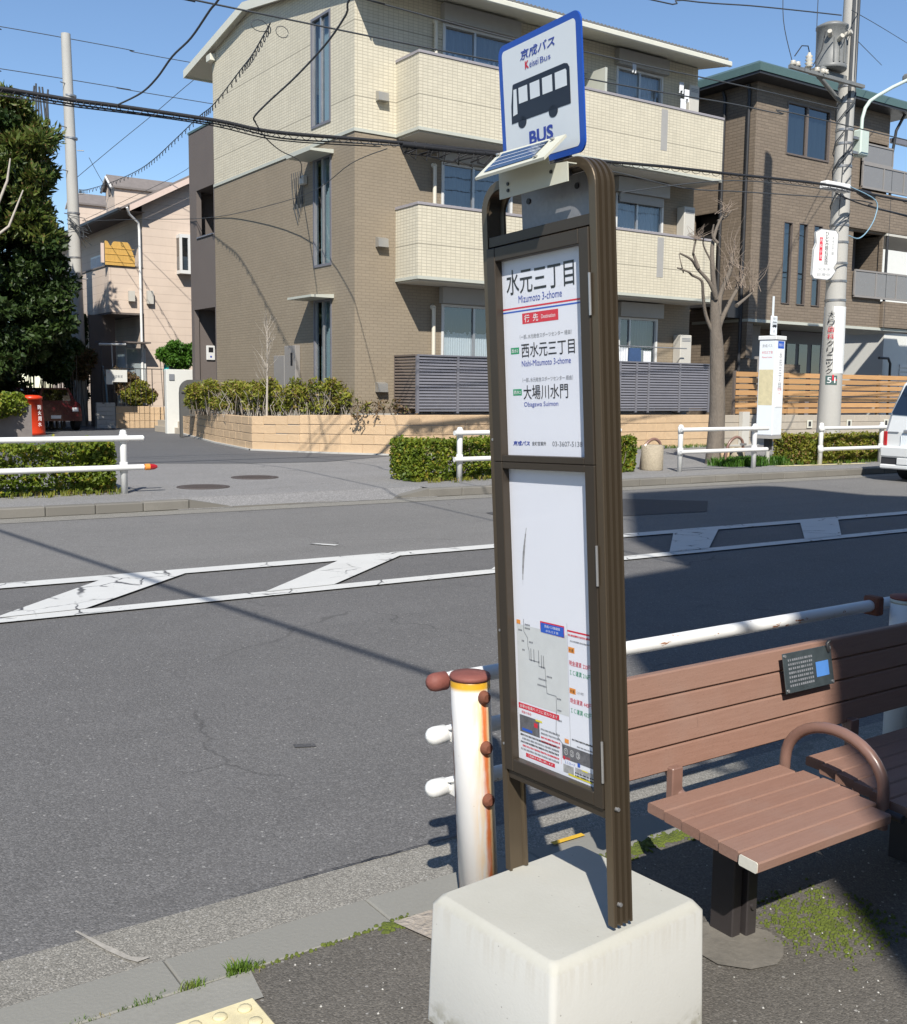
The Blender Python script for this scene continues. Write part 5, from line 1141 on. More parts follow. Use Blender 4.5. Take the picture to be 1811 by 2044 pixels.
XB = X2 @ Matrix(((1, 0, 0, -.25), (0, 0, -1, -.2505), (0, 1, 0, 0), (0, 0, 0, 1)))    # face towards the road
for XF_ in (XA, XB):
    q = MB(XF_); q.quad((.02, .72, .001), (.48, .72, .001), (.48, 2.5, .001), (.02, 2.5, .001)); q.build('face_panel', M['signwhite'], b2_)
q = MB(XA); q.quad((.03, 1.28, .002), (.46, 1.28, .002), (.46, 1.96, .002), (.03, 1.96, .002)); q.build('timetable', M['tactile'], b2_)
text('京成バス', .30, .06, M['pgrey'], b2_, XA, .10, 2.38, .003); text('水元三丁目', .32, .05, M['pred'], b2_, XA, .09, 2.26, .003); text('Mizumoto 3-chome', .3, .03, M['pred'], b2_, XA, .1, 2.18, .003)
q = MB(XB); q.quad((.12, 2.36, .002), (.44, 2.36, .002), (.44, 2.50, .002), (.12, 2.50, .002)); q.build('logo_panel', M['bblue'], b2_); text('京成バス', .24, .06, M['pwhite'], b2_, XB, .16, 2.40, .003)
q = MB(XB); q.box(.10, .44, 1.25, 2.34, .002, .012); q.build('name_panel', M['pwhite'], b2_)
for i, ch in enumerate('水元三丁目'): text(ch, .13, .11, M['pgrey'], b2_, XB, .20, 2.18-i*.145, .014)
text('行先', .2, .06, M['pred'], b2_, XB, .17, 1.56, .014); text('西水元', .06, .02, M['pred'], b2_, XB, .24, 1.5, .014)
XC = X2 @ Matrix(((1, 0, 0, -.16), (0, 0, -1, -.0515), (0, 1, 0, 2.62), (0, 0, 0, 1)))
def bus_icon(XF, x0, y0, w, h, m, parent, c=.001, holes=True, mh=None):
    """bus pictogram facing left; outline w x h"""
    P = lambda x, y: (x0+x*w, y0+y*h, c)
    q = MB(XF); s = q
    body = [(0, .16), (.005, .55), (.045, .98), (.06, 1), (.92, 1), (.97, .97), (1, .88), (1, .16)]
    q.add([P(*p) for p in body], [tuple(range(len(body)-1, -1, -1))], False)
    for cx in (.19, .72): n = 18; q.add([P(cx+.075*math.cos(2*math.pi*i/n), .13+.13*math.sin(2*math.pi*i/n)*(1)) for i in range(n)], [tuple(range(n))], False)
    o = q.build('bus_pictogram', m, parent)
    q = MB(XF); W = lambda *p: q.add([(a, b, c+.0004) for a, b, _ in [P(*k) for k in p]], [tuple(range(len(p)))], False)
    W((.035, .32), (.115, .34), (.115, .88), (.06, .88)); W((.15, .54), (.305, .54), (.305, .88), (.15, .88)); W((.35, .54), (.515, .54), (.515, .88), (.35, .88)); W((.56, .54), (.725, .54), (.725, .88), (.56, .88))
    W((.77, .54), (.955, .54), (.955, .84), (.94, .88), (.77, .88)); q.build('pictogram_windows', mh, parent)
bus_icon(XC, .03, .13, .22, .12, M['black'], b2_, .001, True, M['signwhite']); text('BUS', .08, .05, M['pgrey'], b2_, XC, .1, .04, .001); text('京成バス', .16, .04, M['pgrey'], b2_, XC, .06, .29, .001)
# patterned concrete blocks, hoops
def pot(x, y, label, s=1.):
    m = MB(); m.lathe(x, y, [(.19*s, .10), (.2*s, .14), (.2*s, .55*s), (.17*s, .57*s), (0, .57*s)], 14); tag(m.build('concrete_stump', M['pot']), label, 'concrete stump', 'bark patterned concrete stumps beside the street tree')
pot(13.58, 13.55, 'bark patterned concrete stump left of the short guard rail', 1.); pot(16.35, 14.0, 'bark patterned concrete stump right of the bare street tree', .8)
MB_ = MB(); MB_.lathe(15.9, 13.9, [(.08, .1), (.09, .4), (0, .41)], 10); tag(MB_.build('stump', M['block_tan']), 'small reddish stump beside the tuft of grass', 'stump')
for (x, l) in ((13.75, 'dark brown hoop behind the left post of the short guard rail'), (15.98, 'dark brown hoop right of the bare tree trunk')):
    m = MB(); m.tube(smooth([(x-.25, 13.75, .12), (x-.18, 13.75, .5), (x, 13.72, .66), (x+.16, 13.7, .6), (x+.2, 13.7, .42)], 4), .028, 8); o = m.build('hoop_bar', M['bench_metal']); tag(o, l, 'hoop', 'brown hoop bars by the street tree')
    m = MB(); m.box(x+.12, x+.3, 13.66, 13.74, .38, .44); m.box(x+.15, x+.25, 13.66, 13.74, .5, .54); m.build('clip', M['silver'], o)
# yellow tactile strip on the far pavement
q = sheet('tactile_strip', [(16.5, 13.02), (18.9, 12.75), (18.9, 12.95), (16.5, 13.22)], .124, M['tactile'])

# ============================================================ near side: rusty rail post, rails
def rusty_post_mat():
    t = NT('rusty_white_post'); p = t.pos(); x, y, z = t.sep(p)[:3]
    dz = t.math('SUBTRACT', .74, z); x = t.math('MULTIPLY_ADD', dz, -.044, x); y = t.math('MULTIPLY_ADD', dz, .030, y)
    # across-the-post coordinate, from the bolts' meridian
    bx_, by_ = 1.572, 2.151; dx, dy = .997, .08
    a = t.math('ADD', t.math('MULTIPLY', t.math('SUBTRACT', x, bx_), dx), t.math('MULTIPLY', t.math('SUBTRACT', y, by_), dy))
    n = t.noise(t.map(p, (1, 1, .12)), 60, 4); n2 = t.noise(p, 22, 5, .65)
    front = t.ramp(y, 2.21, 2.185)
    aa = t.math('ABSOLUTE', t.math('ADD', a, t.math('MULTIPLY_ADD', n2, .010, -.005)))
    streak = t.math('MULTIPLY', t.ramp(aa, .013, .003), t.ramp(n, .28, .5, .55, 1.))
    halo = t.math('MULTIPLY', t.ramp(aa, .050, .006), t.ramp(n, .30, .62, .05, 1.))
    below = t.ramp(z, .72, .69)
    streak = t.math('MULTIPLY', t.math('MULTIPLY', streak, below), front); halo = t.math('MULTIPLY', t.math('MULTIPLY', halo, below), front)
    c = t.mix(t.noise(p, 5, 4), (.74, .73, .71), (.83, .82, .81))
    c = t.mix(t.math('MULTIPLY', t.ramp(z, .42, .15), .18), c, (.62, .55, .42))
    c = t.mix(t.math('MULTIPLY', halo, .8), c, (.84, .52, .17)); c = t.mix(t.math('MULTIPLY', streak, .95), c, (.66, .15, .025))
    # rusty rim under the cap and up the left seam
    rim = t.math('MULTIPLY', t.ramp(z, .716, .732), t.ramp(n2, .25, .5, .5, 1.)); c = t.mix(rim, c, (.60, .33, .02))
    rim2 = t.ramp(z, .740, .749); c = t.mix(t.math('MULTIPLY', rim2, t.ramp(n2, .4, .6)), c, (.25, .07, .03))
    ee = t.math('ADD', t.math('MULTIPLY', t.math('SUBTRACT', x, 1.5675), .815), t.math('MULTIPLY', t.math('SUBTRACT', y, 2.204), -.58))
    seam = t.math('MULTIPLY', t.ramp(ee, -.0475, -.0508), t.ramp(t.noise(t.map(p, (1, 1, .3)), 40, 4), .4, .55)); c = t.mix(seam, c, (.16, .06, .04))
    chips = t.math('MULTIPLY', t.ramp(t.noise(p, 55, 5, .7), .66, .70), .5); c = t.mix(chips, c, (.45, .30, .18))
    t.color(c); t.rough(t.math('MULTIPLY_ADD', streak, .35, .42)); t.bump(t.noise(p, 70, 4), .12, .002); return t.m
M['post'] = rusty_post_mat()
def rust_rail_mat():
    t = NT('rusty_white_rail'); p = t.pos(); n = t.noise(t.map(p, (.35, 1, 1)), 26, 5, .7)
    c = t.mix(t.noise(p, 4, 3), (.68, .68, .66), (.78, .78, .77)); 
    c = t.mix(t.ramp(n, .60, .64), c, (.30, .12, .05)); c = t.mix(t.ramp(n, .66, .69), c, (.06, .03, .02)); t.color(c); t.rough(.45); t.bump(n, .2, .002); return t.m
M['rail'] = rust_rail_mat()
gp = thing('guard_post', (1.5675, 2.204, .12), 'white guard rail post with a rusty cap and rust streaks beside the bus stop', 'guard post')
XL = Matrix(((1, 0, -.044, .0326), (0, 1, .030, -.0222), (0, 0, 1, 0), (0, 0, 0, 1)))      # the post leans a little
m = MB(XL); m.lathe(1.5675, 2.204, [(.0528, .05), (.0528, .742), (.051, .7485)], 48); m.build('tube', M['post'], gp)
m = MB(); m.lathe(1.5675, 2.204, [(.0541, .7475), (.0546, .755), (.052, .760), (.02, .762), (0, .762)], 48); m.build('cap', M['rust_cap'], gp)
bd = Vector((.08, -.997, 0)).normalized()
for z in (.708, .572, .430):
    c = Vector((1.5675, 2.204, z))+bd*.0520; m = MB(XL); m.tube([c, c+bd*.003, c+bd*.011, c+bd*.016], [.0185, .0185, .0165, .010], 14); m.build('bolt', M['rust'], gp)
rails = thing('guard_rail', (1.6, 2.29, .12), 'three near guard rails with rounded white ends on the post beside the bus stop', 'guard rail')
for z, mm in ((.724, None), (.5756, None), (.4284, None)):
    m = MB(); m.tube([(1.545, 2.29, z), (3.55, 2.29, z), (7.5, 2.29, z)], .0214, 20); m.build('rail', M['rail'], rails)
    e = MB(); e.tube([(1.550, 2.29, z), (1.546, 2.29, z), (1.512, 2.29, z), (1.500, 2.29, z), (1.492, 2.29, z), (1.488, 2.29, z)], [.019, .0252, .0252, .022, .014, .004], 20)
    e.build('end_cap', M['rust_cap'] if z > .65 else M['white_paint'], rails)
    b = MB(); b.box(1.556, 1.59, 2.24, 2.29, z-.023, z+.025, .004); b.tube([(1.548, 2.27, z+.021), (1.563, 2.24, z+.029)], .006, 6); b.build('bracket', M['white_paint'], rails)
gq = thing('guard_post', (3.534, 2.204, .12), 'white guard rail post with a brown cap at the right edge behind the bench', 'guard post')
m = MB(); m.lathe(3.534, 2.204, [(.0537, .05), (.0537, .755)], 32); m.build('tube', M['white_paint'], gq)
m = MB(); m.lathe(3.534, 2.204, [(.0543, .740), (.0543, .752)], 32); m.build('band', M['ivory'], gq)
m = MB(); m.lathe(3.534, 2.204, [(.056, .7555), (.056, .765), (.03, .77), (0, .77)], 32); m.build('cap', M['rust_cap'], gq)
for z in (.724, .5756, .4284): MB().box(3.44, 3.48, 2.255, 2.32, z-.035, z+.035, .006).build('bracket', M['rust'], gq)
gp3 = copy_tree(gq, (2.1, 0, 0)); gp3['label'] = 'white guard rail post beyond the right edge of the picture'

# ============================================================ bus stop
def block_mat():
    t = NT('cast_concrete_block'); p = t.pos(); z = t.sep(p)[2]
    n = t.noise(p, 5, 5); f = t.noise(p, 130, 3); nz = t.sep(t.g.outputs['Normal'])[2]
    c = t.mix(n, (.385, .38, .335), (.47, .465, .42))
    c = t.mix(t.math('MULTIPLY', t.ramp(t.noise(p, 16, 4), .5, .75), .2), c, (.40, .385, .33))
    c = t.mix(t.math('MULTIPLY', f, .2), c, (.33, .32, .28))
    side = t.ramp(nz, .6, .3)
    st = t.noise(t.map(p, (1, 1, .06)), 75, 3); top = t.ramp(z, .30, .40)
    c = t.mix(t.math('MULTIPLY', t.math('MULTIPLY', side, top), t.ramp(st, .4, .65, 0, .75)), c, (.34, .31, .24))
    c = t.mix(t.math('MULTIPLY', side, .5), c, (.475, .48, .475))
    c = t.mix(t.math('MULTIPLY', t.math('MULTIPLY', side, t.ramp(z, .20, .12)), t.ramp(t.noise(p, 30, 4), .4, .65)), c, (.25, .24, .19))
    pit = t.vor(p, 60, 'F1', 0); pm_ = t.math('MULTIPLY', t.ramp(pit, .13, .08), t.ramp(t.sep(t.vor(p, 60, 'F1', 1))[0], .88, .9)); c = t.mix(t.math('MULTIPLY', pm_, .6), c, (.16, .15, .13))
    t.color(c); t.rough(.85); t.bump(t.math('SUBTRACT', t.math('ADD', t.math('MULTIPLY', f, .5), n), pm_), .35, .003); return t.m
M['concrete'] = block_mat()
bs = thing('bus_stop', (1.43, 1.64, .12), 'bronze framed bus stop signpost with timetable posters on a pale concrete block', 'bus stop')
def taper_block():
    ang = R(4.1); ca, sa = math.cos(ang), math.sin(ang); cx, cy = 1.4405, 1.650; hx, hy = .227, .193; z0, z1 = .10, .410
    m = MB(); ring = []; levels = [(z0, .006, .012), (z1-.022, .0, .014), (z1-.004, -.013, .016), (z1, -.020, .016)]
    for (z, g, rr) in levels:
        for (sx, sy, a0) in ((1, 1, 0), (-1, 1, 90), (-1, -1, 180), (1, -1, 270)):
            for k in range(6):
                t = R(a0+18*k); x = sx*(hx+g-rr)+rr*math.cos(t); y = sy*(hy+g-rr)+rr*math.sin(t)
                ring.append((cx+x*ca-y*sa, cy+x*sa+y*ca, z))
    n = 24; fs = []
    for l in range(3):
        for k in range(n): fs.append((l*n+k, l*n+(k+1) % n, (l+1)*n+(k+1) % n, (l+1)*n+k))
    fs.append(tuple(range(3*n, 4*n))); m.add(ring, fs, True)
    o = m.build('base_block', M['concrete'], bs); o.data.polygons[-1].use_smooth = False
    return o
taper_block()
# frame axes: a across, b up, c towards the reader
W_, U_, M_ = Vector((.014, -.9992, .0366)), Vector((-.0375, .0361, .9986)), Vector((-.9992, -.0154, -.037))
W_.normalize(); M_ = (M_-W_*M_.dot(W_)).normalized(); U_ = M_.cross(W_)
O_ = Vector((1.41, 1.832, .41))
X = Matrix(((W_.x, U_.x, M_.x, O_.x), (W_.y, U_.y, M_.y, O_.y), (W_.z, U_.z, M_.z, O_.z), (0, 0, 0, 1)))
FW, FD, RA = .358, .052, .062
# profile of the hoop: ribbed outside, swept along the inverted U.  (s outward, c depth)
prof = []
def rib(c0, c1):                                     # grooves on the outer face
    out = [(0, c0)]
    return out
co = [(-.019, 0), (-.0015, 0), (0, -.0015)]
for g0 in (-.0075, -.0225, -.0375):
    co += [(0, g0), (-.0085, g0-.0012), (-.0085, g0-.0068), (0, g0-.0080)]
co += [(0, -FD+.0015), (-.0015, -FD), (-.019, -FD), (-.019, -FD+.006), (-.012, -FD+.010), (-.012, -.010), (-.019, -.006)]
path = [(0, .0, -1, 0), (0, 1.45, -1, 0)]            # (a, b, outward a, outward b)
for k in range(1, 13): t = math.pi/2*k/12; path.append((RA-RA*math.cos(t), 1.4665+RA*math.sin(t)-.0, -math.cos(t), math.sin(t)))
for k in range(0, 13): t = math.pi/2*k/12; path.append((FW-RA+RA*math.sin(t), 1.4665+RA*math.cos(t), math.sin(t), math.cos(t)))
path += [(FW, 1.45, 1, 0), (FW, .0, 1, 0)]
m = MB(X); n = len(co)
for (a, b, oa, ob) in path: m.v += [(a+s*oa, b+s*ob, c) for (s, c) in co]
for i in range(len(path)-1):
    for k in range(n): m.f.append((i*n+k, (i+1)*n+k, (i+1)*n+(k+1) % n, i*n+(k+1) % n)); m.mi.append(0); m.sm.append(False)
m.f += [tuple(range(n)), tuple(range(len(path)*n-1, (len(path)-1)*n-1, -1))]; m.mi += [0, 0]; m.sm += [False, False]
hoop = m.build('hoop_frame', M['bronze_ribs'], bs)
for b in (.245, .045): m = MB(X); c = (FW+.0005, b, -.017); m.tube([(FW-.004, b, -.017), (FW+.003, b, -.017)], [.0055, .004], 10); m.build('screw', M['silver'], hoop)
for (a, b) in ((.012, .985), (.012, .56), (.012, .30)): MB(X).tube([(a, b, -.001), (a, b, .0018)], .003, 8).build('screw', M['silver'], hoop)
# cabinet body between the columns
m = MB(X); m.box(.0195, FW-.0195, .222, .2405, -.048, -.004, .001); m.build('bottom_bar', M['bronze'], bs)
m = MB(X); m.box(.0195, FW-.0195, 1.3945, 1.416, -.050, -.002, .001); m.build('top_bar', M['bronze'], bs)
m = MB(X); m.box(.0195, FW-.0195, .2435, 1.3915, -.044, -.0405); m.build('back_panel', M['ivory'], bs)
# two doors with their frames
def door(b0, b1, label=None):
    a0, a1 = .0165, .3375; w = .0285; c0, c1 = -.024, .0035
    q = MB(X); q.box(a0, a0+w, b0, b1, c0, c1, .0015); q.box(a1-w, a1, b0, b1, c0, c1, .0015)
    tw = w if b1 > 1.3 else .014; bw = w if b0 < .3 else .014
    q.box(a0+w+.0003, a1-w-.0003, b1-tw, b1, c0, c1-.0004, .0015); q.box(a0+w+.0003, a1-w-.0003, b0, b0+bw, c0, c1-.0004, .0015)
    o = q.build('door_frame', M['bronze'], bs)
    q = MB(X); q.quad((a0+w-.003, b0+bw-.003, -.010), (a1-w+.003, b0+bw-.003, -.010), (a1-w+.003, b1-tw+.003, -.010), (a0+w-.003, b1-tw+.003, -.010)); q.build('pane', M['poster_glass'], o)
    return o
t = NT('poster_glass'); t.n.remove(t.b)
tr_ = t.n.new('ShaderNodeBsdfTransparent'); g_ = t.n.new('ShaderNodeBsdfGlossy'); g_.inputs['Roughness'].default_value = .04; f_ = t.schlick(.03)
mx_ = t.n.new('ShaderNodeMixShader'); t.l.new(f_, mx_.inputs[0]); t.l.new(tr_.outputs[0], mx_.inputs[1]); t.l.new(g_.outputs[0], mx_.inputs[2]); t.l.new(mx_.outputs[0], t.out.inputs[0]); M['poster_glass'] = t.m
up = door(.9375, 1.3915); lo = door(.2435, .9368)
for (b0, b1) in ((1.225, 1.305), (.30, .385), (.70, .78)): m = MB(X); m.tube([(.3395, b0, .0045), (.3395, b1, .0045)], .0028, 8); m.build('hinge', M['silver'], bs)
# printed sheets
PC = -.0155; DA, DB = -.0192, .005
def paper(b0, b1, a0=.036, a1=.3145, nm='poster'): return MB(X).quad((a0, b0, PC), (a1, b0, PC), (a1, b1, PC), (a0, b1, PC)).build(nm, M['paper'], bs)
s1 = paper(.95, 1.366); s2 = paper(.272, .9235)
XPp = X @ Matrix.Translation((DA, DB, 0))
def T(body, a, b, w, h, mt, par=s1, bold=0., shear=0.): return text(body, w, h, M[mt], par, XPp, a, b, PC+.0006, bold=bold, shear=shear)
def Q(a0, a1, b0, b1, mt, par=s1, c=.0003, nm='printed_field'): return MB(XPp).quad((a0, b0, PC+c), (a1, b0, PC+c), (a1, b1, PC+c), (a0, b1, PC+c)).build(nm, M[mt], par)
# measured on the sheet: big name
T('水元三丁目', .079, 1.285, .215, .052, 'black', bold=.006); T('Mizumoto 3-chome', .118, 1.266, .138, .0155, 'pblue')
Q(.046, .313, 1.2545, 1.2580, 'pred'); Q(.046, .313, 1.2478, 1.2510, 'bblue')
Q(.128, .243, 1.2215, 1.2435, 'pred', nm='destination_box'); T('行', .135, 1.2248, .017, .0155, 'pwhite', bold=.012); T('先', .163, 1.2248, .017, .0155, 'pwhite', bold=.012); T('Destination', .190, 1.2285, .044, .008, 'pwhite')
T('（一部､水元総合スポーツセンター 経由）', .118, 1.1905, .164, .0095, 'pgrey'); Q(.086, .114, 1.161, 1.1745, 'pgreen', nm='route_box'); T('西水2', .089, 1.1638, .022, .008, 'pwhite', bold=.01)
T('西水元三丁目', .122, 1.152, .168, .0300, 'black', bold=.004); T('Nishi-Mizumoto 3-chome', .122, 1.1335, .155, .0125, 'pblue')
T('（一部､水元総合スポーツセンター 経由）', .122, 1.1005, .160, .0095, 'pgrey'); Q(.089, .118, 1.0735, 1.087, 'pgreen', nm='route_box'); T('西水2', .092, 1.0763, .023, .008, 'pwhite', bold=.01)
T('大場川水門', .124, 1.0640, .142, .0300, 'black', bold=.004); T('Obagawa Suimon', .125, 1.0465, .110, .0125, 'pblue')
T('京成バス', .083, .9665, .057, .0105, 'pblue', bold=.03, shear=.2); T('金町営業所', .147, .9675, .046, .0085, 'black'); T('03-3607-5138', .213, .9668, .091, .0100, 'pgrey')
# lower sheet: route map, fares, notices
lp = lambda *a: T(*a, par=s2)
def LQ(a0, a1, b0, b1, mt, nm='printed_field', c=.0003): return Q(a0, a1, b0, b1, mt, s2, c, nm)
LQ(.0725, .239, .400, .574, 'mapgrey', 'map_field')
LQ(.154, .232, .5665, .592, 'pred', 'map_title'); LQ(.1555, .2305, .568, .589, 'bblue', 'map_title', .0005); T('京成バス路線図', .168, .580, .05, .006, 'pwhite', s2); T('水元三丁目', .172, .571, .04, .005, 'pwhite', s2)
line = [(.098, .588), (.098, .560), (.110, .548), (.110, .530), (.114, .520), (.114, .500), (.146, .500), (.146, .491), (.166, .491), (.168, .455), (.170, .436), (.200, .436), (.200, .41), (.196, .358), (.204, .345), (.222, .333), (.232, .331)]
ln = MB(XPp)
def seg(m_, p, q, w, c=PC+.0009):
    d = Vector((q[0]-p[0], q[1]-p[1])); 
    if d.length < 1e-6: return
    d.normalize(); nx, ny = -d.y*w, d.x*w; m_.quad((p[0]+nx, p[1]+ny, c), (q[0]+nx, q[1]+ny, c), (q[0]-nx, q[1]-ny, c), (p[0]-nx, p[1]-ny, c))
for p, q in zip(line, line[1:]): seg(ln, p, q, .00065)
for (a, b) in ((.12, .500), (.13, .500), (.146, .500), (.155, .491), (.162, .491)): seg(ln, (a, b), (a, b+.026), .0009); seg(ln, (a-.002, b), (a+.002, b), .002)
for (a, b, w) in ((.088, .560, -.014), (.102, .575, .02), (.102, .567, .018), (.094, .537, -.012), (.115, .538, .014), (.095, .517, -.012), (.166, .462, -.030), (.166, .448, -.034), (.171, .472, .018), (.203, .43, .014), (.203, .405, .017), (.203, .383, .016), (.190, .350, -.01), (.214, .333, .018)):
    for k in range(int(abs(w)/.0045)): x = a+math.copysign(k*.0045, w); ln.quad((x, b, PC+.0009), (x+.0034, b, PC+.0009), (x+.0034, b+.0034, PC+.0009), (x, b+.0034, PC+.0009))
ln.build('route_line', M['pgrey'], s2)
for (a, b) in ((.0735, .575), (.2235, .341)): LQ(a, a+.013, b, b+.009, 'porange', 'map_tag', .001)
LQ(.2405, .2412, .33, .60, 'pgrey'); LQ(.2415, .313, .583, .5865, 'pred'); 
def dashes(a0, a1, b, h, mt, par=s2, dens=.0042, fill=.75):
    q = MB(XPp); a = a0
    while a < a1: w = dens*fill*random.uniform(.7, 1.1); q.quad((a, b+random.uniform(0, h*.2), PC+.0009), (a+w, b, PC+.0009), (a+w, b+h, PC+.0009), (a, b+h*random.uniform(.8, 1), PC+.0009)); a += dens
    return q.build('small_print', M[mt], par)
dashes(.244, .311, .5745, .004, 'pred'); dashes(.250, .311, .563, .003, 'pgrey')
for (b, la) in ((.545, '大人'), (.458, '大人')): LQ(.243, .262, b-.006, b+.006, 'porange', 'fare_tag'); T('片道', .245, b-.004, .014, .007, 'black', s2)
T('現金運賃 220円', .244, .512, .066, .011, 'pred', s2); T('ＩＣ運賃 216円', .246, .492, .064, .011, 'pgreen', s2); T('（小児）', .266, .455, .022, .006, 'pgrey', s2)
T('現金運賃 440円', .244, .432, .066, .011, 'pred', s2); T('ＩＣ運賃 432円', .246, .411, .064, .011, 'pgreen', s2)
dashes(.247, .311, .352, .0035, 'black'); dashes(.262, .311, .340, .003, 'pgrey')
LQ(.070, .207, .3835, .396, 'pred', 'heading_bar'); T('全車が前乗りバスに変わります', .074, .3862, .128, .0075, 'pwhite', s2)
T('現金の場合', .080, .3735, .034, .006, 'pred', s2); LQ(.072, .140, .330, .369, 'photo', 'photo'); LQ(.080, .115, .334, .340, 'bblue', 'photo_detail', .0006); LQ(.122, .134, .350, .36, 'pred', 'photo_detail', .0006); LQ(.128, .150, .3655, .3695, 'pyellow', 'photo_detail', .0009)
for i in range(4): dashes(.145, .205, .350-i*.009, .004, 'pgrey' if i < 2 else 'pred', dens=.0045)
for i in range(5): dashes(.074+.006*(i % 2), .200, .322-i*.0082, .0042, ('black', 'pgrey', 'black', 'pred', 'pgrey')[i], dens=.0048)
LQ(.090, .188, .2755, .2845, 'pred', 'heading_bar'); T('ご理解をお願い致します', .096, .2778, .086, .005, 'pwhite', s2)
LQ(.2095, .2100, .29, .335, 'pred')
LQ(.214, .313, .300+.005, .333+.003, 'photo', 'photo', .0004); T('① ② ③', .220, .315, .05, .014, 'pwhite', s2)
LQ(.217, .2235, .3035, .311, 'pred', 'marker', .0009); LQ(.262, .270, .298, .3065, 'bblue', 'marker', .0009); T('乗車', .226, .3045, .012, .006, 'pred', s2)
T('ＩＣカード', .222, .2955, .032, .006, 'bblue', s2)
LQ(.216, .249, .2745+.001, .293, 'photo_l', 'photo', .0004); LQ(.254, .313, .280+.006, .2945, 'photo_l', 'photo', .0004); LQ(.275, .293, .2925, .295, 'pyellow', 'photo_detail', .0009)
for i in range(2): dashes(.254, .311, .2815-i*.006, .004, 'black', dens=.0045)
LQ(.232, .306, .2725, .2765, 'pyellow', 'heading_bar', .0008)
LQ(.285, .297, .28, .2845, 'paper', 'printed_field', .0002)
sc = MB(XPp)
for i in range(10):                                  # scuff on the blank sheet
    t_ = i/9; a = .118-.030*t_+.012*t_*t_; b = .79-.115*t_; w = .0036*math.sin(math.pi*(t_*.9+.08)); a2 = .118-.030*(t_+.11)+.012*(t_+.11)**2; sc.quad((a-w, b, PC+.0004), (a+w, b, PC+.0004), (a2+w*.9, b-.0127, PC+.0004), (a2-w*.9, b-.0127, PC+.0004))
M['scuff'] = mat('scuff', (.27, .27, .28), .7, var=.35, scale=60, bump=0); sc.build('scuff_mark', M['scuff'], s2)
# zinc carrier plate in the arch, solar box, sign
m = MB(X); m.box(.094, .302, 1.4165, 1.505, -.040, -.036); cp = m.build('carrier_plate', M['zinc'], bs)
for (a, b) in ((.118, 1.478), (.268, 1.482)): MB(X).tube([(a, b, -.036), (a, b, -.0335)], .006, 10).build('bolt', M['darkmetal'], cp)
so = MB(X)
F0, F1, B1, B0 = (.098, 1.519, .087), (.314, 1.516, .087), (.302, 1.567, .020), (.098, 1.575, .020)
def slab(mb, P, th):
    mb.add([*P, *[(p[0], p[1]-th, p[2]-th*.4) for p in P]], [(0, 1, 2, 3), (7, 6, 5, 4), (0, 4, 5, 1), (1, 5, 6, 2), (2, 6, 7, 3), (3, 7, 4, 0)], False)
slab(so, (F0, F1, B1, B0), .005); sp = so.build('solar_tray', M['ivory'], bs)
def lerp3(p, q, t): return tuple(a+(b-a)*t for a, b in zip(p, q))
def uvp(u, v, h=.0012):
    a = lerp3(F0, F1, u); b = lerp3(B0, B1, u); c = lerp3(a, b, v); return (c[0], c[1]+h*.8, c[2]+h*.6)
MB(X).add([uvp(.09, .14), uvp(.80, .14), uvp(.80, .88), uvp(.09, .88)], [(0, 1, 2, 3)], False).build('solar_panel', M['solar'], sp)
q = MB(X)
for i in range(1, 4): t0 = .14+.74*i/4; q.add([uvp(.09, t0, .0016), uvp(.80, t0, .0016), uvp(.80, t0+.015, .0016), uvp(.09, t0+.015, .0016)], [(0, 1, 2, 3)], False)
q.build('cell_line', M['paper'], sp)
for (a, b) in ((.86, .85), (.86, .1), (.04, .85)): c = uvp(a, b, .002); MB(X).box(c[0]-.004, c[0]+.004, c[1]-.001, c[1]+.003, c[2]-.004, c[2]+.004, .001).build('rivet', M['silver'], sp)
m = MB(X); m.prism([(.104, 1.479), (.315, 1.477), (.315, 1.513), (.262, 1.518), (.255, 1.558), (.104, 1.560)], .0275, .030, 2); m.box(.262, .3145, 1.5105, 1.5125, .006, .0272); br_ = m.build('solar_bracket', M['ivory'], bs)
for (a, b) in ((.134, 1.505), (.134, 1.492), (.268, 1.503)): MB(X).tube([(a, b, .030), (a, b, .0325)], .0035, 10).build('bolt', M['darkmetal'], br_)
MB(X).box(.20, .245, 1.50, 1.57, -.045, -.038).build('sign_stay', M['zinc'], bs)
# the sign plate, slightly out of true
W2, U2, M2 = Vector((-.1206, -.9921, -.0334)), Vector((-.1031, -.0209, .9944)), Vector((-.9873, .1234, -.0998))
S0 = Vector((1.4022, 1.8678, 1.9645))
XG = Matrix(((W2.x, U2.x, M2.x, S0.x), (W2.y, U2.y, M2.y, S0.y), (W2.z, U2.z, M2.z, S0.z), (0, 0, 0, 1)))
def rrect(x0, y0, x1, y1, r, n=7):
    P = []
    for (cx, cy, a0) in ((x1-r, y0+r, -90), (x1-r, y1-r, 0), (x0+r, y1-r, 90), (x0+r, y0+r, 180)):
        for k in range(n): t = R(a0+90*k/(n-1)); P.append((cx+r*math.cos(t), cy+r*math.sin(t)))
    return P
m = MB(XG); m.prism(rrect(0, 0, .307, .254, .022), -.0035, 0, 2); sgn = m.build('sign_plate', M['blue'], bs)
P = rrect(.0155, .0125, .2905, .2415, .010); MB(XG).add([(x, y, .0005) for x, y in P], [tuple(range(len(P)))], False).build('sign_face', M['signwhite'], sgn)
def S(body, a, b, w, h, mt, bold=0., shear=0.): return text(body, w, h, M[mt], sgn, XG, a, b, .0011, bold=bold, shear=shear)
S('京成バス', .0885, .2085, .130, .0195, 'pblue', bold=.018, shear=.15)
S('K', .106, .1895, .0150, .0145, 'pred', bold=.05); S('eisei', .1235, .1890, .034, .0120, 'pblue'); S('Bus', .1635, .1885, .038, .0110, 'pblue')
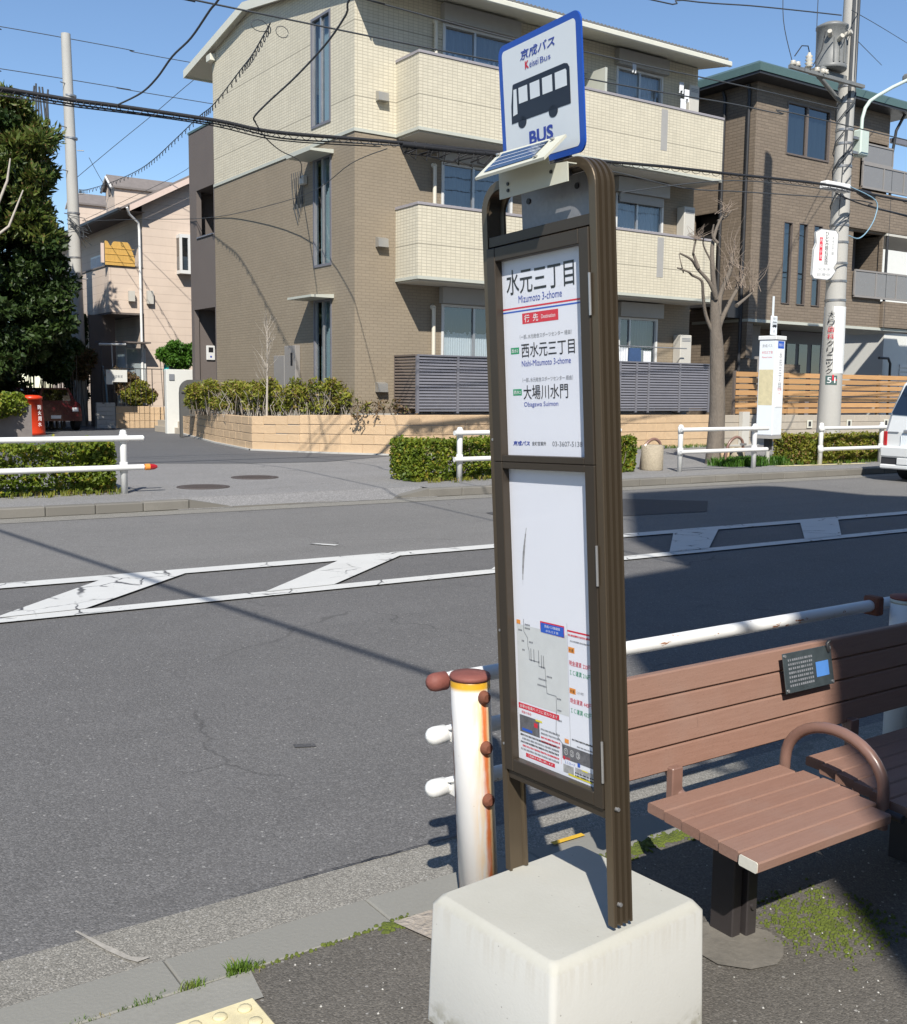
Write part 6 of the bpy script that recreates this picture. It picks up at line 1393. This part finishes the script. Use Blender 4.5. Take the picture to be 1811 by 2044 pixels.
bus_icon(XG, .0435, .0790, .222, .0910, M['navy'], sgn, .0010, True, M['signwhite'])
S('BUS', .1100, .0405, .090, .0275, 'pblue', bold=.035)

# ============================================================ bench
bn = thing('bench', (2.4, 1.7, .12), 'brown slatted bench with a hooped armrest beside the bus stop block', 'bench')
def plank(x0, x1, y0, y1, z0, z1, tilt=None, nm='plank', m_='bench', ends=True):
    """a board along x; profile points (y0,z0) low side .. (y1,z1) high side given by tilt = (dy, dz) thickness direction"""
    q = MB(); L = Vector((0, y1-y0, z1-z0)); n_ = Vector((0, -L.z, L.y)).normalized(); th = .027; w = L.length; d = L.normalized(); bvl = .0035
    sec = [(bvl, 0), (w-bvl, 0), (w, -bvl), (w, -th+bvl), (w-bvl, -th), (bvl, -th), (0, -th+bvl), (0, -bvl)]
    def pt(x, s): return (x, y0+d.y*s[0]+n_.y*s[1], z0+d.z*s[0]+n_.z*s[1])
    k = len(sec); vs = [pt(x0, s) for s in sec]+[pt(x1, s) for s in sec]
    q.add(vs, [tuple(range(k)), tuple(range(2*k-1, k-1, -1))]+[(i, k+i, k+(i+1) % k, (i+1) % k) for i in range(k)], False)
    o = q.build(nm, M[m_], bn); return o
FY, BY, FZ, BZ = 1.500, 1.875, .430, .446
for i in range(6):                                   # seat planks, two lengths split at the armrest
    t0 = i/6; t1 = (i+1)/6; g = .0013
    y0, y1 = FY+(BY-FY)*t0+g, FY+(BY-FY)*t1-g; z0, z1 = FZ+(BZ-FZ)*t0, FZ+(BZ-FZ)*t1
    for (xa, xb) in ((1.888+.003*i, (2.400, 2.430, 2.447, 2.452, 2.446, 2.420)[i]), ((2.475, 2.490, 2.502, 2.512, 2.525, 2.545)[i], 3.10), (3.16, 3.72)):
        plank(xa, xb, y0, y1, z0, z1)
w0 = plank(1.8855, 1.889, FY+.004, FY+.058, FZ-.001, FZ-.001+.0025, nm='plank_end_cap', m_='endcap')
MB().box(2.405, 2.425, 1.565, 1.575, .415, .432, .002).build('plank_end_cap', M['endcap'], bn)
for i in range(4):                                   # back planks
    t0 = i/4; t1 = (i+1)/4; g = .0018
    Y = lambda t: 1.925+.05*t; Z = lambda t: .485+.262*t
    q = MB(); th = .026
    p0, p1 = (Y(t0), Z(t0)+g), (Y(t1), Z(t1)-g); b = .004; xa, xb = 1.885, 3.72
    sec = [(p0[0], p0[1]+b), (p1[0], p1[1]-b), (p1[0]+b, p1[1]), (p1[0]+th, p1[1]-.002), (p0[0]+th, p0[1]), (p0[0]+b, p0[1])]
    k = len(sec); q.add([(xa, *s) for s in sec]+[(xb, *s) for s in sec], [tuple(range(k)), tuple(range(2*k-1, k-1, -1))]+[(j, k+j, k+(j+1) % k, (j+1) % k) for j in range(k)], False)
    q.build('back_plank', M['bench'], bn)
    e = MB(); e.box(1.878, 1.8848, p0[0]+.003, p0[0]+.022, p0[1]+.006, p1[1]-.006, .0015); e.build('plank_end_cap', M['endcap'], bn)
def leg(x):
    q = MB(); q.box(x-.035, x-.002, 1.685, 1.76, .1, .415, .003); q.box(x+.002, x+.040, 1.670, 1.752, .1, .415, .003); q.box(x-.035, x+.04, 1.53, 1.86, .392, .418, .002); q.build('leg', M['bench_leg'], bn)
    q = MB(); q.tube([(x, 1.84, .40), (x, 1.915, .42), (x, 1.952, .48), (x, 2.01, .73)], [.018, .018, .016, .014], 10); q.box(x-.035, x+.005, 1.905, 1.93, .40, .50, .003); q.build('back_support', M['bench_metal'], bn)
    for z in (.2, .3): MB().tube([(x+.02, 1.6705, z), (x+.02, 1.664, z)], .008, 8).build('bolt', M['bench_leg'], bn)
leg(2.06); leg(2.84); leg(3.58)
m = MB(); arc = [(2.452, 1.560, .36), (2.452, 1.560, .46)]
for k in range(1, 16): t = math.pi*k/16; arc.append((2.452, 1.7175-.1575*math.cos(t), .46+.125*math.sin(t)))
arc += [(2.452, 1.875, .46), (2.452, 1.877, .40)]
m.tube(arc, .0158, 18); m.build('armrest', M['bench_metal'], bn)
m = MB(); m.tube([(2.452, 1.50, .405), (2.452, 1.62, .41), (2.452, 1.88, .42)], .012, 8); m.build('armrest_bracket', M['bench_leg'], bn)
XQ = Matrix(((1, 0, 0, 2.505), (0, .187, -.98, 1.925), (0, .98, .187, .625), (0, 0, 0, 1)))
m = MB(XQ); m.box(0, .225, 0, .118, .0, .004, .001); pl_ = m.build('plaque', M['plaque'], bn)
for (a, b) in ((.008, .008), (.008, .11), (.217, .008), (.217, .11)): MB(XQ).tube([(a, b, .004), (a, b, .007)], .005, 8).build('rivet', M['silver'], pl_)
MB(XQ).quad((.145, .03, .0045), (.205, .03, .0045), (.205, .075, .0045), (.145, .075, .0045)).build('plaque_emblem', M['plaque_blue'], pl_)
q = MB(XQ)
for r_ in range(7):
    x = .02
    while x < .13: w = random.uniform(.004, .008); q.quad((x, .018+r_*.0125, .0045), (x+w, .018+r_*.0125, .0045), (x+w, .0245+r_*.0125, .0045), (x, .0245+r_*.0125, .0045)); x += .0095
q.build('plaque_text', M['pgrey'], pl_)
MB(XQ).tube([(.21, .10, .006), (.20, .125, .012), (.215, .13, .01)], .006, 6).build('knot', M['darkmetal'], pl_)

# ============================================================ buildings on the near side: they stand behind the reader and shade the road
nb_ = thing('near_building', (4, -7, .1), 'tall plain building behind the bus stop, out of the picture', 'building')
sil = [(-1.38, 0), (-1.38, 6.7), (-1.26, 6.9), (-1.26, 8.5), (-1.42, 8.8), (-1.42, 11.4), (-.85, 11.5), (-.2, 11.6), (-.26, 12.3), (-.42, 13.2), (.55, 17.4), (3.45, 17.25), (3.85, 17.0), (4.6, 15.45), (5.7, 14.6), (12, 14.2), (26, 14.2), (26, 0)]
m = MB(); m.prism(sil, -11, -4, 1); m.build('wall', M['facade_back'], nb_)
for k in range(5):
    for j in range(4):
        x = 1.0+j*2.9; z = 1.2+k*2.9
        if k == 0 or True:
            w_ = MB(); w_.box(x, x+1.6, -4.0, -3.96, z, z+1.4); o = w_.build('window', M['white_frame'], nb_); MB().quad((x+.06, -3.955, z+.06), (x+1.54, -3.955, z+.06), (x+1.54, -3.955, z+1.34), (x+.06, -3.955, z+1.34)).build('pane', M['glass_dark'], o)
nh = thing('near_house', (-12, -9, .1), 'plain low house behind the reader, out of the picture', 'building')
MB().box(-22, -7.5, -12, -5.0, .1, 5.2).build('wall', M['facade_back'], nh); MB().prism([(-22.5, 5.2), (-7, 5.2), (-14.7, 7.2)], -12.5, -4.5, 1).build('roof', M['slate'], nh)

# ============================================================ plants
def shell(n, x0, x1, y0, y1, z0, z1, amp=.05, inner=.3):
    """points crowding the faces of a box with an uneven outline"""
    P = rng.random((n, 3)); f = rng.integers(0, 5, n); k = rng.random(n) > inner
    P[k & (f == 0), 1] *= .12; P[k & (f == 1), 2] = 1-P[k & (f == 1), 2]*.16; P[k & (f == 2), 1] *= .14
    P[k & (f == 3), 0] *= .04; P[k & (f == 4), 0] = 1-P[k & (f == 4), 0]*.04
    X = x0+(x1-x0)*P[:, 0]; Y = y0+(y1-y0)*P[:, 1]; Z = z0+(z1-z0)*P[:, 2]
    w = np.sin(X*5.1+1)*.5+np.sin(X*11.3)*.3+np.sin(X*23+Y*9)*.3
    Z += w*amp*(P[:, 2]); Y -= (np.sin(X*7+Z*8)+np.sin(X*17+Z*5)*.6)*amp*.7*(P[:, 1] < .4)
    Z += rng.exponential(.012, n)*(P[:, 2] > .85)
    return np.stack([X, Y, Z], 1)
def hedge(x0, x1, y0, y1, z1, label, n, lf='leaf_hedge', size=.034, z0=.14):
    t = thing('hedge', ((x0+x1)/2, (y0+y1)/2, .12), label, 'hedge', 'clipped hedges along the far kerb')
    C = shell(n, x0, x1, y0, y1, z0, z1); h = n//2; keep = np.sin(C[:, 0]*6.3+C[:, 2]*9)+np.sin(C[:, 0]*14.1-C[:, 2]*17+2)+.9*rng.normal(size=n) > -1.45; C = C[keep]; h = len(C)//2
    leaves('foliage', C[:h], size*1.2, M[lf], t, 1.4, kind='stuff'); leaves('foliage', C[h:], size*.75, M[lf], t, 1.9, kind='stuff')
    m = MB(); k = int((x1-x0)*7)
    for i in range(k):
        x = x0+.1+(x1-x0-.2)*rng.random(); y = (y0+y1)/2+.12*rng.normal(); 
        for j in range(3): m.tube([(x, y, .1), (x+.1*rng.normal(), y+.08*rng.normal(), .35), (x+.2*rng.normal(), y+.12*rng.normal(), z1-.1)], [.012, .008, .004], 4)
    m.build('stems', M['bark'], t, kind='stuff'); return t
hedge(-5, 4.12, 13.86, 14.6, .76, 'long low hedge behind the left white guard rail', 60000)
hedge(8.40, 13.0, 13.35, 14.05, .72, 'clipped hedge corner left of the bus stop across the road', 34000)
hedge(17.25, 20.6, 13.12, 13.85, .66, 'yellowish hedge behind the white van', 26000, 'leaf_bush')
def clump(c, r, n, flat=1.):
    d = rng.normal(size=(n, 3)); d /= np.linalg.norm(d, axis=1)[:, None]; rr = r*rng.random(n)**.4
    return np.asarray(c)+d*rr[:, None]*np.array([1, 1, flat]), d
# the dark broadleaf tree at the left edge
tr_ = thing('broadleaf_tree', (5.3, 33.4, .12), 'big dark evergreen tree filling the left edge of the picture', 'tree')
m = MB(); m.tube([(5.2, 33.5, 0), (5.3, 33.5, 2.3), (5.1, 33.4, 5.2), (5.4, 33.2, 8.2)], [.26, .22, .16, .07], 10)
for k in range(26):
    z = 1.8+k*.29; a = rng.random()*6.28; L = 1.5+rng.random()*1.5
    m.tube([(5.25, 33.4, z), (5.25+.5*L*math.cos(a), 33.4+.5*L*math.sin(a), z+.4), (5.25+L*math.cos(a), 33.4+L*math.sin(a), z+.6)], [.07, .04, .014], 6)
m.build('trunk', M['bark'], tr_)
def xright(z): return np.interp(z, [.9, 1.6, 2.2, 3.0, 3.6, 4.7, 5.9, 6.8, 7.3, 8.3, 9.1, 9.5, 9.9], [6.0, 6.6, 7.4, 8.7, 9.0, 9.0, 8.7, 8.15, 8.3, 8.6, 8.4, 7.9, 7.0])
C = []; D = []; S_ = []; C2 = []; D2 = []
for k in range(1000):
    z = 1.0+8.8*rng.random(); xr = xright(z); xl = 1.2
    x = xr-.30-(xr-xl)*rng.random()**1.5; dy = rng.uniform(-2.0, 1.8); x -= abs(dy)*.35; z2 = z-.12*abs(dy)
    if z < 1.7 and x > 5.9: continue
    r = rng.uniform(.18, .55); n = int(95*(r/.35)**1.6)
    c, d = clump((x, 33.4+dy, z2), r, n, rng.uniform(.55, .9))
    if z > 5.6 and rng.random() < .8: C2.append(c); D2.append(d+np.array([0, 0, .35]))
    else: C.append(c); D.append(d)
h = len(C)//2
leaves('crown', np.concatenate(C[:h]), .125, M['leaf_dark'], tr_, 1.5, .6, np.concatenate(D[:h]), 'stuff')
leaves('crown', np.concatenate(C[h:]), .08, M['leaf_dark'], tr_, 2.2, .6, np.concatenate(D[h:]), 'stuff')
leaves('upper_crown', np.concatenate(C2), .085, M['leaf_tip'], tr_, 3.4, .4, np.concatenate(D2), 'stuff')
for pts in (((6.1, 31.0, 6.0), (6.5, 31.0, 7.0), (6.6, 31.0, 7.6)), ((5.8, 31.0, 5.2), (6.5, 31.0, 5.8), (6.9, 31.0, 6.8))): MB().tube(pts, [.04, .035, .02], 6).build('bare_branch', M['bark_pale'], tr_)
for (x, y, l) in ((1.5, 40.5, 'dark round tree mass far behind the big evergreen'), (6.2, 42.5, 'dark tree behind the parked car at the left')):
    t = thing('tree', (x, y, .12), l, 'tree'); C = []; D = []
    for k in range(150): c, d = clump((x+1.9*rng.normal(), y+rng.normal(), rng.uniform(.5, 5.2)), .6, 110, .8); C.append(c); D.append(d)
    leaves('crown', np.concatenate(C), .17, M['leaf_dark'], t, 1.5, .6, np.concatenate(D), 'stuff'); MB().tube([(x, y, 0), (x+.1, y, 3)], [.2, .1], 8).build('trunk', M['bark'], t)
# ivy on the low wall, shrubs near the pole
iv = thing('shrub', (5.0, 29.4, .12), 'mottled shrub under the dark tree beside the red postbox', 'shrub')
C = np.concatenate([clump((x, 29.3+.3*rng.normal(), z), .35, 900)[0] for x in np.arange(2.0, 6.2, .35) for z in (1.0, 1.45) if not (x > 5.5 and z > 1.2)])
leaves('foliage', C, .07, M['leaf_hedge'], iv, 1.4, kind='stuff')
tag(MB().box(-6, 6.6, 29.6, 29.9, .0, 1.0).build('garden_wall', M['slate']), 'grey stone garden wall under the shrub at the left edge', 'wall')
def bush(name, label, cs, n, size, lf, long=1.5, cat='shrub', base=None, grp=None, stems=True, flat=.85, droop=0.):
    b = base or (cs[0][0], cs[0][1], .12); t = thing(name, b, label, cat, grp)
    C = []; D = []
    for (x, y, z, r) in cs: c, d = clump((x, y, z), r, int(n*(r/.3)**2), flat); C.append(c); D.append(d)
    leaves('foliage', np.concatenate(C), size, M[lf], t, long, .8, np.concatenate(D), 'stuff', droop=droop)
    if stems:
        m = MB()
        for (x, y, z, r) in cs:
            for k in range(3): m.tube([(x+.05*rng.normal(), y+.05*rng.normal(), b[2]), (x+r*.3*rng.normal(), y+r*.3*rng.normal(), z-r*.3), (x+r*.5*rng.normal(), y+r*.5*rng.normal(), z+r*.6)], [.014, .01, .004], 4)
        m.build('stems', M['bark'], t, kind='stuff')
    return t
bush('shrub', 'tall green shrub between the dark tree and the bare utility pole', [(8.3+.3*rng.normal(), 35.8+.3*rng.normal(), z, .5) for z in np.arange(2.0, 4.6, .25)]+[(8.9+.3*rng.normal(), 36.2, z, .35) for z in (2.2, 2.8, 3.3)], 700, .09, 'leaf_dark')
bush('shrub', 'dry brown shrub tangled round the bare utility pole', [(9.4, 37.3, 2.3, .45), (9.9, 37.4, 2.1, .4), (10.2, 37.5, 2.5, .35), (9.1, 37.2, 2.7, .35), (9.7, 37.2, 2.75, .35)], 700, .10, 'leaf_dry', 3.2)
bush('shrub', 'dark green shrub behind the bare utility pole', [(10.4, 39.5, z, .45) for z in (1.2, 1.7, 2.3, 3.2, 3.6, 3.9)]+[(10.2, 38.9, 1.0, .4)], 500, .09, 'leaf_dark')
bush('shrub', 'round fresh green bush above the teal tub', [(11.55, 33.3, 2.55, .30), (11.9, 33.3, 2.75, .33), (12.3, 33.4, 2.6, .36), (12.1, 33.3, 2.35, .35), (11.75, 33.2, 2.35, .28), (12.6, 33.5, 2.7, .3)], 650, .07, 'leaf_fresh')
bush('shrub', 'small green shrub behind the short tan wall', [(11.1, 35.0+.7, 1.2, .30), (11.5, 35.7, 1.45, .35), (11.35, 35.7, 1.1, .3), (11.8, 35.7, 1.15, .25)], 420, .07, 'leaf_bush')
bush('shrub', 'withered brown shrub by the foot of the white downpipe', [(10.8, 36.0, 1.9, .35), (11.3, 36.0, 1.75, .3), (11.0, 36.0, 1.45, .3), (11.9, 36.0, 1.2, .3)], 260, .08, 'leaf_dry')
# yellow green shrubs in front of the brown side wall
cs = []
for x in np.arange(8.0, 9.55, .16): cs.append((x, 21.0+(9.6-x)*2.2+.15*rng.normal(), 1.42+.10*rng.normal(), .27)); cs.append((x, 20.9+(9.6-x)*2.2, 1.10, .22))
def at_bed(t):                                       # a line just behind the wall's curved top
    a, b = ((10.2, 27.2), (10.15, 22.3)) if t < .6 else ((10.15, 22.3), (11.3, 20.4)); k = t/.6 if t < .6 else (t-.6)/.4
    return a[0]+(b[0]-a[0])*k, a[1]+(b[1]-a[1])*k
cs = []; cs2 = []
for i in range(26):
    t_ = i/25; x, y = at_bed(t_); L = cs if t_ < .66 else cs2
    L.append((x+.12*rng.normal(), y+.12*rng.normal(), 1.42+.07*rng.normal(), .26)); L.append((x+.1*rng.normal(), y+.1*rng.normal(), 1.12, .22))
bush('shrub', 'bright yellow green shrub row beside the grey arched mailbox', cs, 430, .040, 'leaf_bush', 2.6, base=(10.1, 25, .8))
cs2 += [(x, y, 1.62, .16) for x, y in ((10.45, 21.6), (10.75, 21.2), (11.0, 20.9))]
bush('shrub', 'yellow green shrub with bare brown stems at the corner of the brown wall', cs2, 280, .040, 'leaf_bush', 2.6, base=(10.7, 21.2, .8))
m = MB()
for k in range(170):
    t_ = rng.random(); x, y = at_bed(.15+.85*t_); x += .15*rng.normal(); y += .1*rng.normal()
    m.tube([(x, y, .8), (x+.08*rng.normal(), y+.06*rng.normal(), 1.1), (x+.14*rng.normal(), y+.1*rng.normal(), 1.45)], [.008, .006, .003], 4)
tag(m.build('bare_stems', M['bark_pale']), 'thicket of pale bare stems under the yellow green shrubs', 'shrub stems', None, 'stuff')
def branching(mb, p, d, L, r, depth, spread=.5, up=.25, tips=None):
    p = Vector(p); d = Vector(d).normalized(); pts = [p]; rs = [r]
    k = 4
    for i in range(k):
        d = (d+Vector(rng.normal(size=3))*.10+Vector((0, 0, up*.15))).normalized(); p = p+d*L/k; pts.append(p.copy()); rs.append(r*(1-.45*(i+1)/k))
    mb.tube(pts, rs, 6 if r > .02 else 4)
    if depth == 0: return
    for j in range(rng.integers(2, 4)):
        q = pts[rng.integers(2, k+1)]; nd = (d+Vector(rng.normal(size=3))*spread+Vector((0, 0, up))).normalized()
        branching(mb, q, nd, L*rng.uniform(.55, .8), rs[-1]*.75, depth-1, spread, up)
sap = thing('sapling', (9.85, 21.9, .8), 'slim white stemmed leafless sapling in front of the brown side wall', 'tree')
m = MB(); m.tube([(9.85, 21.8, .8), (9.87, 21.8, 1.6), (9.88, 21.8, 2.4), (9.88, 21.8, 3.05)], [.028, .022, .014, .005], 8); m.build('trunk', M['bark_pale'], sap)
m = MB()
for k in range(30):
    z = 1.5+k*.05; a = rng.random()*6.28; branching(m, (9.87, 21.8, z), (math.cos(a)*.7, math.sin(a)*.7, 1), .42*(1-.35*(z-1.5)), .006, 1, .25, .35)
m.build('twigs', M['bark_pale'], sap, kind='stuff')
bush('shrub', 'small sparse shrub with brown leaves beside the louvred fence', [(10.9, 19.5, 1.05, .22), (11.3, 19.4, 1.12, .25), (11.65, 19.3, 1.15, .22), (11.95, 19.2, 1.0, .2)], 90, .045, 'leaf_dry', 1.8, base=(11.3, 19.4, .8))
# the bare pollarded street tree
bt_ = thing('street_tree', (15.9, 14.1, .12), 'bare pollarded street tree with stubby branches on the far pavement', 'tree')
m = MB(); m.tube([(15.93, 14.15, .05), (15.93, 14.18, .35), (15.97, 14.2, 1.2), (15.92, 14.22, 2.3), (15.86, 14.25, 3.0), (15.80, 14.25, 3.45)], [.22, .175, .15, .135, .10, .065], 16); m.build('trunk', M['bark'], bt_)
def limb(pts, r0, r1): 
    s_ = smooth([(a, 14.25+.05*rng.normal(), b) for a, b in pts], 4); n_ = len(s_)
    m = MB(); m.tube(s_, [r0+(r1-r0)*i/(n_-1) for i in range(n_)], 8); m.build('limb', M['bark'], bt_)
limb([(15.86, 2.6), (15.66, 3.0), (15.52, 3.35), (15.40, 3.62), (15.2, 3.72), (15.0, 3.76), (14.85, 3.84)], .038, .016)
limb([(15.78, 3.3), (15.60, 3.6), (15.35, 3.85), (15.1, 4.0), (14.86, 4.10)], .042, .018); limb([(15.35, 3.85), (15.3, 4.1), (15.24, 4.15), (15.28, 4.38)], .03, .018); limb([(15.0, 3.76), (14.84, 3.9), (14.88, 4.1)], .014, .008)
limb([(15.84, 3.2), (15.78, 3.6), (15.72, 4.0), (15.78, 4.35), (15.90, 4.7), (16.0, 4.95)], .06, .02); limb([(15.78, 4.35), (15.70, 4.5), (15.68, 4.7)], .03, .015); limb([(15.95, 4.8), (16.12, 4.9), (16.2, 5.02)], .03, .015); limb([(15.72, 4.0), (15.5, 4.3), (15.42, 4.45)], .02, .01)
limb([(15.93, 2.3), (16.1, 2.8), (16.3, 3.2), (16.5, 3.55), (16.68, 3.8)], .06, .025); limb([(15.93, 3.0), (16.05, 3.4), (16.2, 3.9), (16.3, 4.2)], .06, .03); limb([(16.3, 3.2), (16.65, 3.35), (16.9, 3.5)], .04, .015)
m = MB()
for k in range(90):
    b = [(16.68, 3.8), (16.3, 4.2), (16.5, 3.55), (16.2, 3.9), (16.9, 3.5), (16.0, 4.95), (15.28, 4.38), (16.1, 3.5)][rng.integers(0, 8)]
    h = rng.uniform(.25, .75) if b[0] > 16 else rng.uniform(.1, .3)
    dx = rng.normal()*.16; m.tube([(b[0]+.05*rng.normal(), 14.25+.1*rng.normal(), b[1]), (b[0]+dx*.6, 14.25+.1*rng.normal(), b[1]+h*.5), (b[0]+dx*1.3+.05, 14.25+.12*rng.normal(), b[1]+h)], [.008, .005, .002], 4)
m.build('shoots', M['twig'], bt_, kind='stuff')
# grass and moss
def grass(name, pts, h, m_, label, n=1, spread=.03, base=.12):
    P = []
    q = MB()
    for (x, y, s) in pts:
        for k in range(n):
            a = rng.random()*6.28; l = h*s*rng.uniform(.5, 1.2); bx = x+spread*rng.normal(); by = y+spread*rng.normal(); ln_ = rng.uniform(.2, .9)*l; w = l*.07
            tx, ty = bx+ln_*math.cos(a), by+ln_*math.sin(a); mx, my = bx+ln_*.4*math.cos(a), by+ln_*.4*math.sin(a); nx, ny = -math.sin(a)*w, math.cos(a)*w
            q.add([(bx-nx, by-ny, base), (bx+nx, by+ny, base), (mx+nx*.8, my+ny*.8, base+l*.65), (mx-nx*.8, my-ny*.8, base+l*.65), (tx, ty, base+l*.95)], [(0, 1, 2, 3), (3, 2, 4)], False)
    o = q.build(name, m_); tag(o, label, 'grass', None, 'stuff'); return o
grass('grass_tuft', [(x, 2.222+.006*rng.normal(), s) for x, s in [(.52+.011*i, rng.uniform(.15, .5)) for i in range(42)]], .025, M['grass'], 'low weeds growing in the joint behind the near kerb', 11, .006)
grass('grass_tuft', [(.905, 2.228, 1.), (.93, 2.228, 1.1), (.955, 2.226, .7), (.80, 2.226, .7), (.82, 2.226, .6), (.70, 2.222, .5)], .026, M['grass'], 'green tufts of grass behind the near kerb', 55, .010)
grass('grass_tuft', [(15.5+1.5*rng.random(), 13.35+.5*rng.random(), 1) for i in range(46)], .17, M['leaf_fresh'], 'tuft of bright grass round the bare street tree', 60, .07)
grass('grass_tuft', [(x, 18.70+.03*rng.normal(), 1) for x in np.arange(14.5, 21.5, .09)], .10, M['grass'], 'strip of weeds along the foot of the tan wall', 18, .03)
grass('grass_tuft', [(x, 13.2+.12*rng.normal(), 1) for x in np.arange(16.8, 20, .08)], .09, M['grass'], 'weeds at the foot of the right hedge', 18, .03)
grass('grass_tuft', [(x, 13.3+.1*rng.normal(), 1) for x in np.arange(8.5, 12.5, .08)]+[(x, 13.75+.08*rng.normal(), 1) for x in np.arange(1.5, 4.2, .08)], .08, M['leaf_bush'], 'dry weeds at the foot of the hedges', 14, .03)
def moss(pts, sz, label):
    q = MB()
    for (x, y) in pts:
        r = sz*rng.uniform(.4, 1.3); n = 9; h = .004+.25*r*rng.random()*.3; a0 = rng.random()
        ring = [(x+r*(.7+.5*rng.random())*math.cos(a0+2*math.pi*k/n), y+r*(.7+.5*rng.random())*math.sin(a0+2*math.pi*k/n), .1205) for k in range(n)]
        q.add(ring+[(x+(p[0]-x)*.6, y+(p[1]-y)*.6, .121+h) for p in ring], [(k, (k+1) % n, n+(k+1) % n, n+k) for k in range(n)]+[tuple(range(n, 2*n))], True)
    o = q.build('moss_patch', M['moss']); tag(o, label, 'moss', None, 'stuff')
P = []
while len(P) < 1100:
    x, y = rng.uniform(2.08, 2.50), rng.uniform(1.42, 1.80)
    w = math.exp(-((x-2.30)/.13)**2-((y-1.62)/.12)**2)*(.55+.45*math.sin(x*42)*math.sin(y*37))
    if rng.random() < w: P.append((x, y))
moss(P, .0045, 'green moss scattered on the pavement in front of the bench')
moss([(2.02+.9*rng.random(), 2.205+.016*rng.normal()) for k in range(900)], .0075, 'band of moss along the inner edge of the near kerb')
moss([(1.30+.12*rng.random(), 2.215+.012*rng.normal()) for k in range(70)], .008, 'small mossy spot at the kerb joint left of the block')
moss([(.95+.4*rng.random(), 2.222+.005*rng.normal()) for k in range(50)], .005, 'thin line of moss in the kerb joint')
# small fallen leaves and grit on the pavement
q = MB()
for k in range(260):
    x, y = rng.uniform(.9, 3.2), rng.uniform(1.1, 2.2); r = rng.uniform(.0015, .004); q.add([(x+r*math.cos(a), y+r*math.sin(a), .1212+.001*rng.random()) for a in (0, 1.8, 3.4, 4.9)]+[(x, y, .1215+r)], [(0, 1, 4), (1, 2, 4), (2, 3, 4), (3, 0, 4)], False)
tag(q.build('grit', M['footing']), 'pale grit scattered over the near pavement', 'grit', None, 'stuff')
